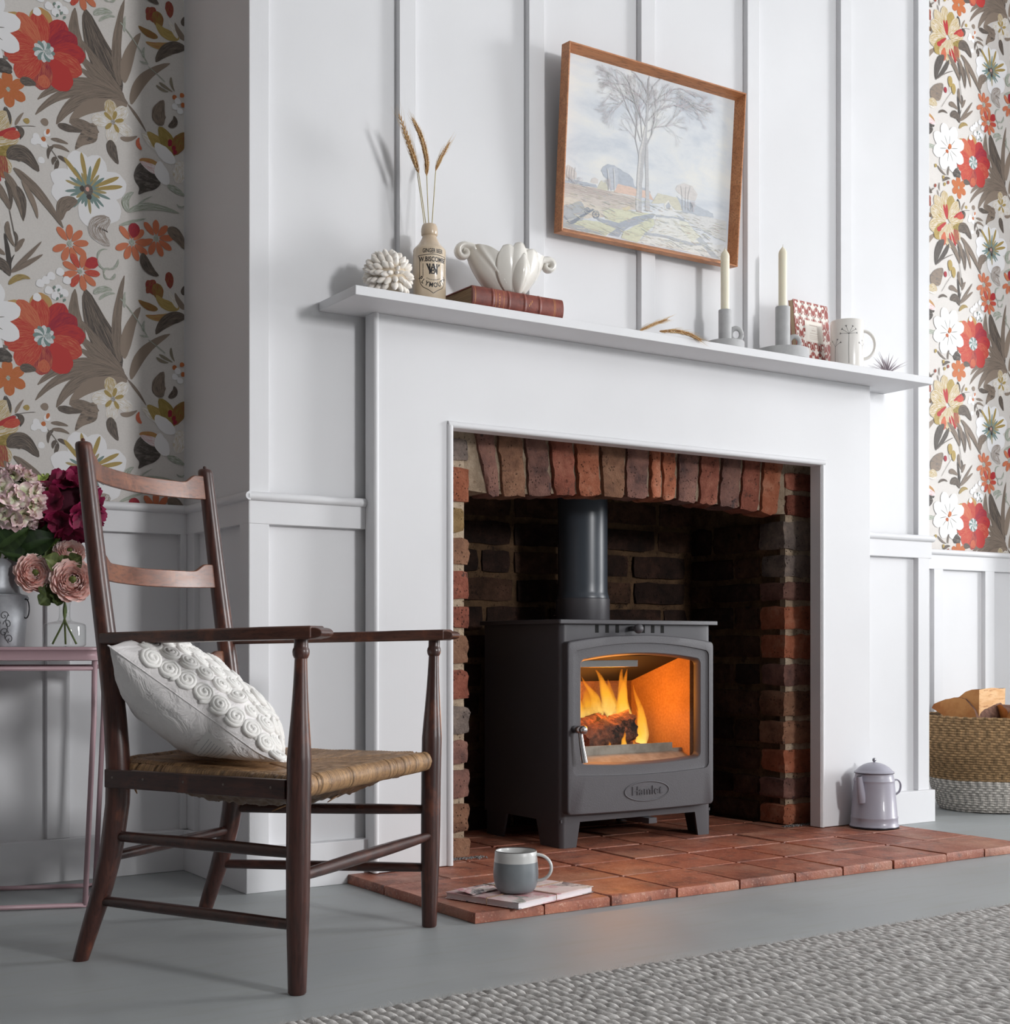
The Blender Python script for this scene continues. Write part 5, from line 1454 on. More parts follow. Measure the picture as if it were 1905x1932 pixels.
PAPER = [[1,0,1,[[99,-7],[64,33],[74,122]],62],[1,1,0,[[184,-59],[125,18],[99,125]],118],[1,0,1,[[194,-70],[145,-22],[87,51]],44],[1,0,1,[[184,-40],[161,40],[194,172]],44],[1,0,0,[[194,-31],[194,34],[234,100]],52],[1,0,0,[[211,-80],[224,-4],[309,43]],46],[1,0,1,[[202,-81],[119,-28],[82,15]],50],[1,0,1,[[202,-81],[125,-40],[80,-18]],40],[1,0,1,[[184,-69],[74,-19],[-14,-117]],52],[1,0,1,[[177,-67],[48,-57],[-19,-154]],44],[1,0,1,[[184,-71],[74,-71],[30,-166]],60],[1,0,0,[[201,-85],[99,-91],[61,-157]],58],[1,0,1,[[202,-81],[231,-111],[249,-141]],14],[1,0,1,[[61,-153],[99,-155],[132,-165]],50],[1,1,0,[[33,-167],[55,-171],[93,-171]],34],[0,0,1,[[130,-165],[124,-147],[106,-151],[83,-184],[74,-218],[93,-205],[124,-189]]],[2,2,7,[[1,0]],95,96,70,14],[2,2,7,[[1,0]],140,104,66,14],[2,5,6,[[1,0]],60,88,62,14],[2,5,7,[[1,0]],100,84,56,14],[2,7,5,[[1,0]],128,92,50,14],[2,6,5,[[1,0]],35,86,64,14],[2,5,6,[[1,0]],8,92,66,14],[2,5,7,[[1,0]],-20,88,66,14],[2,5,5,[[1,0]],-55,92,74,14],[2,6,7,[[1,0]],-95,86,62,14],[2,5,7,[[1,0]],-130,90,66,14],[2,5,7,[[1,0]],172,96,66,14],[2,5,7,[[1,0]],198,88,64,14],[2,7,5,[[1,-55]],-90,34,36,0],[2,9,9,[[1,0]],0,26,16,2],[2,4,9,[[1,0]],30,26,16,2],[2,9,9,[[1,0]],60,26,16,2],[2,4,9,[[1,0]],90,26,16,2],[2,9,9,[[1,0]],120,26,16,2],[2,4,9,[[1,0]],150,26,16,2],[2,9,9,[[1,0]],180,26,16,2],[2,4,9,[[1,0]],210,26,16,2],[2,9,9,[[1,0]],240,26,16,2],[2,4,9,[[1,0]],270,26,16,2],[2,9,9,[[1,0]],300,26,16,2],[2,4,9,[[1,0]],330,26,16,2],[2,9,4,[[11,1]],0,16,20,-8],[2,6,3,[[268,141]],120,44,30,-8],[2,6,3,[[254,144]],60,44,26,-8],[2,3,6,[[281,131]],100,46,36,-8],[2,6,3,[[309,165]],95,44,26,-8],[1,3,6,[[278,101],[251,101],[229,117]],34],[1,2,3,[[333,111],[291,107],[274,136]],46],[1,2,6,[[329,96],[285,72],[247,82]],34],[1,4,2,[[329,110],[316,130],[305,151]],22],[1,0,0,[[350,111],[333,117],[322,148]],28],[1,1,0,[[350,91],[298,89],[273,38]],56],[1,1,0,[[350,148],[336,148],[347,169]],20],[2,8,7,[[-81,-107]],95,42,30,4],[2,8,7,[[-81,-107]],155,42,30,4],[2,8,7,[[-81,-107]],215,42,30,4],[2,8,7,[[-81,-107]],275,42,30,4],[2,8,7,[[-81,-107]],335,42,30,4],[2,8,7,[[-81,-107]],395,42,30,4],[2,10,4,[[-81,-108]],0,10,14,-5],[1,1,0,[[-54,-83],[-39,-77],[-17,-83]],40],[1,1,11,[[-72,-66],[-90,-64],[-99,-41]],52],[1,11,0,[[-117,-54],[-99,-34],[-81,-36]],40],[2,2,4,[[166,-132]],100,52,38,5],[2,4,2,[[166,-132]],50,52,38,5],[2,4,2,[[166,-132]],-25,52,38,5],[2,4,2,[[166,-132]],-95,52,38,5],[2,4,2,[[166,-132]],185,52,38,5],[2,2,3,[[166,-132]],20,26,12,4],[2,2,3,[[166,-132]],75,26,12,4],[2,2,3,[[166,-132]],140,26,12,4],[2,2,3,[[166,-132]],-60,26,12,4],[2,2,3,[[166,-132]],-130,26,12,4],[2,11,4,[[166,-133]],0,12,16,-6],[1,0,0,[[184,-167],[204,-173],[226,-155]],22],[1,1,0,[[161,-178],[158,-202],[179,-233]],46],[1,0,1,[[17,-204],[39,-203],[58,-208]],18],[1,0,1,[[19,-220],[42,-215],[61,-227]],18],[1,1,0,[[23,-222],[8,-228],[11,-253]],18],[1,1,0,[[33,-242],[48,-245],[56,-256]],18],[1,1,0,[[31,-246],[20,-251],[22,-265]],18],[1,1,0,[[34,-251],[30,-265],[27,-283]],18],[1,11,11,[[1,-213],[20,-229],[36,-254]],4],[2,4,4,[[-17,-205]],40,18,20,-9],[2,4,4,[[-11,-214]],40,18,20,-9],[2,4,4,[[8,-193]],40,18,20,-9],[2,4,4,[[-22,-218]],40,18,20,-9],[2,4,4,[[-5,-259]],40,18,20,-9],[2,4,4,[[1,-220]],40,18,20,-9],[2,8,7,[[0,-208]],0,12,14,-6],[2,8,7,[[10,-188]],70,16,10,-8],[2,2,3,[[-39,-173]],0,16,16,-8],[2,0,0,[[3,-167]],0,20,22,-10],[1,0,0,[[-65,-189],[-60,-173],[-46,-155]],22],[1,11,11,[[-93,-208],[-63,-186],[-17,-182]],5],[1,1,11,[[-65,-192],[-45,-191],[-54,-220]],28],[1,1,11,[[-81,-193],[-93,-173],[-88,-150]],28],[1,1,11,[[-78,-195],[-72,-175],[-86,-150]],22],[2,4,4,[[104,-310]],110,98,74,4],[2,4,4,[[104,-310]],72,96,70,4],[2,4,4,[[104,-310]],20,104,84,4],[2,4,4,[[104,-310]],-38,100,84,4],[2,4,4,[[104,-310]],-82,94,72,4],[2,4,4,[[104,-310]],195,92,70,4],[2,4,4,[[104,-310]],165,94,64,4],[2,2,9,[[104,-309]],0.0,44.0,9,6],[2,9,9,[[104,-309]],13.846153846153847,54.439872970474084,9,6],[2,9,9,[[104,-309]],27.692307692307693,30.088325949131498,9,6],[2,9,9,[[104,-309]],41.53846153846154,52.09815670143479,9,6],[2,2,9,[[104,-309]],55.38461538461539,47.120458797403465,9,6],[2,9,9,[[104,-309]],69.23076923076923,31.743669554362,9,6],[2,9,9,[[104,-309]],83.07692307692308,57.21173937221746,9,6],[2,9,9,[[104,-309]],96.92307692307692,38.651000159423916,9,6],[2,2,9,[[104,-309]],110.76923076923077,37.916081290993446,9,6],[2,9,9,[[104,-309]],124.61538461538461,57.456138143029634,9,6],[2,9,9,[[104,-309]],138.46153846153845,32.152914341547614,9,6],[2,9,9,[[104,-309]],152.30769230769232,46.33072004952018,9,6],[2,2,9,[[104,-309]],166.15384615384616,52.74127989582952,9,6],[2,9,9,[[104,-309]],180.0,30.021069570706594,9,6],[2,9,9,[[104,-309]],193.84615384615384,53.88637240052461,9,6],[2,9,9,[[104,-309]],207.69230769230768,44.804824693468944,9,6],[2,2,9,[[104,-309]],221.53846153846155,33.041156810290836,9,6],[2,9,9,[[104,-309]],235.3846153846154,57.79840418306885,9,6],[2,9,9,[[104,-309]],249.23076923076923,36.57175151149715,9,6],[2,9,9,[[104,-309]],263.0769230769231,40.1001235129262,9,6],[2,2,9,[[104,-309]],276.9230769230769,56.62503686708333,9,6],[2,9,9,[[104,-309]],290.7692307692308,31.076357822451,9,6],[2,9,9,[[104,-309]],304.61538461538464,48.596388913919554,9,6],[2,9,9,[[104,-309]],318.46153846153845,50.798714741906906,9,6],[2,2,9,[[104,-309]],332.3076923076923,30.343969869971943,9,6],[2,9,9,[[104,-309]],346.15384615384613,55.39865610111802,9,6],[2,2,3,[[104,-309]],100,74,13,20],[2,2,3,[[104,-309]],15,74,13,20],[2,2,3,[[104,-309]],30,74,13,20],[2,2,3,[[104,-309]],70,74,13,20],[2,2,3,[[104,-309]],130,74,13,20],[2,11,1,[[106,-310]],0,26,34,-13],[2,1,1,[[91,-309]],0,12,18,-6],[2,1,1,[[107,-326]],0,14,16,-6],[2,7,4,[[104,-308]],0,10,14,-5],[1,0,1,[[80,-342],[33,-347],[42,-393]],60],[1,1,11,[[291,-248],[244,-204],[221,-265]],70],[0,1,11,[[237,-234],[224,-248],[220,-265],[231,-282],[229,-298],[247,-289],[271,-278],[285,-259],[268,-239],[254,-232]]],[1,4,2,[[302,-176],[264,-167],[237,-146]],50],[1,2,3,[[298,-184],[274,-155],[251,-140]],54],[1,3,2,[[319,-186],[302,-146],[281,-121]],70],[1,3,6,[[319,-183],[333,-140],[354,-123]],60],[1,4,4,[[322,-202],[285,-183],[273,-162]],62],[1,2,5,[[295,-234],[261,-208],[231,-213]],40],[1,4,5,[[298,-237],[258,-228],[234,-216]],40],[1,4,4,[[305,-259],[278,-231],[285,-206]],66],[1,4,2,[[326,-252],[340,-222],[326,-202]],60],[1,4,2,[[350,-210],[336,-203],[322,-206]],40],[2,6,6,[[309,-158]],60,14,12,-7],[2,6,6,[[319,-166]],60,14,12,-7],[2,6,6,[[322,-176]],60,14,12,-7],[2,6,6,[[309,-152]],60,14,12,-7],[1,7,5,[[237,-186],[221,-176],[231,-158]],20],[1,0,1,[[291,-115],[268,-94],[293,-53]],64],[1,1,0,[[305,-116],[329,-104],[319,-86]],30],[1,10,4,[[184,114],[221,80],[254,26]],5],[1,10,4,[[194,93],[192,116],[196,133]],13],[1,10,4,[[244,40],[237,51],[244,68]],14],[1,10,4,[[254,29],[241,29],[231,31]],9],[1,10,4,[[119,117],[138,138],[164,132]],30],[1,10,4,[[132,104],[151,128],[171,124]],16],[1,10,4,[[254,22],[278,8],[298,-7]],4],[1,10,4,[[204,-346],[244,-310],[333,-327]],34],[1,10,4,[[181,-383],[211,-368],[247,-355]],16],[1,10,4,[[204,-346],[184,-314],[217,-295]],34],[1,10,4,[[217,-337],[237,-311],[264,-296]],8],[1,10,4,[[302,-263],[329,-271],[347,-281]],30],[1,10,4,[[326,-305],[336,-317],[347,-305]],8],[1,0,10,[[281,-11],[295,-18],[316,-27]],14],[1,0,10,[[312,9],[309,-8],[321,-24]],14],[1,0,10,[[274,-19],[288,-30],[305,-29]],14],[2,8,7,[[321,-39]],50,14,14,-7],[2,8,7,[[340,-30]],50,14,14,-7],[2,8,7,[[343,-54]],50,14,14,-7],[2,4,4,[[329,-47]],50,18,20,-9],[2,4,4,[[322,-62]],50,18,20,-9],[2,4,4,[[335,-70]],50,18,20,-9],[2,7,7,[[61,-446]],10,40,20,9],[2,7,7,[[61,-446]],50,40,20,9],[2,7,7,[[61,-446]],90,40,20,9],[2,7,7,[[61,-446]],130,40,20,9],[2,7,7,[[61,-446]],210,40,20,9],[2,7,7,[[61,-446]],250,40,20,9],[2,7,7,[[61,-446]],290,40,20,9],[2,7,7,[[61,-446]],330,40,20,9],[2,10,4,[[61,-446]],0,13,18,-6],[2,7,7,[[212,-419]],10,40,20,9],[2,7,7,[[212,-419]],50,40,20,9],[2,7,7,[[212,-419]],90,40,20,9],[2,7,7,[[212,-419]],130,40,20,9],[2,7,7,[[212,-419]],210,40,20,9],[2,7,7,[[212,-419]],250,40,20,9],[2,7,7,[[212,-419]],290,40,20,9],[2,7,7,[[212,-419]],330,40,20,9],[2,10,4,[[212,-419]],0,13,18,-6],[2,7,7,[[273,-399]],10,40,20,9],[2,7,7,[[273,-399]],50,40,20,9],[2,7,7,[[273,-399]],90,40,20,9],[2,7,7,[[273,-399]],130,40,20,9],[2,7,7,[[273,-399]],210,40,20,9],[2,7,7,[[273,-399]],250,40,20,9],[2,7,7,[[273,-399]],290,40,20,9],[2,7,7,[[273,-399]],330,40,20,9],[2,10,4,[[273,-399]],0,13,18,-6],[2,6,5,[[217,-393]],80,40,34,-14],[1,0,4,[[158,-371],[99,-400],[158,-436]],90],[1,0,1,[[302,-373],[329,-375],[348,-415]],56],[2,5,7,[[88,-509]],0,40,20,9],[2,7,7,[[88,-509]],40,40,20,9],[2,7,7,[[88,-509]],80,40,20,9],[2,5,7,[[88,-509]],120,40,20,9],[2,7,7,[[88,-509]],160,40,20,9],[2,7,7,[[88,-509]],200,40,20,9],[2,5,7,[[88,-509]],240,40,20,9],[2,7,7,[[88,-509]],280,40,20,9],[2,7,7,[[88,-509]],320,40,20,9],[2,5,6,[[110,-487]],30,40,32,-14],[2,10,4,[[86,-509]],0,12,14,-6],[1,10,4,[[128,-474],[128,-444],[153,-446]],9],[1,10,4,[[179,-466],[176,-492],[153,-494]],12],[1,10,4,[[128,-474],[133,-498],[153,-494]],9],[1,10,4,[[143,-506],[143,-490],[157,-491]],9],[1,10,4,[[171,-502],[169,-516],[157,-517]],12],[1,10,4,[[143,-506],[146,-520],[157,-517]],9],[1,1,0,[[240,-441],[244,-482],[280,-491]],48],[2,4,4,[[-8,-551]],30,22,24,-11],[2,4,4,[[5,-542]],30,22,24,-11],[2,4,4,[[18,-530]],30,22,24,-11],[2,4,4,[[39,-517]],30,22,24,-11],[2,4,4,[[12,-565]],30,22,24,-11],[2,4,4,[[35,-558]],30,22,24,-11],[2,4,4,[[49,-566]],30,22,24,-11],[2,4,4,[[28,-576]],30,22,24,-11],[2,4,4,[[-15,-585]],30,22,24,-11],[2,4,4,[[55,-535]],30,22,24,-11],[2,9,10,[[25,-556]],60,10,7,-5],[2,9,10,[[35,-561]],60,10,7,-5],[2,9,10,[[42,-574]],60,10,7,-5],[2,9,10,[[49,-583]],60,10,7,-5],[2,9,10,[[32,-582]],60,10,7,-5],[1,1,1,[[-77,-537],[-80,-484],[-90,-446]],30],[1,0,1,[[-77,-537],[-38,-494],[-5,-452]],30],[1,0,1,[[-74,-535],[-35,-507],[-2,-482]],34],[1,0,1,[[-64,-485],[-54,-460],[-44,-452]],34],[1,1,1,[[-77,-537],[-87,-529],[-99,-519]],46],[1,1,1,[[-80,-531],[-77,-510],[-67,-492]],12],[1,2,1,[[-80,-564],[-57,-534],[-31,-544]],40],[2,2,4,[[-146,-244]],100,110,62,10],[2,2,3,[[-146,-244]],75,100,56,10],[2,2,4,[[-146,-244]],130,108,60,10],[2,2,4,[[-146,-244]],50,104,58,10],[2,2,4,[[-146,-244]],160,96,70,10],[2,2,4,[[-146,-244]],200,104,66,10],[2,2,3,[[-146,-244]],225,96,60,10],[2,2,4,[[-146,-244]],250,90,60,10],[2,2,4,[[-146,-244]],-80,92,66,10],[2,2,4,[[-146,-244]],-40,88,54,10],[2,2,4,[[-146,-244]],20,92,56,10],[2,5,6,[[-146,-244]],95,60,16,8],[2,5,6,[[-146,-244]],110,60,16,8],[2,5,6,[[-146,-244]],30,60,16,40],[2,5,6,[[-146,-244]],215,60,16,8],[2,5,6,[[-146,-244]],-60,60,16,40],[2,5,6,[[-146,-244]],-75,60,16,40],[2,5,7,[[-82,-217]],20,46,26,-12],[2,7,5,[[-166,-305]],-100,56,34,-20],[2,6,2,[[-97,-284]],-80,76,36,-36],[2,5,6,[[-187,-277]],200,28,22,-8],[0,3,2,[[-116,-257],[-88,-240],[-63,-236],[-82,-253],[-78,-265],[-109,-266]]],[1,1,0,[[-82,-269],[-54,-228],[-11,-287]],110],[1,1,11,[[-165,-315],[-207,-350],[-210,-411]],92],[1,1,11,[[-137,-325],[-161,-371],[-207,-410]],50],[1,0,1,[[-146,-306],[-94,-340],[-77,-390]],60],[1,0,1,[[-91,-303],[-57,-339],[-46,-410]],56],[1,1,0,[[-63,-331],[-41,-356],[-47,-408]],44],[1,0,0,[[-50,-317],[-19,-363],[-14,-399]],24],[1,0,1,[[-69,-290],[-7,-331],[46,-411]],62],[1,1,0,[[-88,-323],[-69,-351],[-77,-390]],26],[1,11,11,[[-78,-391],[-72,-422],[-66,-450]],6],[1,0,1,[[-82,-417],[-88,-445],[-66,-474]],36],[1,1,0,[[-69,-438],[-57,-450],[-66,-474]],20],[1,11,11,[[-210,-413],[-174,-383],[-112,-359]],8],[0,0,11,[[-240,-455],[-213,-431],[-172,-419],[-174,-449],[-192,-486],[-234,-484],[-240,-475]]],[1,2,4,[[-246,-508],[-225,-489],[-204,-506]],90],[2,2,3,[[-131,-401]],90,44,30,-22],[2,2,3,[[-112,-424]],95,44,30,-22],[2,6,5,[[-157,-439]],0,18,26,-9],[1,11,11,[[-137,-412],[-140,-428],[-135,-444]],4],[1,11,11,[[-122,-438],[-152,-470],[-180,-508]],4],[1,1,11,[[-85,-154],[-75,-171],[-77,-190]],22],[1,1,0,[[-57,-192],[-47,-199],[-52,-216]],24],[1,11,11,[[-243,-234],[-234,-241],[-231,-248]],10],[2,4,4,[[-139,27]],20,92,60,6],[2,4,4,[[-139,27]],65,92,60,6],[2,4,4,[[-139,27]],110,92,60,6],[2,4,4,[[-139,27]],155,92,60,6],[2,4,4,[[-139,27]],200,92,60,6],[2,4,4,[[-139,27]],245,92,60,6],[2,4,4,[[-139,27]],290,92,60,6],[2,4,4,[[-139,27]],335,92,60,6],[2,11,10,[[-139,25]],10,44,3,10],[2,11,10,[[-139,25]],46,44,3,10],[2,11,10,[[-139,25]],82,44,3,10],[2,11,10,[[-139,25]],118,44,3,10],[2,11,10,[[-139,25]],154,44,3,10],[2,11,10,[[-139,25]],190,44,3,10],[2,11,10,[[-139,25]],226,44,3,10],[2,11,10,[[-139,25]],262,44,3,10],[2,11,10,[[-139,25]],298,44,3,10],[2,11,10,[[-139,25]],334,44,3,10],[2,8,7,[[-134,32]],60,24,22,-10],[2,8,6,[[-148,13]],0,18,18,-9],[0,1,11,[[-116,-57],[-100,-40],[-86,-42],[-72,-57],[-82,-69],[-106,-72]]],[1,11,0,[[-201,-49],[-180,-69],[-152,-76]],22],[1,11,0,[[-143,-75],[-146,-59],[-135,-39]],22],[1,1,0,[[-171,-100],[-155,-83],[-131,-84]],34],[1,11,0,[[-219,-135],[-231,-139],[-238,-153]],14],[1,11,0,[[-190,-109],[-195,-128],[-189,-139]],16],[1,11,0,[[-202,-138],[-198,-149],[-193,-162]],12],[2,2,3,[[-211,-51]],60,16,14,-8],[2,2,3,[[-168,-85]],60,16,14,-8],[2,2,3,[[-161,-110]],60,16,14,-8],[2,6,3,[[-142,-100]],60,16,14,-8],[2,6,3,[[-213,-124]],60,16,14,-8],[1,0,1,[[-135,185],[-122,200],[-88,179]],54],[1,1,0,[[-195,144],[-171,165],[-146,152]],26],[1,1,0,[[-128,146],[-94,174],[-77,131]],80]]
# ================================================================== floral print of the wallpaper
def print_mat():
    m = attr_mat('wallpaper_print', rough=0.6, streak=0.85, spec=0.3)
    return m
M_PRINT = print_mat()
def print_wall(parent, x0, z0, cols, rows, xmin, xmax):
    b = MB(); b.usecol = True; b.useuv = True
    r = random.Random(11)
    idx = 0
    for ci in cols:
        for rj in rows:
            ox = x0 + 0.51 * ci; oz = z0 + 0.675 * rj - (0.3375 if ci % 2 else 0)
            for si, s in enumerate(PAPER):
                pts = [(p[0] / 1000, p[1] / 1000) for p in s[3]]
                ux = sum(p[0] for p in pts) / len(pts)
                if not (-0.25 <= ux <= (0.45 if (ci == 0 and parent is wall_left) else 0.27)): continue
                if ox + ux < xmin or ox + ux > xmax: continue
                y = YA - 0.0004 - 0.000006 * si
                b.color(PAPER_COLS[s[1]], PAPER_COLS[s[2]])
                wj = lambda a: 1 + 0.10 * mnoise.noise(Vector((a * 5, si * 1.7, 0)))
                right = s[3][0][0] < -60
                if s[0] == 0:
                    P = spline(pts + [pts[0]], 4) if len(pts) > 3 else [Vector((p[0], p[1], 0)) for p in pts]
                    P = [(p[0] if not isinstance(p, Vector) else p.x, p[1] if not isinstance(p, Vector) else p.y) for p in [Vector((q[0], q[1], 0)) for q in P]][:-1]
                    cxm = sum(p[0] for p in P) / len(P); czm = sum(p[1] for p in P) / len(P)
                    if oz + czm < 0.86: continue
                    i0 = b.addv([(ox + p[0], y, oz + p[1]) for p in P] + [(ox + cxm, y, oz + czm)])
                    n = len(P)
                    for k in range(n):
                        q = (k + 1) % n
                        uv = lambda a: ((a[0] - cxm) * 12, (a[1] - czm) * 4)
                        b.addf([i0 + k, i0 + q, i0 + n], (uv(P[k]), uv(P[q]), (0, 0)))
                    continue
                if s[0] == 1:
                    w = s[4] / 1000 * (0.36 if right else 0.55)
                    A, B, C = [Vector((p[0], p[1], 0)) for p in pts]
                    N = 14
                    ax = bez(A, B, C, N)
                    prof = [0.25 + 0.75 * sin(pi * min(1, (k / N) ** 0.8 * 0.98 + 0.02)) if w > 0.004 else 1.0 for k in range(N + 1)]
                    prof = [p_ if k < N else 0.08 for k, p_ in enumerate(prof)]
                    if w > 0.004: prof[0] = 0.18
                else:
                    ang = radians(s[4]); L = s[5] / 1000 * 0.92; W = s[6] / 1000 * 0.82; off = s[7] / 1000
                    w = W
                    N = 12
                    d = Vector((cos(ang), sin(ang), 0)); c0 = Vector((pts[0][0], pts[0][1], 0))
                    ax = [c0 + d * (off + L * k / N) for k in range(N + 1)]
                    prof = [max(0.12, sqrt(max(0.0, 1 - (2 * (k / N) ** 1.25 - 1) ** 2))) for k in range(N + 1)]
                if oz + max(p.y for p in ax) < 0.86: continue
                vs = []
                for k in range(N + 1):
                    t = (ax[min(k + 1, N)] - ax[max(k - 1, 0)])
                    if t.length < 1e-9: t = Vector((1, 0, 0))
                    t.normalize(); nn = Vector((-t.y, t.x, 0))
                    h = w * 0.5 * prof[k] * wj(k / N); h2 = w * 0.5 * prof[k] * wj(k / N + 3)
                    a, c = ax[k] + nn * h, ax[k] - nn * h2
                    vs += [(ox + a.x, y, oz + a.y), (ox + c.x, y, oz + c.y)]
                i0 = b.addv(vs)
                o = (si * 0.37) % 5
                for k in range(N):
                    b.addf([i0 + 2 * k, i0 + 2 * k + 1, i0 + 2 * k + 3, i0 + 2 * k + 2], ((o + k / N, o), (o + k / N, o + 1), (o + (k + 1) / N, o + 1), (o + (k + 1) / N, o)))
    ob = b.build('printed_flowers', M_PRINT, parent, normals=False)
    ob['kind'] = 'stuff'
print_wall(wall_left, 0.8836, 1.9673, [-2, -1, 0], [-1, 0, 1, 2], -0.4, 1.6)
print_wall(wall_right, 4.2805, 2.3574, [-1, 0, 1, 2], [-2, -1, 0, 1, 2], 3.55, 5.4)
# ================================================================== framed landscape print
W_FRAME = wood_mat('orange_oak_frame', (176, 112, 70), (196, 132, 88), (210, 150, 106), rough=0.5, axis=(3, 26, 26), coat=0.05)
PX0, PX1 = 2.071, 2.6817
PZ0 = 1.6273; PH = 0.4785
tilt = atan2(2.915 - 2.8795, PH)     # the top hangs forward
pic = thing('framed_picture', 'country landscape picture in a plain orange wood frame hanging above the mantel shelf', 'picture', ((PX0 + PX1) / 2, 2.9145, PZ0))
pic.rotation_euler = (tilt, 0, 0)
PW = PX1 - PX0; FD = 0.0345; FW = 0.010
def fr(name, pts0, pts1):
    pass
# mitred box frame: the four bars are sloping inside
fx0, fx1, fz0, fz1 = -PW / 2, PW / 2, 0.0, PH
ins = 0.0175
def bar(o0, o1, i0_, i1_):
    """o: outer corners (x,z); i: inner corners at the picture plane"""
    b = MB()
    v = []
    for (o, i) in ((o0, i0_), (o1, i1_)):
        lip = (o[0] + (i[0] - o[0]) * 0.22, o[1] + (i[1] - o[1]) * 0.22)
        v += [(o[0], 0, o[1]), (o[0], -FD, o[1]), (lip[0], -FD, lip[1]), (i[0], -0.005, i[1]), (i[0], 0, i[1])]
    k = b.addv(v)
    for q in range(5):
        r_ = (q + 1) % 5
        b.addf([k + q, k + r_, k + 5 + r_, k + 5 + q])
    b.addf([k + q for q in range(5)]); b.addf([k + 5 + q for q in range(5)][::-1])
    b.build('frame_bar', W_FRAME, pic, bevel=0.0008)
oc = [(fx0, fz0), (fx1, fz0), (fx1, fz1), (fx0, fz1)]
ic = [(fx0 + ins, fz0 + ins), (fx1 - ins, fz0 + ins), (fx1 - ins, fz1 - ins), (fx0 + ins, fz1 - ins)]
for k in range(4):
    bar(oc[k], oc[(k + 1) % 4], ic[k], ic[(k + 1) % 4])
def sky_mat():
    t = NT('painted_sky')
    f = t.noise(t.coord((3.0, 1, 7.0)), 1.6, 6, 0.6, 0.4)
    c = t.ramp(f, [(0.34, lin((200, 206, 214))), (0.5, lin((220, 223, 226))), (0.66, lin((232, 231, 226)))])
    w = t.noise(t.coord((300, 300, 300)), 1, 2)
    c = t.mix(t.math('MULTIPLY', w, 0.12), c, lin((190, 192, 196)))
    t.link(c, t.p.inputs['Base Color'])
    t.p.inputs['Roughness'].default_value = 0.42
    t.p.inputs['Specular IOR Level'].default_value = 0.3
    return t.m
AX0, AX1, AZ0, AZ1 = fx0 + ins - 0.001, fx1 - ins + 0.001, fz0 + ins - 0.001, fz1 - ins + 0.001
b = MB(); b.box(AX0, AX1, -0.006, -0.002, AZ0, AZ1)
canvas = b.build('canvas', sky_mat(), pic)
def apt(q, lay):
    return (AX0 + (AX1 - AX0) * q[0] / 1000, -0.0062 - lay, AZ0 + (AZ1 - AZ0) * q[1] / 1000)
b = MB(); b.usecol = True; b.useuv = True
def hazed(c): return tuple(x * 0.72 + 61 for x in c)  # pale reflective haze mixed into the print colours
for k, (c, pts) in enumerate(ART['P']):
    if k < 8: continue
    pts = [(min(1000, max(0, p[0])), min(1000, max(0, p[1]))) for p in pts]
    b.color(hazed(c), hazed(tuple(x * 0.86 for x in c)))
    P = [apt(p, 0.000012 * k) for p in pts]
    pm_ = [(a_, c_) for a_, c_ in zip(pts, pts[1:] + pts[:1])]
    Q = []
    for (a_, c_) in pm_:
        for q_ in range(5):
            u_ = a_[0] + (c_[0] - a_[0]) * q_ / 5; v_ = a_[1] + (c_[1] - a_[1]) * q_ / 5
            Q.append((u_ + 5 * mnoise.noise(Vector((u_ * .03, v_ * .03, k))), v_ + 6 * mnoise.noise(Vector((u_ * .03, v_ * .03, k + 50)))))
    Q = [(min(1000, max(0, q_[0])), min(1000, max(0, q_[1]))) for q_ in Q]
    b.poly([apt(p, 0.000012 * k) for p in Q], [(p[0] * 0.012, p[1] * 0.003) for p in Q])
lay = [0.0008]
def stroke(pts, w, c):
    b.color(hazed(c))
    P = [Vector(apt(p, lay[0])) for p in pts]
    lay[0] += 0.0000008
    vs = []
    for k in range(len(P)):
        t = P[min(k + 1, len(P) - 1)] - P[max(k - 1, 0)]
        if t.length < 1e-9: t = Vector((1, 0, 0))
        t.normalize(); n = Vector((-t.z, 0, t.x)) * w * 0.5
        vs += [P[k] + n, P[k] - n]
    i0 = b.addv(vs)
    for k in range(len(P) - 1):
        b.addf([i0 + 2 * k, i0 + 2 * k + 1, i0 + 2 * k + 3, i0 + 2 * k + 2])
for c, w, pts in ART['L']: stroke(pts, w * 0.0005, c)
hr = random.Random(77)
for _ in range(520):
    u_, v_ = hr.uniform(10, 960), hr.uniform(8, 300)
    lim = 290 - 0.06 * u_
    if v_ > lim: continue
    L_ = hr.uniform(12, 46); sl = hr.uniform(-0.25, 0.1) if v_ > 150 else hr.uniform(-0.5, 0.5)
    c_ = hr.choice(((196, 190, 170), (172, 176, 168), (210, 206, 182), (164, 170, 176), (200, 180, 166), (222, 220, 206)))
    stroke([(u_, v_), (u_ + L_ * .5, v_ + L_ * .5 * sl + 1), (min(985, u_ + L_), v_ + L_ * sl)], hr.uniform(0.0006, 0.0014), c_)
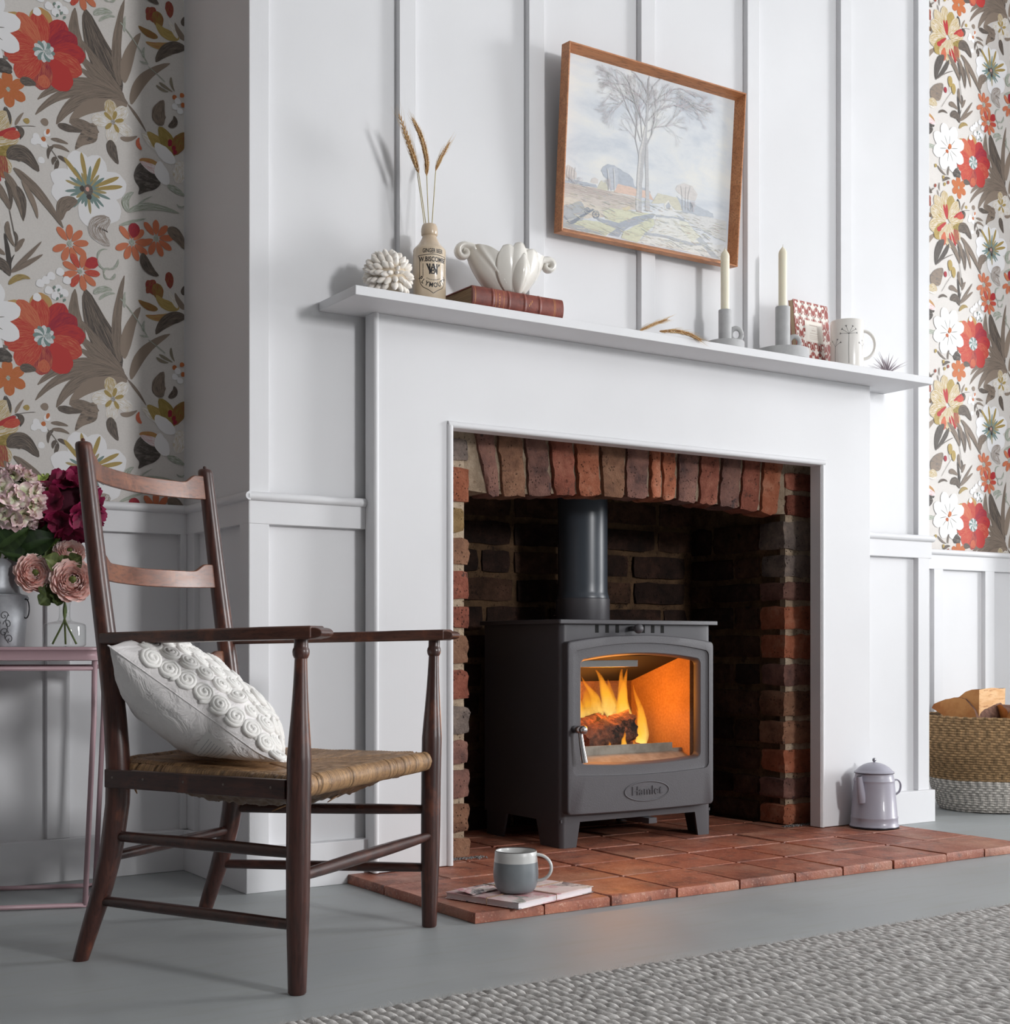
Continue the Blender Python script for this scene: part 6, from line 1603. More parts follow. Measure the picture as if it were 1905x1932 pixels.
# twigs of the bare tree
tr = random.Random(21)
def twig(p, ang, L, w, depth):
    q = [p]
    a = ang
    for s_ in range(3):
        a += tr.uniform(-0.16, 0.16)
        p = (p[0] + L / 3 * cos(a), p[1] + L / 3 * sin(a) * 1.27)
        q.append(p)
    if any(not (20 < x[0] < 985 and x[1] < 985) for x in q): return
    stroke(q, w, (190 + tr.uniform(-10, 8), 186 + tr.uniform(-10, 6), 186))
    if depth > 0:
        for _ in range(tr.choice((2, 3, 3))):
            twig(q[-1], a + tr.uniform(-0.55, 0.55), L * tr.uniform(0.6, 0.8), w * 0.72, depth - 1)
for q in ART['B']:
    for k in range(1, len(q)):
        (x0_, y0_), (x1_, y1_) = q[k - 1], q[k]
        a0 = atan2((y1_ - y0_) / 1.27, x1_ - x0_)
        for _ in range(3 if k < 3 else 5):
            twig((x1_, y1_), a0 + tr.uniform(-0.6, 0.6), tr.uniform(40, 66), 0.0009, 3 if k > 1 else 2)
for (cx_, y_, n_) in ((62, 262, 8), (760, 258, 9), (272, 282, 7)):
    for _ in range(n_):
        twig((cx_ + tr.uniform(-14, 14), y_), pi / 2 + tr.uniform(-0.9, 0.9), 22, 0.0007, 2)
b.build('painted_scene', attr_mat('painted_scene', rough=0.45, streak=0.45, spec=0.3), canvas, normals=False)['kind'] = 'stuff'

# ================================================================== things along the mantel shelf
MT = 1.3631
M_SHELL = mat('bleached_shell', (248, 243, 236), (244, 234, 222), 60, 0.45, rnd=0.04, sss=0.1)
sb = thing('shell_ball', 'round ball covered in white shells on the left end of the mantel', 'ornament', (1.532, 2.818, MT))
b = MB(); b.sphere((0, 0, 0.050), 0.044, 24, 16, 1, 1, 0.95); b.build('core', mat('shell_ball_core', (206, 190, 168), rough=0.9), sb, smooth=True)
pb = MB()
def shellpt(u, v):
    a = 2 * pi * u; t = v
    r = 0.0078 * sin(pi * min(1, t ** 0.85)) ** 0.55 if 0 < t < 1 else 0.0002
    return (r * cos(a), r * 0.8 * sin(a), 0.028 * (t - 0.20))
pb.grid(shellpt, 8, 7, wrapu=True)
proto = pb.build('shell', M_SHELL, sb, smooth=True)
axis = Vector((0.05, -0.98, 0.05)).normalized()
first = True
ref = axis.orthogonal().normalized(); ref2 = axis.cross(ref)
for ring, (ph, cnt) in enumerate(((8, 3), (22, 7), (37, 11), (53, 15), (70, 18), (87, 19), (104, 18), (122, 15), (140, 11))):
    for k in range(cnt):
        th = 2 * pi * (k + 0.5 * (ring % 2)) / cnt + rng.uniform(-.08, .08); p_ = radians(ph + rng.uniform(-3, 3))
        n_ = axis * cos(p_) + (ref * cos(th) + ref2 * sin(th)) * sin(p_)
        tang = (n_ - axis * n_.dot(axis))
        tang = (tang.normalized() - n_ * tang.normalized().dot(n_))
        lean = min(1.0, 0.15 + ph / 60.0) if ph < 110 else 0.7
        d = (n_ * (1.0) + tang * lean * 1.1).normalized()
        pos = Vector((0, 0, 0.052)) + n_ * 0.041
        if pos.z + d.z * 0.018 < 0.006: continue
        o = proto if first else proto.copy()
        if not first: COL.objects.link(o)
        first = False
        o.location = pos; o.rotation_mode = 'QUATERNION'; o.rotation_quaternion = d.to_track_quat('Z', 'Y')
        s = 0.62 if ph < 20 else (0.82 if ph < 35 else 1.0)
        o.scale = (s * 1.15, s * 1.15, s)
# ---- stoneware ginger beer bottle
M_STONE = mat('glazed_stoneware', (220, 202, 178), (208, 188, 162), 14, 0.25, coat=0.4, bump=0.05, bscale=40)
M_STONE2 = mat('glazed_stoneware_top', (216, 196, 172), (202, 180, 154), 14, 0.25, coat=0.4)
M_INK = mat('black_print', (34, 32, 34), rough=0.45)
bot = thing('stoneware_bottle', 'cream stoneware ginger beer bottle with black lettering standing on the mantel', 'bottle', (1.6493, 2.83, MT))
BR = 0.0388
b = MB()
b.lathe([(0.030, 0.0), (0.0365, 0.001), (BR, 0.004), (BR, 0.130), (BR - 0.0008, 0.1335), (BR - 0.003, 0.1362)], 56, cap1=False)
b.build('bottle_body', M_STONE, bot, angle=40)
b = MB()
b.lathe([(BR - 0.003, 0.1362), (0.0330, 0.1392), (0.0285, 0.1440), (0.0235, 0.151), (0.0195, 0.158), (0.0172, 0.164), (0.0168, 0.1665), (0.0185, 0.1675), (0.0196, 0.171), (0.0199, 0.177), (0.0193, 0.184), (0.0178, 0.1905), (0.0160, 0.194), (0.0135, 0.195), (0.0115, 0.1935), (0.0105, 0.188), (0.0105, 0.165)], 48, cap0=False, cap1=False)
b.build('bottle_neck', M_STONE2, bot, angle=50)
camd = Vector((-1.6493, -2.83)).normalized(); rtd = Vector((0.835, -0.55))
ld = camd * cos(radians(14)) + rtd * sin(radians(14))
a_lab = atan2(ld.y, ld.x)
def wrap(u, z, lift=0.0002, R=BR):
    a = a_lab + u / R
    return ((R + lift) * cos(a), (R + lift) * sin(a), z)
lab = MB()
def put_text(txt, size, cu, cz, arc=0.0, sx=1.0, space=1.0, bold=0.0):
    vs, fs = text_mesh(txt, size, space=space, offset=bold)
    P = []
    for v in vs:
        u, z = v[0] * sx, v[1]
        if arc:
            R = arc; th = u / R
            u, z = (R - z) * sin(th) if arc > 0 else (R - z) * sin(th), 0 + ( -R + (R - z) * cos(th)) * -1
        P.append(wrap(cu + u, cz + z))
    i0 = lab.addv(P)
    for f in fs: lab.addf([i0 + i for i in f])
put_text('GINGER BEER', 0.0138, 0.0, 0.1222, sx=0.62, bold=0.0003)
put_text('W.BISCOMBE', 0.0158, 0.0, 0.1020, sx=0.74, bold=0.0004)
put_text('W', 0.034, 0.0, 0.0785, sx=0.95, bold=0.0004); put_text('B', 0.024, -0.001, 0.0750, sx=0.85, bold=0.0003); put_text('I', 0.036, -0.0085, 0.0780, sx=0.9); put_text('I', 0.036, 0.0085, 0.0780, sx=0.9)
def put_arc(txt, size, cz, R, cu=0.0, span=None):
    for k, ch in enumerate(txt):
        th = (k - (len(txt) - 1) / 2) * span
        vs, fs = text_mesh(ch, size, offset=0.0004)
        P = []
        for v in vs:
            x, z = v[0] * 0.85, v[1]
            P.append(wrap(cu + R * sin(th) + x * cos(th) - z * sin(th), cz - R * cos(th) + x * sin(th) + z * cos(th)))
        i0 = lab.addv(P)
        for f in fs: lab.addf([i0 + i for i in f])
put_arc('PLYMOUTH', 0.0150, 0.0790, 0.0375, span=0.285)
def shield_line(pts, w):
    P = spline([(p[0], p[1], 0) for p in pts], 8)
    vs = []
    for k in range(len(P)):
        t = P[min(k + 1, len(P) - 1)] - P[max(k - 1, 0)]; t.normalize()
        n = Vector((-t.y, t.x, 0)) * w * .5
        vs += [wrap((P[k] + n).x, (P[k] + n).y), wrap((P[k] - n).x, (P[k] - n).y)]
    i0 = lab.addv(vs)
    for k in range(len(P) - 1): lab.addf([i0 + 2 * k, i0 + 2 * k + 1, i0 + 2 * k + 3, i0 + 2 * k + 2])
shield_line([(-0.0385, 0.1115), (-0.018, 0.1130), (0.0, 0.1145), (0.018, 0.1130), (0.0385, 0.1115)], 0.0014)
for s_ in (-1, 1):
    shield_line([(s_ * 0.0385, 0.1115), (s_ * 0.0350, 0.105), (s_ * 0.0338, 0.090), (s_ * 0.0338, 0.065), (s_ * 0.0325, 0.050), (s_ * 0.025, 0.038), (s_ * 0.011, 0.030), (0.0, 0.0225)], 0.0014)
    for k in range(12):
        shield_line([(s_ * 0.0255, 0.092 - 0.0026 * k), (s_ * 0.0250, 0.0915 - 0.0026 * k), (s_ * 0.0240, 0.0908 - 0.0026 * k)], 0.0018)
for k in range(11):
    shield_line([(-0.016 + 0.003 * k, 0.0575 - 0.004 * (1 - ((k - 5) / 5) ** 2)), (-0.0148 + 0.003 * k, 0.0570 - 0.004 * (1 - ((k - 5) / 5) ** 2)), (-0.0142 + 0.003 * k, 0.0590 - 0.004 * (1 - ((k - 5) / 5) ** 2))], 0.0009)
lb_ = lab.build('printed_label', M_INK, bot, normals=False)
# ---- wheat
M_STALK = mat('pale_stalk', (196, 184, 136), (178, 164, 112), 40, 0.6)
M_EAR = mat('dry_wheat', (206, 168, 116), (180, 136, 86), 90, 0.65, rnd=0.0)
M_AWN = mat('wheat_awn', (222, 200, 162), (208, 180, 136), 60, 0.6)
def wheat(name, label, stalk, ear, awn_len, seed, loc_=(0, 0, 0), fat=1.0, group=None, bend=None):
    t = thing(name, label, 'wheat', loc_, 0, group)
    r = random.Random(seed)
    L0 = Vector(loc_)
    st = [Vector(p) - L0 for p in stalk]; er = [Vector(p) - L0 for p in ear]
    if len(st) > 1:
        b = MB(); b.tube(spline(st, 8), 0.0011, 7); b.build('stalk', M_STALK, t, smooth=True)
    E = spline(er, 14)
    b = MB(); a = MB()
    n = len(E)
    for k in range(n):
        d = (E[min(k + 1, n - 1)] - E[max(k - 1, 0)]).normalized()
        s1 = d.orthogonal().normalized(); s2 = d.cross(s1)
        f = sin(pi * (0.12 + 0.80 * k / (n - 1))) ** 0.6 * fat
        for q in range(4):
            if (k + q) % 2: continue
            th = q * pi / 2 + r.uniform(-.3, .3)
            o = (s1 * cos(th) + s2 * sin(th))
            dd = (d * 1.0 + o * 0.42).normalized()
            c = E[k] + o * 0.0024 * f
            b.tube([c - dd * 0.0022, c + dd * 0.001, c + dd * 0.0046, c + dd * 0.0078], [0.0006, 0.0021 * f, 0.0017 * f, 0.0003], 6)
            if r.random() < 0.8:
                tip = c + (d + o * r.uniform(0.10, 0.26) + Vector((r.uniform(-.05, .05),) * 3)).normalized() * awn_len * r.uniform(0.55, 1.0)
                a.tube(bez(c + dd * .006, (c + tip) / 2 + o * 0.004, tip, 5), [0.00034, 0.0003, 0.00026, 0.0002, 0.00015, 0.00008], 4)
    o1 = b.build('grains', M_EAR, t, smooth=True); o1['kind'] = 'stuff'
    o2 = a.build('awns', M_AWN, t, smooth=True); o2['kind'] = 'stuff'
    return t
CAMP = Vector((0, 0, 0.56)); FWD = Vector((sin(radians(33.371)), cos(radians(33.371)), 0)); RGT = Vector((cos(radians(33.371)), -sin(radians(33.371)), 0))
wb0 = (1.6493, 2.83, MT + 0.195)
wheat('wheat_stem', 'thickest wheat ear leaning far left out of the stoneware bottle', [(1.6493, 2.83, 1.50), (1.6395, 2.83, 1.558), (1.6190, 2.829, 1.676)], [(1.6190, 2.829, 1.676), (1.5985, 2.828, 1.7245), (1.5675, 2.826, 1.795)], 0.052, 1, wb0, 1.25)
wheat('wheat_stem', 'thin faint wheat ear in the middle of the three left-leaning ears in the bottle', [(1.6493, 2.84, 1.50), (1.6380, 2.845, 1.60), (1.6230, 2.848, 1.700)], [(1.6230, 2.848, 1.700), (1.611, 2.85, 1.735), (1.594, 2.852, 1.775)], 0.040, 2, wb0, 0.8)
wheat('wheat_stem', 'upright curving wheat ear in the stoneware bottle, right of the other left-leaning ears', [(1.6493, 2.82, 1.50), (1.6415, 2.82, 1.558), (1.6360, 2.82, 1.670)], [(1.6360, 2.82, 1.670), (1.6350, 2.82, 1.710), (1.6215, 2.82, 1.756), (1.5990, 2.819, 1.792)], 0.030, 3, wb0, 1.1)
wheat('wheat_stem', 'single wheat ear leaning right out of the stoneware bottle', [(1.6493, 2.83, 1.50), (1.6560, 2.83, 1.558), (1.6665, 2.83, 1.690)], [(1.6665, 2.83, 1.690), (1.680, 2.83, 1.722), (1.7035, 2.83, 1.762)], 0.035, 4, wb0, 0.72)
wheat('wheat_stem', 'loose wheat ear lying on the mantel towards the wall below the picture', [], [(2.3146, 2.86, 1.3965), (2.3582, 2.86, 1.4176), (2.406, 2.86, 1.4366)], 0.045, 5, (2.33, 2.86, MT + 0.002), 0.85)
wheat('wheat_stem', 'loose wheat ear lying over the front edge of the mantel below the picture', [], [(2.2925, 2.752, 1.3700), (2.3371, 2.745, 1.3745), (2.3822, 2.742, 1.3714), (2.4188, 2.740, 1.3607)], 0.040, 6, (2.36, 2.76, MT + 0.001), 1.0)
# ---- leather book
M_LEATHER = mat('brown_leather', (112, 52, 42), (140, 72, 58), 26, 0.4, bump=0.3, bscale=160, c3=(88, 40, 34), scale3=40)
M_PAGES = mat('aged_page_edges', (152, 128, 100), (120, 98, 76), 5, 0.85, stretch=(4, 4, 320), bump=0.3, bscale=1)
M_GOLD = mat('worn_gilt', (196, 140, 92), rough=0.4, metal=0.6)
bk = thing('leather_book', 'old brown leather book lying flat with ribbed spine outward on the mantel', 'book', (1.855, 2.815, MT))
bx0, bx1, by0, by1, bh = -0.1305, 0.1320, -0.058, 0.078, 0.0475
b = MB(); b.box(bx0 + .003, bx1 - .003, by0 + 0.008, by1 - 0.003, 0.0035, bh - 0.0035); b.build('page_block', M_PAGES, bk)
for z0_, z1_ in ((0.0, 0.0032), (bh - 0.0032, bh)):
    b = MB(); b.box(bx0, bx1, by0 + 0.004, by1, z0_, z1_); b.build('cover_board', M_LEATHER, bk, bevel=0.001)
b = MB(); n = 14
def spine_ring(x, swell):
    return [(x, by0 + 0.006 - (0.009 + swell) * sin(pi * k / n), bh / 2 - (bh / 2 + swell * 0.3) * cos(pi * k / n)) for k in range(n + 1)]
xs = []
bands = [-0.075, -0.029, 0.017, 0.061]
N = 150
base = b.addv([p for i in range(N + 1) for p in spine_ring(bx0 + (bx1 - bx0) * i / N, 0.0028 * max(exp(-((bx0 + (bx1 - bx0) * i / N - c) / 0.0030) ** 4) for c in bands))])
m_ = n + 1
for i in range(N):
    for k in range(n): b.addf([base + i * m_ + k, base + i * m_ + k + 1, base + (i + 1) * m_ + k + 1, base + (i + 1) * m_ + k])
b.addf([base + k for k in range(m_)]); b.addf([base + N * m_ + k for k in range(m_)][::-1])
b.build('spine', M_LEATHER, bk, angle=50)
b = MB()
def gilt(x, w, k0=1.5, k1=12.5, sw=0.0):
    rr_ = []
    for xx in (x - w / 2, x + w / 2):
        rr_.append([(xx, by0 + 0.006 - (0.009 + sw + 0.0003) * sin(pi * k / n), bh / 2 - (bh / 2 + 0.0002) * cos(pi * k / n)) for k in np.linspace(k0, k1, 10)])
    i0 = b.addv(rr_[0] + rr_[1])
    for k in range(9): b.addf([i0 + k, i0 + k + 1, i0 + 10 + k + 1, i0 + 10 + k])
for x in (0.104, 0.1075, -0.124): gilt(x, 0.0011)
for x in (-0.066, -0.0435): gilt(x, 0.0009)
for k in range(5): gilt(-0.056 + 0.0006 * (k % 2), 0.0022, 3.0 + 1.4 * k, 3.9 + 1.4 * k)
for k in range(3): gilt(0.030 + 0.004 * k, 0.0016, 5.5 + k, 6.6 + k)
b.build('gilt_tooling', M_GOLD, bk)
# ---- white scroll handled bowl standing on the book
M_CERAM = mat('white_glazed_ceramic', (236, 232, 224), (230, 225, 216), 12, 0.22, coat=0.35)
bw = thing('scroll_bowl', 'white ceramic scroll handled bowl moulded with leaves standing on the leather book', 'bowl', (1.868, 2.835, MT + 0.0478), radians(-8))
b = MB()
RX, RY, HB = 0.1010, 0.050, 0.118
def rim(a):
    x = cos(a)
    front = max(0.0, -sin(a))
    dip = 0.118 - 0.020 * exp(-((x + 0.25) / 0.28) ** 2) - 0.006 * exp(-((x - 0.80) / 0.2) ** 2)
    return dip
def bowlpt(u, v, inner=False):
    a = 2 * pi * u
    H = rim(a)
    t = v
    prof = 0.28 + 0.72 * sin(min(1, t * 1.05) * pi / 2) ** 0.85
    if t < 0.02: prof = 0.30
    flare = 1 + 0.05 * t ** 3
    rx, ry = RX * prof * flare, RY * (0.5 + 0.5 * prof) * flare
    fl = 0.0
    ax = cos(a)
    if sin(a) < 0.3:
        w = exp(-((ax - 0.18) / 0.5) ** 2)
        fl = 0.0030 * w * sin(26 * (ax - 0.18) / (0.55 + 0.45 * t)) * sin(pi * min(1, t)) ** 0.5
        # swelling vein that sweeps down from the left scroll
        sx_ = -0.80 + 0.85 * (1 - t) ** 1.3
        fl += 0.0050 * exp(-((ax - sx_) / 0.06) ** 2)
        fl -= 0.0018 * exp(-((ax - sx_ + 0.10) / 0.05) ** 2)
    if inner:
        rx -= 0.004; ry -= 0.004; fl = 0
        return (rx * cos(a), ry * sin(a), max(0.010, H * t - 0.001 + 0.006 * (1 - t)))
    return ((rx + fl * 0.4) * cos(a), (ry + fl) * sin(a), H * t)
b.grid(lambda u, v: bowlpt(u, v), 120, 30, wrapu=True)
b.grid(lambda u, v: bowlpt(u, 1 - v, True), 120, 12, wrapu=True)
i0 = b.addv([bowlpt(k / 120, 0) for k in range(120)]); b.addf([i0 + k for k in range(120)][::-1])
b.build('bowl_body', M_CERAM, bw, smooth=True, weld=True)
for sx in (-1, 1):
    b = MB()
    pts = []; rad = []
    R0 = 0.0165 if sx < 0 else 0.0140
    cx_, cz_ = sx * (RX * 1.02 + 0.012), 0.118 - R0 - (0.0 if sx < 0 else 0.010)
    N = 26
    pts = [(sx * (RX * 0.78), -0.006, cz_ - 0.010), (sx * (RX * 0.92), -0.006, cz_ + R0 * 0.80)]
    rad = [0.011, 0.0105]
    for k in range(N + 1):
        t = k / N; a = pi / 2 + 0.3 - t * (1.45 * 2 * pi) * 0.75
        R = R0 * (1 - 0.62 * t)
        pts.append((cx_ + sx * R * cos(a), -0.004, cz_ + R * sin(a))); rad.append(0.0100 * (1 - 0.45 * t))
    b.tube(pts, rad, 12, flat=(1.0, 1.9), up=(0, 0, 1))
    b.build('scroll_handle', M_CERAM, bw, smooth=True)
def petal_mb(cx0, z0, z1, w, bulge, lean, tipdown=0.0):
    b = MB()
    def fn(u, v):
        t = v
        ww = w * sin(pi * (0.06 + 0.80 * t ** 0.9)) ** 0.75 * (1 - 0.25 * max(0, t - 0.8) / 0.2)
        x = cx0 + lean * t + ww * (u - 0.5) * 2
        ax = max(-0.97, min(0.97, x / (RX * (0.42 + 0.58 * sin(min(1, t * 1.0 + 0.05) * pi / 2)))))
        y0 = -RY * sqrt(1 - ax * ax) * (0.60 + 0.40 * sin(min(1, t + 0.1) * pi / 2))
        return (x, y0 - bulge * (1 - (2 * u - 1) ** 2) * sin(pi * (0.15 + 0.75 * t)) - 0.0035 + 0.002 * abs(2 * u - 1), z0 + (z1 - z0) * t + 0.004 * (1 - (2 * u - 1) ** 2) * t)
    b.grid(fn, 14, 18)
    return b
for (cx0, z0, z1, w, bl, ln) in ((-0.004, 0.010, 0.116, 0.034, 0.004, -0.012), (0.030, 0.012, 0.114, 0.032, 0.004, 0.022), (0.010, 0.006, 0.124, 0.030, 0.009, 0.004), (0.014, 0.006, 0.098, 0.0245, 0.019, 0.008)):
    o = petal_mb(cx0, z0, z1, w, bl, ln).build('leaf_relief', M_CERAM, bw, smooth=True)
    sm = o.modifiers.new('thick', 'SOLIDIFY'); sm.thickness = 0.005; sm.offset = 0
# ---- chamber candlesticks with candles
M_GREYCER = mat('matt_grey_stoneware', (190, 190, 190), (182, 182, 183), 40, 0.65, bump=0.15, bscale=200)
M_WAX = mat('ivory_wax', (240, 234, 212), rough=0.45, sss=0.25)
M_WICK = mat('wick', (214, 206, 190), rough=0.9)
def candlestick(x, y, hold_h, rs, rd, ring, label, candle_h, clabel):
    t = thing('candlestick', label, 'candle holder', (x, y, MT), 0, 'grey candlesticks on the mantel')
    b = MB()
    b.lathe([(rd - 0.003, 0.0), (rd, 0.002), (rd, 0.030), (rd - 0.001, 0.0315), (rd - 0.004, 0.0315), (rd - 0.005, 0.029), (rd - 0.006, 0.010), (0.0, 0.010)], 64, cap1=False)
    b.build('saucer', M_GREYCER, t, angle=40)
    b = MB()
    b.lathe([(rs, 0.0095), (rs, hold_h - 0.001), (rs - 0.001, hold_h), (0.0135, hold_h), (0.013, hold_h - 0.02)], 40, cap1=False)
    b.build('candle_socket', M_GREYCER, t, angle=40)
    b = MB()
    c = RGT * (rs + ring * 0.80)
    N = 24
    pts = [(c.x + ring * cos(2 * pi * k / N) * RGT.x, c.y + ring * cos(2 * pi * k / N) * RGT.y, 0.053 + ring * 1.15 * sin(2 * pi * k / N)) for k in range(N + 1)]
    b.tube(pts, 0.0034, 8, caps=False, flat=(1.0, 2.0), up=tuple(FWD))
    b.build('ring_handle', M_GREYCER, t, smooth=True)
    cd = thing('candle', clabel, 'candle', (x, y, MT + hold_h - 0.018), 0, 'ivory candles on the mantel')
    b = MB()
    h = candle_h + 0.018
    b.lathe([(0.0118, 0.0), (0.0120, 0.002), (0.0122, h - 0.022), (0.0112, h - 0.016), (0.0080, h - 0.010), (0.0045, h - 0.006), (0.0022, h - 0.003), (0.0010, h - 0.001)], 32)
    b.build('wax', M_WAX, cd, angle=40)
    b = MB(); b.tube([(0, 0, h - 0.003), (0.0006, 0, h + 0.005)], [0.0008, 0.0005], 6); b.build('wick', M_WICK, cd)
candlestick(2.5969, 2.84, 0.1205, 0.0182, 0.0530, 0.0150, 'smaller grey candlestick with a ring handle, left of the other on the mantel', 0.170, 'ivory candle in the left candlestick, overlapping the picture frame')
candlestick(2.8026, 2.826, 0.1540, 0.0208, 0.0740, 0.0150, 'larger grey candlestick with a ring handle beside the red patterned notebook', 0.172, 'ivory candle in the right candlestick, standing clear of the picture')
# ---- patterned notebook leaning on the wall
M_NBRED = mat('notebook_red_cover', (170, 92, 84), (150, 70, 62), 30, 0.6)
M_NBW = mat('notebook_white_print', (240, 232, 224), rough=0.6)
nb = thing('notebook', 'small notebook with a red and white damask cover leaning against the wall on the mantel', 'notebook', (2.968, 2.858, MT + 0.0025), radians(5))
nb.rotation_euler = (radians(-6), 0, radians(5))
NW, NH = 0.0775, 0.198
b = MB(); b.box(-NW, NW, 0.0, 0.0022, 0, NH); cov = b.build('cover', M_NBRED, nb, bevel=0.0006)
b = MB(); b.box(-NW, NW, 0.0160, 0.018, 0, NH); b.build('cover', M_NBRED, nb, bevel=0.0006)
b = MB(); b.box(-NW + .0006, NW - .002, 0.0022, 0.016, 0.002, NH - .002); b.build('page_block', mat('cream_pages', (214, 190, 160), (190, 160, 126), 5, 0.9, stretch=(4, 300, 4)), nb)
b = MB()
def disc(x, z, r, y, n=12, sq=1.0, lob=0, amp=0.0):
    i0 = b.addv([(x + r * (1 + amp * cos(lob * 2 * pi * k / n)) * cos(2 * pi * k / n), y, z + r * sq * (1 + amp * cos(lob * 2 * pi * k / n)) * sin(2 * pi * k / n)) for k in range(n)])
    b.addf([i0 + k for k in range(n)])
for j in range(6):
    for i in range(6):
        x = -NW + 0.010 + i * 0.0305 + (0.0152 if j % 2 else 0); z = 0.016 + j * 0.034
        if abs(x) < NW - 0.008 and z < NH - 0.008:
            disc(x, z, 0.0088, -0.0003, 24, 1.15, 4, 0.28)
            for s_ in (-1, 1):
                if abs(x + s_ * 0.0152) < NW - 0.004: disc(x + s_ * 0.0152, z + 0.003, 0.0044, -0.0003)
            if z + 0.019 < NH - 0.004: disc(x, z + 0.0175, 0.0048, -0.0003)
def rib(pts, w=0.0016):
    P = spline([(p[0], 0, p[1]) for p in pts], 6); vs = []
    for k in range(len(P)):
        t = (P[min(k + 1, len(P) - 1)] - P[max(k - 1, 0)]).normalized(); n_ = Vector((-t.z, 0, t.x)) * w * .5
        for q in (P[k] + n_, P[k] - n_): vs.append((max(-NW, min(NW, q.x)), -0.00025, max(0.001, min(NH - .001, q.z))))
    i0 = b.addv(vs)
    for k in range(len(P) - 1): b.addf([i0 + 2 * k, i0 + 2 * k + 1, i0 + 2 * k + 3, i0 + 2 * k + 2])
for i in range(-1, 6):
    for s_ in (-1, 1):
        rib([(-NW + 0.025 + i * 0.0305 + s_ * 0.0105 * cos(k * pi), 0.0 + k * 0.034 + 0.0) for k in range(7)])
b.build('printed_damask', M_NBW, cov)
b = MB(); b.box(-0.034, 0.044, -0.0010, -0.0004, 0.078, 0.142); lb2 = b.build('title_label', mat('label_paper', (244, 238, 228), rough=0.7), cov)
b = MB()
for z0_, w_, h_ in ((0.127, 0.020, 0.0032), (0.1195, 0.0035, 0.0018), (0.112, 0.011, 0.0030), (0.104, 0.019, 0.0020), (0.097, 0.022, 0.0014), (0.092, 0.022, 0.0014), (0.087, 0.022, 0.0014)):
    x = -w_ + 0.005
    while x < w_:
        L = rng.uniform(0.0012, 0.004)
        b.poly([(x, -0.0012, z0_), (min(x + L, w_ + .01), -0.0012, z0_), (min(x + L, w_ + .01), -0.0012, z0_ + h_), (x, -0.0012, z0_ + h_)])
        x += L + 0.0009
for q in ((-0.029, -0.0286, 0.080, 0.140), (0.0410, 0.0414, 0.080, 0.140), (-0.029, 0.0414, 0.080, 0.0804), (-0.029, 0.0414, 0.1396, 0.140)):
    b.poly([(q[0], -0.0012, q[2]), (q[1], -0.0012, q[2]), (q[1], -0.0012, q[3]), (q[0], -0.0012, q[3])])
b.build('label_print', mat('faded_brown_ink', (206, 190, 180), rough=0.8), lb2)
# ---- mug with drawn seed heads
M_MUGW = mat('white_mug_glaze', (238, 234, 228), rough=0.25, coat=0.3)
mg = thing('mug', 'tall white mug with drawn seed heads near the right end of the mantel', 'mug', (3.038, 2.803, MT))
RM, HM_ = 0.0475, 0.138
b = MB()
b.lathe([(RM - 0.003, 0), (RM - 0.0005, 0.002), (RM, 0.005), (RM, HM_ - 0.002), (RM - 0.0015, HM_), (RM - 0.003, HM_ - 0.002), (RM - 0.0035, 0.006), (0, 0.006)], 56, cap1=False)
b.build('mug_body', M_MUGW, mg, angle=40)
hd = RGT * 1.0
b = MB()
pts = []
for k in range(21):
    a = pi / 2 - pi * k / 20
    pts.append((hd.x * (RM - 0.002 + 0.036 * cos(a)), hd.y * (RM - 0.002 + 0.036 * cos(a)), 0.070 + 0.041 * sin(a)))
b.tube(pts, 0.0055, 12, flat=(0.8, 1.25)); b.build('mug_handle', M_MUGW, mg, smooth=True)
cd2 = Vector((-3.04, -2.803)).normalized(); a_m = atan2(cd2.y, cd2.x)
b = MB()
def mline(pts, w=0.0007):
    P = spline([(p[0], p[1], 0) for p in pts], 5)
    vs = []
    for k in range(len(P)):
        t = (P[min(k + 1, len(P) - 1)] - P[max(k - 1, 0)]).normalized(); n_ = Vector((-t.y, t.x, 0)) * w * .5
        for q in (P[k] + n_, P[k] - n_):
            a = a_m + q.x / RM
            vs.append(((RM + .0002) * cos(a), (RM + .0002) * sin(a), q.y))
    i0 = b.addv(vs)
    for k in range(len(P) - 1): b.addf([i0 + 2 * k, i0 + 2 * k + 1, i0 + 2 * k + 3, i0 + 2 * k + 2])
def umbel(x, z0_, zt, L, angs):
    mline([(x, z0_), (x - .0005, (z0_ + zt) / 2), (x, zt)], 0.0010)
    for a in angs:
        e = (x + L * cos(a), zt + L * sin(a))
        mline([(x, zt), ((x + e[0]) / 2, (zt + e[1]) / 2 + .0005), e])
        for q in (-0.6, 0, 0.6):
            f = (e[0] + 0.005 * cos(a + q), e[1] + 0.005 * sin(a + q)); mline([e, ((e[0] + f[0]) / 2, (e[1] + f[1]) / 2), f], 0.0009)
umbel(0.0055, 0.008, 0.093, 0.022, (0.12, 0.6, 1.1, 1.9, 2.5, 3.05))
umbel(-0.036, 0.008, 0.060, 0.018, (0.5, 1.2, 2.2))
umbel(0.052, 0.008, 0.060, 0.014, (0.6, 1.6, 2.6))
b.build('drawn_seed_heads', M_INK, mg)
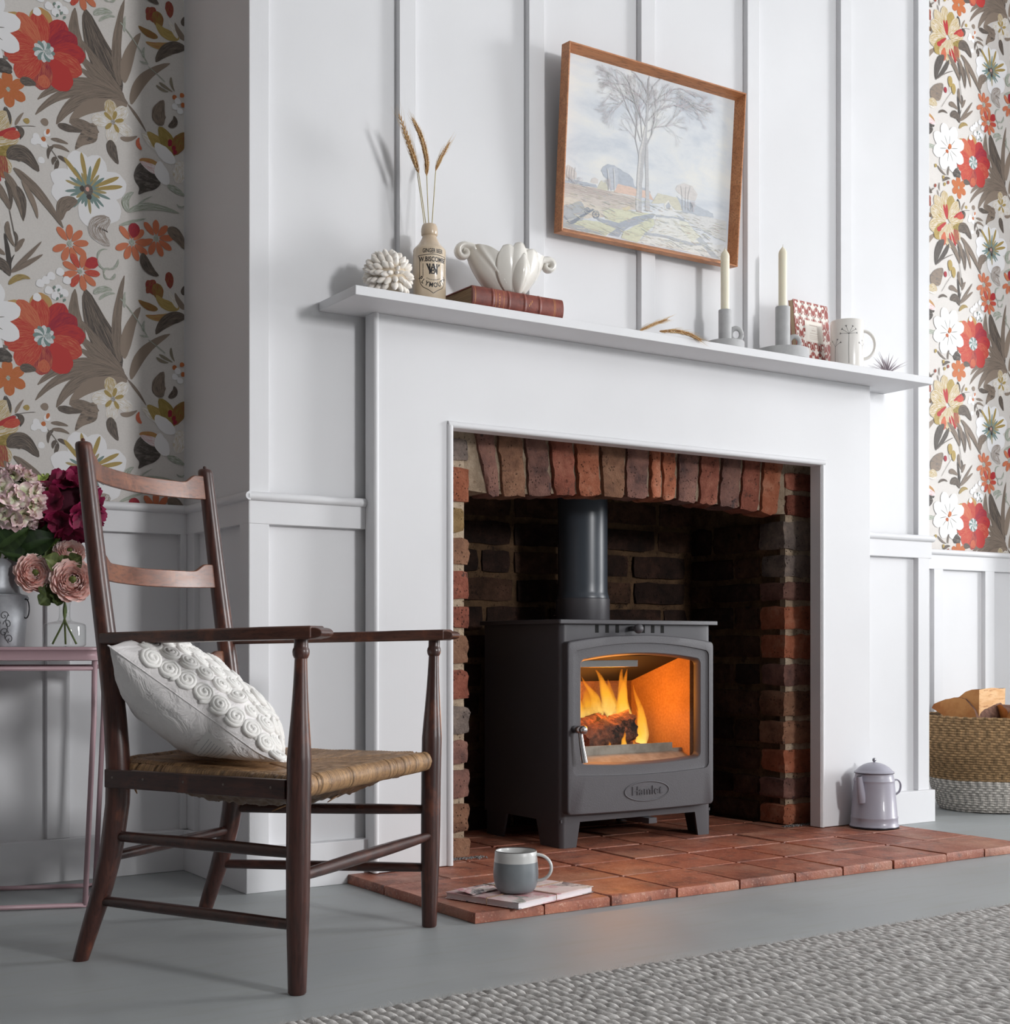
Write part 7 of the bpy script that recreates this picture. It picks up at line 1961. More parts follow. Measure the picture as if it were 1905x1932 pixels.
# ---- air plant
ap = thing('air_plant', 'small spiky lilac grey air plant at the right end of the mantel', 'plant', (3.212, 2.806, MT))
M_AIR = mat('lilac_grey_leaf', (160, 148, 156), (188, 176, 180), 60, 0.7)
ra = random.Random(8)
for k in range(46):
    th = ra.uniform(0, 2 * pi); el = ra.uniform(0.25, 1.40); L = ra.uniform(0.045, 0.072)
    d = Vector((cos(th) * cos(el), sin(th) * cos(el), sin(el)))
    c = Vector((0, 0, 0.006)); tip = c + d * L; mid = c + d * L * 0.5 + Vector((0, 0, 0.004))
    b = MB(); b.tube(bez(c, mid, tip, 5), [0.0018, 0.0020, 0.0017, 0.0012, 0.0008, 0.0002], 5, flat=(0.5, 1)); b.build('leaf', M_AIR, ap, smooth=True)
# ================================================================== pink metal side table and what stands on it
M_PINK = mat('dusty_pink_metal', (178, 148, 154), rough=0.35, spec=0.5)
TA_ANG = atan2(-0.37, 0.93)
TX, TY = 0.893, 2.92
table = thing('side_table', 'dusty pink metal side table with thin legs behind the armchair', 'table', (TX, TY, 0), TA_ANG)
TL, TD, TH = 0.62, 0.27, 0.556
def rod(name, pts, r, n=10, parent=table, m=M_PINK):
    b = MB(); b.tube(pts, r, n); return b.build(name, m, parent, smooth=True)
# tray top: flat sheet with a rolled, coved edge
b = MB()
prof = [(0.000, -0.0005), (0.003, 0.0), (0.006, -0.002), (0.0065, -0.006), (0.003, -0.009), (0.0005, -0.014), (0.001, -0.020), (0.005, -0.0245), (0.0055, -0.0280), (0.001, -0.0295), (-0.004, -0.028)]
def edge_loop(o, z):
    x0, x1, y0, y1 = -TL - o, o, -o, TD + o
    r = 0.03
    return [(p[0], p[1], TH + z) for p in rrect(x0, x1, y0, y1, r, 5)]
loops = [edge_loop(o, z) for o, z in prof]
n = len(loops[0])
ids = [b.addv(l) for l in loops]
for a, c in zip(ids, ids[1:]):
    for k in range(n):
        q = (k + 1) % n
        b.addf([a + k, a + q, c + q, c + k])
b.addf([ids[0] + k for k in range(n)])
b.build('tray_top', M_PINK, table, angle=50)
for (x, y) in ((-0.012, 0.012), (-0.012, TD - 0.012), (-TL + 0.012, 0.012), (-TL + 0.012, TD - 0.012)):
    sx = 1 if x > -0.3 else -1
    rod('leg', [(x, y, TH - 0.012), (x - 0.002 * sx, y, 0.40), (x - 0.020 * sx, y, 0.0065)], 0.0058)
rod('upper_rail', [(-TL + 0.012, 0.012, 0.5105), (-0.012, 0.012, 0.5105)], 0.0050)
rod('upper_rail', [(-TL + 0.012, TD - 0.012, 0.5105), (-0.012, TD - 0.012, 0.5105)], 0.0050)
rod('floor_rail', [(-TL + 0.030, 0.012, 0.0065), (-0.030, 0.012, 0.0065)], 0.0052)
rod('floor_rail', [(-TL + 0.030, TD - 0.012, 0.0065), (-0.030, TD - 0.012, 0.0065)], 0.0052)
for x in (-0.030, -TL + 0.030): rod('floor_rail', [(x, 0.012, 0.0065), (x, TD - 0.012, 0.0065)], 0.0052)

# ---- zinc bucket
M_ZINC = mat('galvanised_zinc', (138, 140, 144), (164, 166, 170), 16, 0.45, metal=0.55, bump=0.08, bscale=60)
BKX, BKY, BKZ = 0.7235, 3.117, TH + 0.0003
bk2 = thing('zinc_bucket', 'grey zinc flower bucket with a ring handle at the left edge of the pink table', 'bucket', (BKX, BKY, BKZ))
b = MB()
b.lathe([(0.060, 0.0), (0.061, 0.003), (0.0655, 0.060), (0.0668, 0.1085), (0.0680, 0.1105), (0.0668, 0.1125), (0.0560, 0.1145), (0.0520, 0.118), (0.0500, 0.130), (0.0490, 0.170), (0.0505, 0.187), (0.0520, 0.189), (0.0505, 0.190), (0.0480, 0.186), (0.0480, 0.12)], 48, cap1=False)
b.build('bucket_body', M_ZINC, bk2, angle=40)
b = MB()
N = 24
c0 = RGT * 0.0685
pts = [(c0.x + 0.0075 * cos(2 * pi * k / N) * RGT.x - 0.004 * FWD.x, c0.y + 0.0075 * cos(2 * pi * k / N) * RGT.y - 0.004 * FWD.y, 0.083 + 0.021 * sin(2 * pi * k / N)) for k in range(N + 1)]
b.tube(pts, 0.0014, 6, caps=False)
b.build('ring_handle', mat('dark_wire', (60, 60, 64), rough=0.4, metal=0.6), bk2, smooth=True)
b = MB(); p_ = RGT * 0.069
b.tube([(p_.x - 0.008 * RGT.x, p_.y - 0.008 * RGT.y, 0.104), (p_.x + 0.004 * RGT.x, p_.y + 0.004 * RGT.y, 0.105)], 0.0032, 8); b.build('handle_lug', M_ZINC, bk2, smooth=True)
b = MB()
cd3 = Vector((-BKX, -BKY)).normalized(); a_b = atan2(cd3.y, cd3.x)
def bline(pts, w):
    P = spline([(p[0], p[1], 0) for p in pts], 6); vs = []
    for k in range(len(P)):
        t = (P[min(k + 1, len(P) - 1)] - P[max(k - 1, 0)]).normalized(); n_ = Vector((-t.y, t.x, 0)) * w * .5
        for q in (P[k] + n_, P[k] - n_):
            R = interp(q.y, [0, 0.06, 0.1085], [0.0607, 0.0655, 0.0668]) + 0.0004
            a = a_b + q.x / R
            vs.append((R * cos(a), R * sin(a), q.y))
    i0 = b.addv(vs)
    for k in range(len(P) - 1): b.addf([i0 + 2 * k, i0 + 2 * k + 1, i0 + 2 * k + 3, i0 + 2 * k + 2])
for (u, z, s) in ((0.019, 0.066, 1), (0.026, 0.048, -1), (0.018, 0.030, 1), (0.030, 0.016, -1), (0.004, 0.05, -1)):
    bline([(u + s * 0.010 * (1 - k / 9) * cos(k * 0.9), z + 0.011 * (1 - k / 9) * sin(k * 0.9)) for k in range(10)], 0.0016)
bline([(0.028, 0.070), (0.022, 0.055), (0.026, 0.040), (0.020, 0.022), (0.028, 0.008)], 0.0018)
b.build('scroll_decoration', mat('black_scroll_print', (52, 52, 56), rough=0.6), bk2, normals=False)

# ---- petals
M_PETAL = attr_mat('petal', rough=0.55, var=0.08, spec=0.3, sss=0.2)
def petal_mb(L, W, cup, c_in, c_mid, c_out, nu=6, nv=7, ruffle=0.0, seed=0, tipw=1.0, fold=0.0):
    """petal along +Y from the origin, cupping up (+Z)"""
    b = MB(); b.usecol = True
    r = random.Random(seed)
    def fn(u, v):
        w = W * (sin(pi * min(1, 0.12 + 0.80 * v ** 0.8)) ** 0.65) * (0.35 + 0.65 * min(1, v * 2.2))
        x = (u - 0.5) * w
        y = L * v
        z = cup * L * v * v + fold * W * (2 * u - 1) ** 2 * 0.5 + ruffle * mnoise.noise(Vector((u * 3, v * 3, seed * 3.3)))
        return (x, y, z)
    i0 = len(b.v)
    pts = [fn(i / nu, j / nv) for j in range(nv + 1) for i in range(nu + 1)]
    b.addv(pts)
    for j in range(nv):
        for i in range(nu):
            t = (j + .5) / nv
            e = max(t, abs(2 * (i + .5) / nu - 1) * 0.9 if t > 0.3 else t)
            c = tuple(c_in[k] + (c_mid[k] - c_in[k]) * min(1, e * 2) if e < .5 else c_mid[k] + (c_out[k] - c_mid[k]) * (e - .5) * 2 for k in range(3))
            b.color(c)
            b.addf([i0 + j * (nu + 1) + i, i0 + j * (nu + 1) + i + 1, i0 + (j + 1) * (nu + 1) + i + 1, i0 + (j + 1) * (nu + 1) + i])
    return b
def floret_mb(n, L, W, cup, cols, seed, ruffle):
    b = MB(); b.usecol = True
    for k in range(n):
        p = petal_mb(L * (1 + 0.1 * ((k * 7 + seed) % 3 - 1)), W, cup, *cols, ruffle=ruffle, seed=seed * 5 + k)
        M = Matrix.Rotation(2 * pi * k / n + 0.2 * ((seed + k) % 3), 4, 'Z') @ Matrix.Rotation(radians(14), 4, 'X')
        off = len(b.v)
        b.v += [tuple(M @ Vector(q)) for q in p.v]
        b.f += [tuple(off + i for i in f) for f in p.f]; b.c += p.c; b.c2 += p.c2; b.mi += p.mi; b.uv += p.uv
    return b
M_STEM = mat('green_stem', (96, 118, 62), (120, 136, 74), 30, 0.5)
M_LEAF_D = attr_mat('dark_leaf', rough=0.45, var=0.15, spec=0.4)
def leaf_obj(parent, base, tip, W, c1, c2, up=(0, 0, 1), lobes=0, curl=0.15, name='leaf'):
    """flat curved leaf from base to tip (parent coordinates)"""
    B, T = Vector(base), Vector(tip)
    d = T - B; L = d.length; d.normalize()
    u = Vector(up); side = d.cross(u).normalized(); nn = side.cross(d).normalized()
    b = MB(); b.usecol = True
    nu, nv = 8, 12
    pts = []
    for j in range(nv + 1):
        t = j / nv
        w = W * sin(pi * min(1, 0.06 + 0.92 * t ** 0.85)) ** 0.8
        if lobes: w *= 0.72 + 0.38 * abs(sin(pi * lobes * t))
        for i in range(nu + 1):
            s = 2 * i / nu - 1
            pts.append(B + d * (L * t + (0.08 * L * abs(s) if lobes else 0)) + side * (w * .5 * s) + nn * (curl * L * sin(pi * t) - 0.14 * W * (1 - abs(s)) + 0.04 * W * mnoise.noise(Vector((s * 2, t * 4, L * 90)))))
    i0 = b.addv(pts)
    for j in range(nv):
        for i in range(nu):
            m = abs(2 * (i + .5) / nu - 1)
            k = 0.0 if m > 0.2 else 0.7
            vein = 0.35 if (j % 3 == 0) else 0
            f = max(k, vein)
            b.color(tuple(c1[q] + (c2[q] - c1[q]) * f for q in range(3)))
            b.addf([i0 + j * (nu + 1) + i, i0 + j * (nu + 1) + i + 1, i0 + (j + 1) * (nu + 1) + i + 1, i0 + (j + 1) * (nu + 1) + i])
    return b.build(name, M_LEAF_D, parent, smooth=True, normals=False)
def flower_head(name, label, centre, R, cols, n_petal, count, L, W, cup, ruffle, seed, stem_to, squash=1.0):
    C = Vector(centre)
    t = thing(name, label, 'flower', tuple(C))
    b = MB(); b.tube(spline([Vector(stem_to) - C, (Vector(stem_to) - C) * 0.5 + Vector((0.004, 0, 0)), Vector((0, 0, -R * 0.4))], 6), 0.003, 8); b.build('stem', M_STEM, t, smooth=True)
    b = MB(); b.sphere((0, 0, 0), R * 0.72, 16, 10); b.build('heart', mat(name + '_heart', tuple(x * 0.62 for x in cols[1]), rough=0.9), t, smooth=True)
    pr = [floret_mb(n_petal, L, W, cup, cols, seed + k, ruffle).build('floret', M_PETAL, t, smooth=True, normals=False) for k in range(4)]
    r = random.Random(seed)
    ga = pi * (3 - sqrt(5))
    for k in range(count):
        z = 1 - 2 * (k + .5) / count; rr_ = sqrt(1 - z * z); a = ga * k
        d = Vector((rr_ * cos(a), rr_ * sin(a), z)); d = (d + Vector((r.uniform(-.25, .25), r.uniform(-.25, .25), r.uniform(-.2, .2)))).normalized()
        o = pr[k] if k < 4 else pr[k % 4].copy()
        if k >= 4: COL.objects.link(o)
        o.location = Vector((d.x * R * 0.80, d.y * R * 0.80, d.z * R * 0.80 * squash)); o.rotation_mode = 'QUATERNION'
        o.rotation_quaternion = d.to_track_quat('Z', 'Y') @ Matrix.Rotation(r.uniform(0, 6.28), 4, 'Z').to_quaternion()
        s = r.uniform(0.85, 1.15); o.scale = (s, s, s)
    return t
bt = (BKX, BKY, BKZ + 0.16)
PALE = ((204, 214, 160), (230, 228, 204), (230, 190, 200))
hy = flower_head('hydrangea', 'pale pink and green hydrangea head in the zinc bucket at the left edge', (0.752, 3.098, 0.874), 0.068, PALE, 4, 60, 0.031, 0.036, 0.30, 0.010, 3, bt)
BURG = ((60, 8, 30), (112, 18, 54), (156, 38, 84))
bu = flower_head('hydrangea', 'deep burgundy hydrangea head in the zinc bucket behind the chair post', (0.880, 3.105, 0.866), 0.070, BURG, 4, 30, 0.034, 0.036, 0.30, 0.005, 17, bt, 1.15)
LIME = ((150, 176, 76), (182, 202, 104), (202, 216, 130))
li = flower_head('filler_flower', 'lime green flower cluster behind the pale and the burgundy hydrangea', (0.842, 3.150, 0.905), 0.042, LIME, 5, 40, 0.012, 0.010, 0.2, 0.002, 29, bt)
GD1, GD2 = (38, 56, 30), (84, 104, 56)
o3 = Vector(hy.location)
def lo_(p): return tuple(Vector(p) - o3)
leaf_obj(hy, lo_((0.755, 3.090, 0.760)), lo_((0.842, 3.075, 0.800)), 0.070, GD1, (60, 84, 44), up=(0, -1, 0.6), curl=0.1)
leaf_obj(hy, lo_((0.720, 3.080, 0.770)), lo_((0.780, 3.060, 0.815)), 0.060, (46, 68, 34), (80, 104, 56), up=(0, -1, 0.6), curl=0.1)
leaf_obj(hy, lo_((0.725, 3.075, 0.765)), lo_((0.815, 3.060, 0.760)), 0.050, (34, 50, 28), (70, 92, 48), up=(0, -1, 0.9), curl=-0.1)
o3 = Vector(bu.location)
for (p, q, w, c1, c2) in (((0.822, 3.12, 0.80), (0.845, 3.10, 0.895), 0.055, (120, 140, 66), (160, 176, 96)), ((0.80, 3.11, 0.775), (0.862, 3.09, 0.818), 0.048, (88, 116, 52), (140, 160, 84)), ((0.825, 3.11, 0.77), (0.845, 3.09, 0.835), 0.05, (70, 98, 46), (120, 146, 74)), ((0.815, 3.10, 0.745), (0.850, 3.09, 0.790), 0.05, (92, 116, 66), (128, 150, 90))):
    leaf_obj(bu, lo_(p), lo_(q), w, c1, c2, up=(0, -1, 0.3), curl=0.06)

# ---- glass bottle vase
GXb, GYb = 0.8611, 3.0726
gv = thing('glass_vase', 'clear glass bottle vase on the pink side table holding ranunculus stems', 'vase', (GXb, GYb, TH + 0.0003))
M_GLASS = glass_mat('clear_glass', (0.965, 0.975, 0.97), alpha_spec=1.0)
b = MB()
b.lathe([(0.0, 0.0015), (0.030, 0.0012), (0.040, 0.0), (0.0445, 0.003), (0.0455, 0.007), (0.0455, 0.044), (0.0440, 0.0490), (0.0390, 0.0515), (0.024, 0.0550), (0.0150, 0.0575), (0.0135, 0.061), (0.0118, 0.066), (0.0118, 0.088), (0.0128, 0.096), (0.0148, 0.099), (0.0152, 0.101), (0.0140, 0.102), (0.0122, 0.1005)], 56, cap0=False, cap1=False)
b.build('glass_body', M_GLASS, gv, angle=50)
# ---- ranunculus
CORAL = [((240, 166, 152), (252, 204, 194), (255, 228, 222)), ((246, 176, 164), (255, 212, 204), (255, 234, 228)), ((230, 150, 136), (250, 194, 184), (255, 220, 212))]
def ranunculus(label, centre, R, face, seed, foot, mid):
    C = Vector(centre)
    t = thing('ranunculus', label, 'flower', tuple(C))
    r = random.Random(seed)
    F = Vector(face).normalized()
    q0 = F.to_track_quat('Z', 'Y')
    b = MB(); b.tube(spline([Vector(foot) - C, Vector((GXb, GYb, TH + 0.062)) - C, Vector((GXb, GYb, TH + 0.098)) - C, Vector(mid) - C, -F * R * 0.35], 6), 0.0022, 8)
    b.build('stem', M_STEM, t, smooth=True)
    b = MB(); b.sphere((0, 0, 0), R * 0.17, 14, 10)
    o = b.build('flower_centre', mat('ranunculus_eye', (66, 74, 26), (104, 108, 44), 200, 0.7), t, smooth=True); o.location = F * R * 0.22
    ring = [(8, 0.20, 78, 0.36), (9, 0.24, 70, 0.44), (10, 0.30, 60, 0.52), (11, 0.36, 50, 0.60), (12, 0.42, 40, 0.68), (12, 0.46, 29, 0.76), (12, 0.50, 17, 0.84), (11, 0.50, 4, 0.90), (9, 0.46, -12, 0.94)]
    pr = [petal_mb(R * 0.62, R * 0.74, 0.34, *CORAL[k], nu=6, nv=6, ruffle=R * 0.05, seed=seed + k, fold=0.25) .build('petal', M_PETAL, t, smooth=True, normals=False) for k in range(3)]
    n = 0
    for li_, (cnt, rad, el, sz) in enumerate(ring):
        for k in range(cnt):
            a = 2 * pi * (k + 0.5 * (li_ % 2)) / cnt + r.uniform(-.12, .12)
            o = pr[n % 3] if n < 3 else pr[n % 3].copy()
            if n >= 3: COL.objects.link(o)
            n += 1
            e = radians(el + r.uniform(-5, 5))
            M = q0.to_matrix().to_4x4() @ Matrix.Rotation(a, 4, 'Z') @ Matrix.Translation((0, R * rad * 0.72, R * (-0.28 + 0.02 * li_))) @ Matrix.Rotation(e, 4, 'X')
            s = 0.62 + 0.42 * sz + r.uniform(-.05, .05)
            o.matrix_local = M @ Matrix.Scale(s, 4)
    return t
zt = TH
r1 = ranunculus('largest coral pink ranunculus in the glass bottle vase, right of the other two', (0.866, 3.032, 0.700), 0.050, (-0.20, -0.95, 0.22), 41, (0.885, 3.066, zt + 0.006), (0.862, 3.056, zt + 0.125))
r2 = ranunculus('coral pink ranunculus facing right, left of the others in the glass bottle vase', (0.790, 3.060, 0.716), 0.044, (0.15, -0.95, 0.10), 52, (0.838, 3.085, zt + 0.006), (0.835, 3.066, zt + 0.135))
r3 = ranunculus('small pale pink ranunculus above the two larger ones in the glass bottle vase', (0.872, 3.075, 0.764), 0.036, (-0.15, -0.80, 0.62), 63, (0.868, 3.090, zt + 0.006), (0.866, 3.078, zt + 0.15))
o3 = Vector(r3.location)
leaf_obj(r3, lo_((0.862, 3.060, 0.722)), lo_((0.812, 3.035, 0.748)), 0.052, (82, 92, 50), (120, 128, 78), up=(0, -1, 0.3), lobes=2, curl=0.08)
leaf_obj(r3, lo_((0.856, 3.050, 0.728)), lo_((0.880, 3.020, 0.752)), 0.046, (74, 84, 46), (110, 120, 72), up=(0, -1, 0.3), lobes=2, curl=0.08)
o3 = Vector(r2.location)
leaf_obj(r2, lo_((0.838, 3.055, 0.690)), lo_((0.800, 3.035, 0.650)), 0.050, (60, 72, 36), (92, 104, 58), up=(0, -1, 0.2), lobes=3, curl=0.05)
leaf_obj(r2, lo_((0.842, 3.050, 0.688)), lo_((0.834, 3.030, 0.648)), 0.036, (56, 68, 34), (88, 100, 56), up=(0, -1, 0.2), lobes=3, curl=0.05)
# ================================================================== on the hearth: notebook, mug, coffee pot
def floral_cover():
    t = NT('floral_cover')
    v = t.coord()
    vo = t.add('ShaderNodeTexVoronoi'); vo.inputs['Scale'].default_value = 22
    t.link(v, vo.inputs['Vector'])
    f = t.noise(v, 40, 5, 0.7)
    sp = t.add('ShaderNodeSeparateColor'); t.link(vo.outputs['Color'], sp.inputs['Color'])
    c = t.ramp(sp.outputs['Red'], [(0.0, lin((232, 214, 212))), (0.30, lin((206, 136, 144))), (0.48, lin((240, 232, 226))), (0.62, lin((132, 132, 120))), (0.78, lin((84, 84, 100))), (0.92, lin((214, 156, 160)))])
    c = t.mix(t.ramp(f, [(0.42, (0, 0, 0, 1)), (0.60, (0.8, 0.8, 0.8, 1))]), c, lin((236, 224, 220)))
    d = t.ramp(vo.outputs['Distance'], [(0.0, (1, 1, 1, 1)), (0.35, (0, 0, 0, 1))])
    c = t.mix(t.math('MULTIPLY', d, 0.4), c, lin((176, 84, 98)))
    t.link(c, t.p.inputs['Base Color']); t.p.inputs['Roughness'].default_value = 0.5
    return t.m
M_FLORAL = floral_cover()
M_PAPERW = mat('white_page_edges', (236, 230, 232), (222, 214, 218), 5, 0.8, stretch=(4, 4, 500))
NBA = radians(17)
fn_ = thing('floral_notebook', 'hardback notebook with pink floral cover tied with cord, lying on the hearth', 'notebook', (1.560, 2.318, HT + 0.0012), NBA)
LN, WN, TN = 0.258, 0.200, 0.0135
for z0_, z1_ in ((0.0, 0.0016), (TN - 0.0016, TN)):
    b = MB(); b.box(0, LN, 0, WN, z0_, z1_); b.build('cover', M_FLORAL, fn_, bevel=0.0005)
b = MB(); b.box(0.003, LN - 0.003, 0.003, WN - 0.001, 0.0016, TN - 0.0016); b.build('page_block', M_PAPERW, fn_)
M_CORD = mat('natural_cord', (176, 146, 118), (150, 118, 94), 300, 0.8)
for (p, q, ax) in (((0.0, 0.085), (LN, 0.085), 0), ((0.125, 0.0), (0.125, WN), 1)):
    b = MB(); e = 0.0009
    if ax == 0: pts = [(-e, p[1], TN / 2), (-e, p[1], TN + e), (LN * .5, p[1] + .002, TN + e), (LN + e, p[1], TN + e), (LN + e, p[1], -0.0002), (LN * .5, p[1], -0.0002), (-e, p[1], -0.0002), (-e, p[1], TN / 2)]
    else: pts = [(p[0], -e, TN / 2), (p[0], -e, TN + e), (p[0] + .002, WN * .5, TN + e * 2), (p[0], WN + e, TN + e), (p[0], WN + e, -0.0002), (p[0], WN * .5, -0.0002), (p[0], -e, -0.0002), (p[0], -e, TN / 2)]
    b.tube(pts, 0.0010, 6, caps=False); b.build('cord', M_CORD, fn_, smooth=True)
NM = Matrix.Translation((1.560, 2.318, HT + 0.0012 + TN)) @ Matrix.Rotation(NBA, 4, 'Z')
# crumpled ribbon ends under the mug
rb = thing('paper_wrap', 'crumpled pink floral paper scrap tucked behind the mug on the floral notebook', 'paper', tuple(NM @ Vector((0.04, 0.135, 0.0003))), NBA)
b = MB()
b.grid(lambda u, v: (-0.040 + 0.100 * u, -0.012 + 0.055 * v, 0.0022 + 0.0020 * sin(v * 22 + 3 * u) * u ** .2 + 0.013 * max(0, 0.5 - u) * v + 0.002 * mnoise.noise(Vector((u * 6, v * 6, 1)))), 30, 24)
o = b.build('paper_sheet', M_FLORAL, rb, smooth=True); sm = o.modifiers.new('t', 'SOLIDIFY'); sm.thickness = 0.0005
rb2 = thing('lace_ribbon', 'beige lace ribbon end lying on the floral notebook, right of the mug', 'ribbon', tuple(NM @ Vector((0.185, 0.160, 0.0004))), NBA)
b = MB()
b.grid(lambda u, v: (-0.07 + 0.130 * u, -0.006 + 0.014 * v + 0.008 * sin(u * 3), 0.0018 + 0.0016 * sin(u * 34) * v + 0.004 * u * u), 50, 6)
o = b.build('ribbon_band', mat('beige_lace', (206, 184, 156), (186, 160, 130), 200, 0.9), rb2, smooth=True); sm = o.modifiers.new('t', 'SOLIDIFY'); sm.thickness = 0.0006
# grey two tone mug
HMX, HMY = 1.6216, 2.4203
gm = thing('mug', 'grey two tone mug standing on the floral notebook on the hearth', 'mug', (HMX, HMY, HT + 0.0012 + TN + 0.0032))
M_MGREY = mat('grey_glaze', (126, 132, 136), (118, 124, 128), 20, 0.42, coat=0.15)
M_MPALE = mat('pale_grey_glaze', (206, 206, 204), (198, 198, 196), 20, 0.35, coat=0.2)
M_MRIM = mat('dark_rim_line', (70, 66, 66), rough=0.4)
b = MB()
b.lathe([(0.026, 0.001), (0.034, 0.0), (0.0385, 0.003), (0.0430, 0.010), (0.0462, 0.021), (0.0478, 0.034), (0.0474, 0.050), (0.0459, 0.0632)], 56, cap1=False)
gmb = b.build('mug_body', M_MGREY, gm, angle=50)
b = MB()
b.lathe([(0.0459, 0.0632), (0.0450, 0.075), (0.0443, 0.0845), (0.0432, 0.0862), (0.0420, 0.0845), (0.0425, 0.074), (0.0440, 0.045), (0.0420, 0.022), (0.036, 0.008), (0, 0.006)], 56, cap0=False, cap1=False)
b.build('pale_band', M_MPALE, gm, angle=60)
b = MB(); b.tube([(0.0432 * cos(2 * pi * k / 48), 0.0432 * sin(2 * pi * k / 48), 0.0861) for k in range(49)], 0.0009, 6, caps=False); b.build('rim_line', M_MRIM, gm, smooth=True)
hd = (RGT * cos(radians(8)) - FWD * sin(radians(8)))
b = MB(); pts = []
for k in range(25):
    a = pi / 2 + 0.10 - (pi + 0.25) * k / 24
    R = 0.029
    rad = 0.0430 + 0.0015 + (0.031 * max(-0.1, cos(a)) if True else 0)
    pts.append((hd.x * rad, hd.y * rad, 0.0510 + 0.0275 * sin(a)))
b.tube(pts, 0.0042, 12, flat=(0.8, 1.35)); b.build('mug_handle', M_MPALE, gm, smooth=True)
# enamel coffee pot
M_ENAM = mat('lavender_grey_enamel', (170, 168, 180), (164, 162, 175), 8, 0.38, coat=0.15)
M_ENW = mat('white_enamel_edge', (232, 232, 236), rough=0.25)
M_NAVY = mat('dark_enamel_edge', (44, 42, 50), rough=0.3)
CPX, CPY = 3.1497, 2.800
cp = thing('coffee_pot', 'pale lavender grey enamel coffee pot on the right of the hearth by the surround', 'coffee pot', (CPX, CPY, HT + 0.0015))
b = MB()
b.lathe([(0.069, 0.0035), (0.0718, 0.0045), (0.0705, 0.008), (0.0690, 0.010), (0.0680, 0.026), (0.0690, 0.029), (0.0682, 0.032), (0.0670, 0.034), (0.0590, 0.128), (0.0588, 0.134), (0.0600, 0.137), (0.0588, 0.141), (0.0568, 0.144), (0.0545, 0.156), (0.0548, 0.1585), (0.052, 0.1585)], 56, cap1=False)
b.build('pot_body', M_ENAM, cp, angle=35)
b = MB(); b.lathe([(0.060, 0.0), (0.0715, 0.0), (0.0724, 0.002), (0.0716, 0.0046), (0.060, 0.0040)], 56); b.build('base_rim', M_NAVY, cp, angle=50)
b = MB(); b.lathe([(0.050, 0.1600), (0.0570, 0.1595), (0.0580, 0.1615), (0.0565, 0.1640), (0.0540, 0.1650), (0.0500, 0.1690), (0.0430, 0.1760), (0.0320, 0.1832), (0.0200, 0.1880), (0.008, 0.1900), (0, 0.1902)], 56, cap1=False)
lid = b.build('lid', M_ENAM, cp, angle=50)
b = MB(); b.lathe([(0.0570, 0.1583), (0.0585, 0.1590), (0.0570, 0.1600), (0.050, 0.1600)], 56, cap1=False); b.build('lid_edge', M_NAVY, lid, angle=50)
b = MB(); b.sphere((0, 0, 0.1975), 0.0062, 14, 10); b.tube([(0, 0, 0.188), (0, 0, 0.196)], 0.003, 8); b.build('lid_knob', mat('steel_knob', (170, 170, 176), rough=0.25, metal=0.9), lid, smooth=True)
sd_ = (-RGT * cos(radians(38)) - FWD * sin(radians(38)))
b = MB()
pts = [sd_ * 0.0555 + Vector((0, 0, 0.078)), sd_ * 0.0615 + Vector((0, 0, 0.098)), sd_ * 0.0670 + Vector((0, 0, 0.122)), sd_ * 0.0715 + Vector((0, 0, 0.1525))]
b.tube(spline(pts, 6), [0.0165 - 0.0075 * k / 18 for k in range(19)], 16, flat=(1.0, 1.0)); b.build('spout', M_ENAM, cp, angle=60)
b = MB(); e = sd_ * 0.0716 + Vector((0, 0, 0.1530)); dd = (pts[3] - pts[2]).normalized()
b.tube([e, e + dd * 0.0006], 0.0078, 14); b.build('spout_mouth', M_NAVY, cp)
b = MB()
pts = [RGT * 0.0575 + Vector((0, 0, 0.1370)), RGT * 0.0680 + Vector((0, 0, 0.1385)), RGT * 0.0760 + Vector((0, 0, 0.130)), RGT * 0.0775 + Vector((0, 0, 0.117)), RGT * 0.0730 + Vector((0, 0, 0.103)), RGT * 0.0615 + Vector((0, 0, 0.094))]
b.tube(spline(pts, 6), 0.0042, 10, flat=(0.55, 2.2)); b.build('pot_handle', M_ENAM, cp, smooth=True)

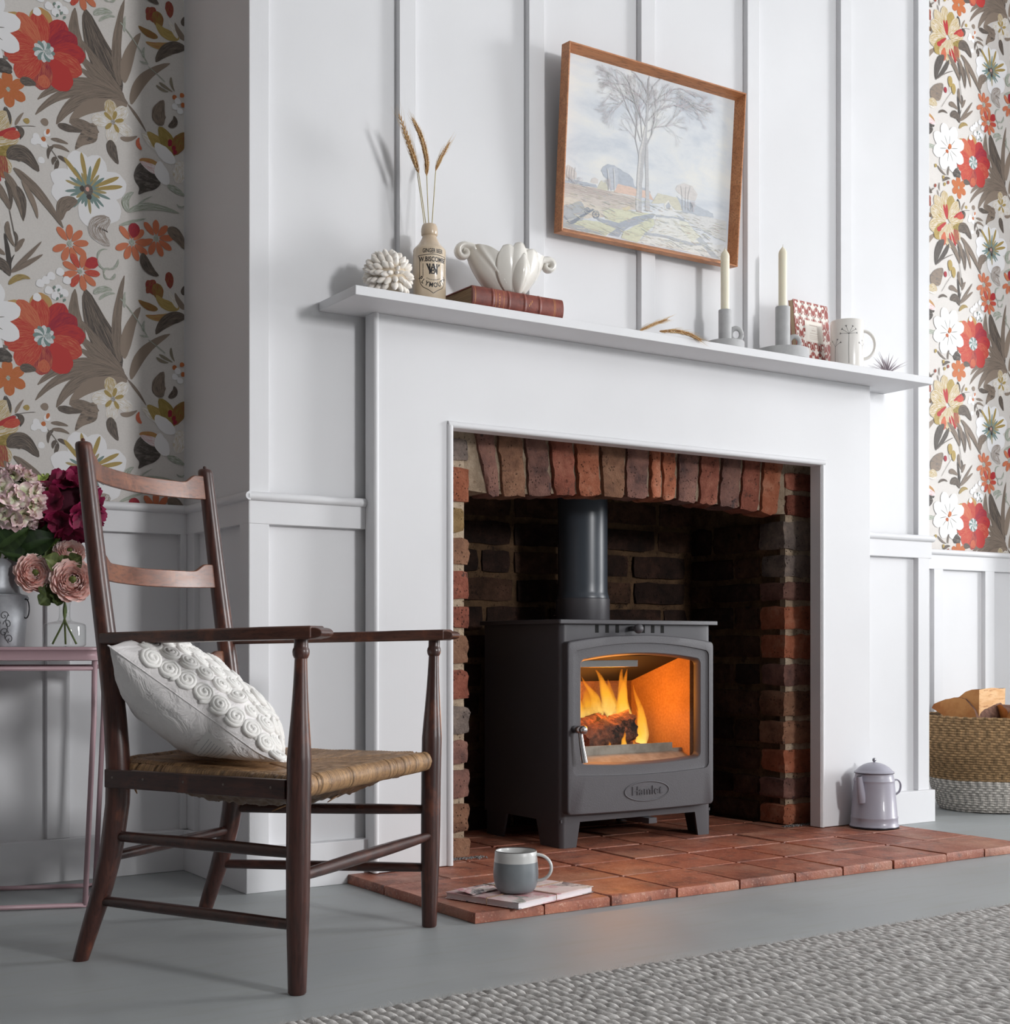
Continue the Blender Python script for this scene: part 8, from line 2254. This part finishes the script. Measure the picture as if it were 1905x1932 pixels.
# ================================================================== log basket in the right alcove
BAX, BAY = 3.985, 3.030
ba = thing('log_basket', 'round woven basket of brown and white rope holding firewood in the right alcove', 'basket', (BAX, BAY, 0))
bp_z = [0.0, 0.012, 0.03, 0.07, 0.109, 0.15, 0.19, 0.235, 0.27, 0.30, 0.325]
bp_r = [0.158, 0.168, 0.176, 0.188, 0.199, 0.213, 0.230, 0.2385, 0.236, 0.230, 0.229]
M_JUTE = attr_mat('jute_rope', rough=0.85, var=0.2, spec=0.2)
def coils(name, z0, z1, base, seed):
    b = MB(); b.usecol = True
    r = random.Random(seed)
    pit = 0.0082
    n = int((z1 - z0) / pit)
    NS = 200; m = 7
    for c in range(n):
        z = z0 + pit * (c + .5)
        R0 = interp(z, bp_z, bp_r)
        ph0 = r.random() * 6.28
        tw = 46
        i0 = len(b.v); pts = []
        for k in range(NS):
            a = 2 * pi * k / NS
            wob = 0.0035 * mnoise.noise(Vector((cos(a) * 2, sin(a) * 2, z * 14)))
            wz = 0.0022 * mnoise.noise(Vector((cos(a) * 2.5, sin(a) * 2.5, 9 + c * 0.15)))
            for q in range(m):
                t = 2 * pi * q / m
                rr_ = 0.0047 * (1 + 0.30 * cos(2 * t + tw * a + ph0))
                R = R0 + wob + rr_ * cos(t)
                pts.append((R * cos(a), R * sin(a), z + wz + rr_ * sin(t)))
        b.addv(pts)
        for k in range(NS):
            k2 = (k + 1) % NS
            s = 0.72 + 0.28 * cos(tw * 2 * pi * k / NS + ph0 + 1.0) + r.uniform(-.08, .08)
            b.col = tuple(min(1, x * s) for x in base) + (1,); b.col2 = b.col
            for q in range(m):
                q2 = (q + 1) % m
                b.addf([i0 + k * m + q, i0 + k2 * m + q, i0 + k2 * m + q2, i0 + k * m + q2])
    o = b.build(name, M_JUTE, ba, smooth=True, normals=False); o['kind'] = 'stuff'
coils('white_rope_coils', 0.002, 0.109, lin((226, 220, 212))[:3], 1)
coils('natural_rope_coils', 0.109, 0.325, lin((186, 152, 112))[:3], 2)
b = MB(); b.lathe([(0.0, 0.004), (0.155, 0.004)] + [(interp(z, bp_z, bp_r) - 0.004, z) for z in (0.01, 0.03, 0.07, 0.109, 0.15, 0.19, 0.235, 0.27, 0.30, 0.32)], 64, cap1=False)
b.build('basket_lining', mat('dark_jute', (112, 88, 62), (90, 68, 46), 60, 0.95), ba, smooth=True)
M_CUT = mat('fresh_split_wood', (232, 188, 138), (218, 166, 112), 5, 0.75, stretch=(2, 18, 18), bump=0.35, bscale=30, c3=(176, 112, 62), scale3=6)
M_END = mat('end_grain', (198, 140, 84), (176, 114, 62), 18, 0.8, bump=0.4, bscale=90, c3=(160, 96, 52), scale3=10)
M_BARK = mat('dark_bark', (92, 62, 50), (122, 88, 72), 30, 0.95, bump=0.9, bscale=60, bdist=0.005)
M_BIRCH = mat('birch_bark', (222, 206, 194), (170, 140, 124), 22, 0.8, stretch=(1, 5, 5), bump=0.5, bscale=40, c3=(110, 70, 56), scale3=16, lo3=0.58, hi3=0.66)
def split_log(label, loc_, rot, L, R, a0, a1, bark, seed):
    """wedge of a round log along +X, bark over the arc a0..a1 (degrees)"""
    n = 14
    b = MB()
    out = [(0.0, 0.0)] + [(R * (1 + 0.05 * mnoise.noise(Vector((k * .5, seed, 0)))) * cos(radians(a0 + (a1 - a0) * k / n)), R * (1 + 0.05 * mnoise.noise(Vector((k * .5, seed, 0)))) * sin(radians(a0 + (a1 - a0) * k / n))) for k in range(n + 1)]
    S = 8; N = len(out)
    def pt(i, k):
        x = L * i / S
        y, z = out[k]
        w = 0.006 * mnoise.noise(Vector((x * 9, y * 14, z * 14 + seed)))
        return (x + (0.006 * mnoise.noise(Vector((y * 40, z * 40, seed))) if i in (0, S) else 0), y + w, z + w)
    i0 = b.addv([pt(i, k) for i in range(S + 1) for k in range(N)])
    for i in range(S):
        for k in range(N):
            q = (k + 1) % N
            b.cur = 1 if 0 < k < N - 1 else 0
            b.addf([i0 + i * N + k, i0 + i * N + q, i0 + (i + 1) * N + q, i0 + (i + 1) * N + k])
    b.cur = 2
    b.addf([i0 + k for k in range(N)]); b.addf([i0 + S * N + k for k in range(N)][::-1])
    o = b.build('firewood_log', [M_CUT, bark, M_END], None, angle=40)
    o.location = loc_; o.rotation_euler = rot
    tag(o, label, 'log', 'firewood in the basket')
    return o
split_log('large split log with a dark barked edge, its cut end highest in the rope basket', (3.868, 2.985, 0.298), (radians(-6), 0, radians(20)), 0.28, 0.112, -70, 97, M_BARK, 3)
split_log('pale split log lying behind the highest log in the rope basket', (3.83, 3.06, 0.300), (radians(10), 0, radians(14)), 0.25, 0.085, 20, 160, M_BARK, 5)
split_log('short birch log with white peeling bark at the front of the rope basket', (3.955, 2.880, 0.305), (radians(0), 0, radians(14)), 0.20, 0.052, 0, 180, M_BIRCH, 8)
split_log('plain split log under the others at the right of the rope basket', (4.03, 3.02, 0.285), (radians(-10), 0, radians(-30)), 0.14, 0.07, 10, 170, M_BARK, 11)
# curl of bark on the highest log
# ================================================================== chunky wool rug
RGX0, RGX1, RGY0, RGY1 = 0.30, 3.30, 0.75, 1.842
rug = thing('rug', 'chunky braided grey wool rug on the floor in the right foreground', 'rug', ((RGX0 + RGX1) / 2, (RGY0 + RGY1) / 2, 0))
RM = Matrix.Translation((-(RGX0 + RGX1) / 2, -(RGY0 + RGY1) / 2, 0))
M_WOOL = attr_mat('grey_wool', rough=0.95, var=0.28, bump=0.9, bscale=420, spec=0.1)
b = MB(); b.M = RM; b.box(RGX0, RGX1, RGY0, RGY1 - 0.01, 0.0005, 0.006); b.build('backing', mat('rug_backing', (120, 116, 112), rough=0.95), rug)
ROW = 0.0180
protos = []
for s_ in range(8):
    b = MB(); b.usecol = True
    r = random.Random(100 + s_)
    NL = 170; m = 9; LL = RGY1 - RGY0
    pts = []; tones = []
    ph = r.random() * 6
    for i in range(NL + 1):
        y = -LL * i / NL
        knot = sin(y / 0.030 * 2 * pi + ph + 1.2 * mnoise.noise(Vector((y * 9, s_, 0))))
        lump = 0.0009 * knot + 0.0022 * mnoise.noise(Vector((y * 30, s_ * 3.1, 1)))
        side = 0.0014 * sin(y / 0.060 * 2 * pi + ph * 2) + 0.002 * mnoise.noise(Vector((y * 14, s_ * 7.3, 4)))
        end = min(1.0, (i + 0.6) / 4.0) ** 0.5
        for k in range(m):
            a = 2 * pi * k / m
            R = (0.0092 + lump * 0.55) * end * (1 + 0.10 * mnoise.noise(Vector((y * 110, k * 1.3, s_))))
            pts.append((side + R * 1.05 * cos(a), y, 0.0090 + R * 0.95 * sin(a) + lump * 0.8))
        tones.append(0.86 + 0.08 * knot + 0.28 * mnoise.noise(Vector((y * 22, s_ * 5.0, 8))))
    i0 = b.addv(pts)
    for i in range(NL):
        for k in range(m):
            q = (k + 1) % m
            t = tones[i] * (1.0 if sin(2 * pi * (k + .5) / m) > -0.2 else 0.7)  # lower sides coloured darker as shade in the gaps between rows
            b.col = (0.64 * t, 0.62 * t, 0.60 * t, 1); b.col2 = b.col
            b.addf([i0 + i * m + k, i0 + i * m + q, i0 + (i + 1) * m + q, i0 + (i + 1) * m + k])
    b.addf([i0 + k for k in range(m)])
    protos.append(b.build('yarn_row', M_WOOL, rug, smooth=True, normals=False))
nr = int((RGX1 - RGX0) / ROW)
for k in range(nr):
    o = protos[k] if k < 8 else protos[rng.randrange(8)].copy()
    if k >= 8: COL.objects.link(o)
    o.location = (RGX0 + ROW * (k + .5) - (RGX0 + RGX1) / 2, RGY1 - (RGY0 + RGY1) / 2 + rng.uniform(-0.005, 0.004), 0)
# loose wool fibres
r = np.random.default_rng(4)
NF = 42000
fx = r.uniform(0.55, 2.75, NF); edge_ = r.random(NF) < 0.16
fy = np.where(edge_, RGY1 + r.normal(0, 0.004, NF), r.uniform(1.12, RGY1, NF))
th = r.uniform(0, 2 * pi, NF); L = r.uniform(0.006, 0.020, NF); el = r.uniform(0.05, 0.9, NF)
base = np.stack([fx, fy, np.full(NF, 0.0155) - edge_ * 0.006], 1)
d = np.stack([np.cos(th) * np.cos(el), np.sin(th) * np.cos(el), np.sin(el) * 0.6], 1)
tip = base + d * L[:, None]
mid = base + d * (L * 0.5)[:, None] + np.stack([r.normal(0, .0015, NF), r.normal(0, .0015, NF), r.uniform(0, .002, NF)], 1)
sd3 = np.stack([-np.sin(th), np.cos(th), np.zeros(NF)], 1) * 0.00016
V = np.stack([base - sd3, base + sd3, mid + sd3 * .8, mid - sd3 * .8, tip], 1).reshape(-1, 3)
V[:, 0] -= (RGX0 + RGX1) / 2; V[:, 1] -= (RGY0 + RGY1) / 2
idx = np.arange(NF) * 5
F = [q for i in idx.tolist() for q in ((i, i + 1, i + 2, i + 3), (i + 3, i + 2, i + 4))]
me = bpy.data.meshes.new('wool_fuzz'); me.from_pydata(V.tolist(), [], F)
me.materials.append(mat('wool_fibre', (206, 202, 198), (176, 172, 168), 40, 0.95))
fz = bpy.data.objects.new('wool_fuzz', me); COL.objects.link(fz); fz.parent = rug; fz['kind'] = 'stuff'
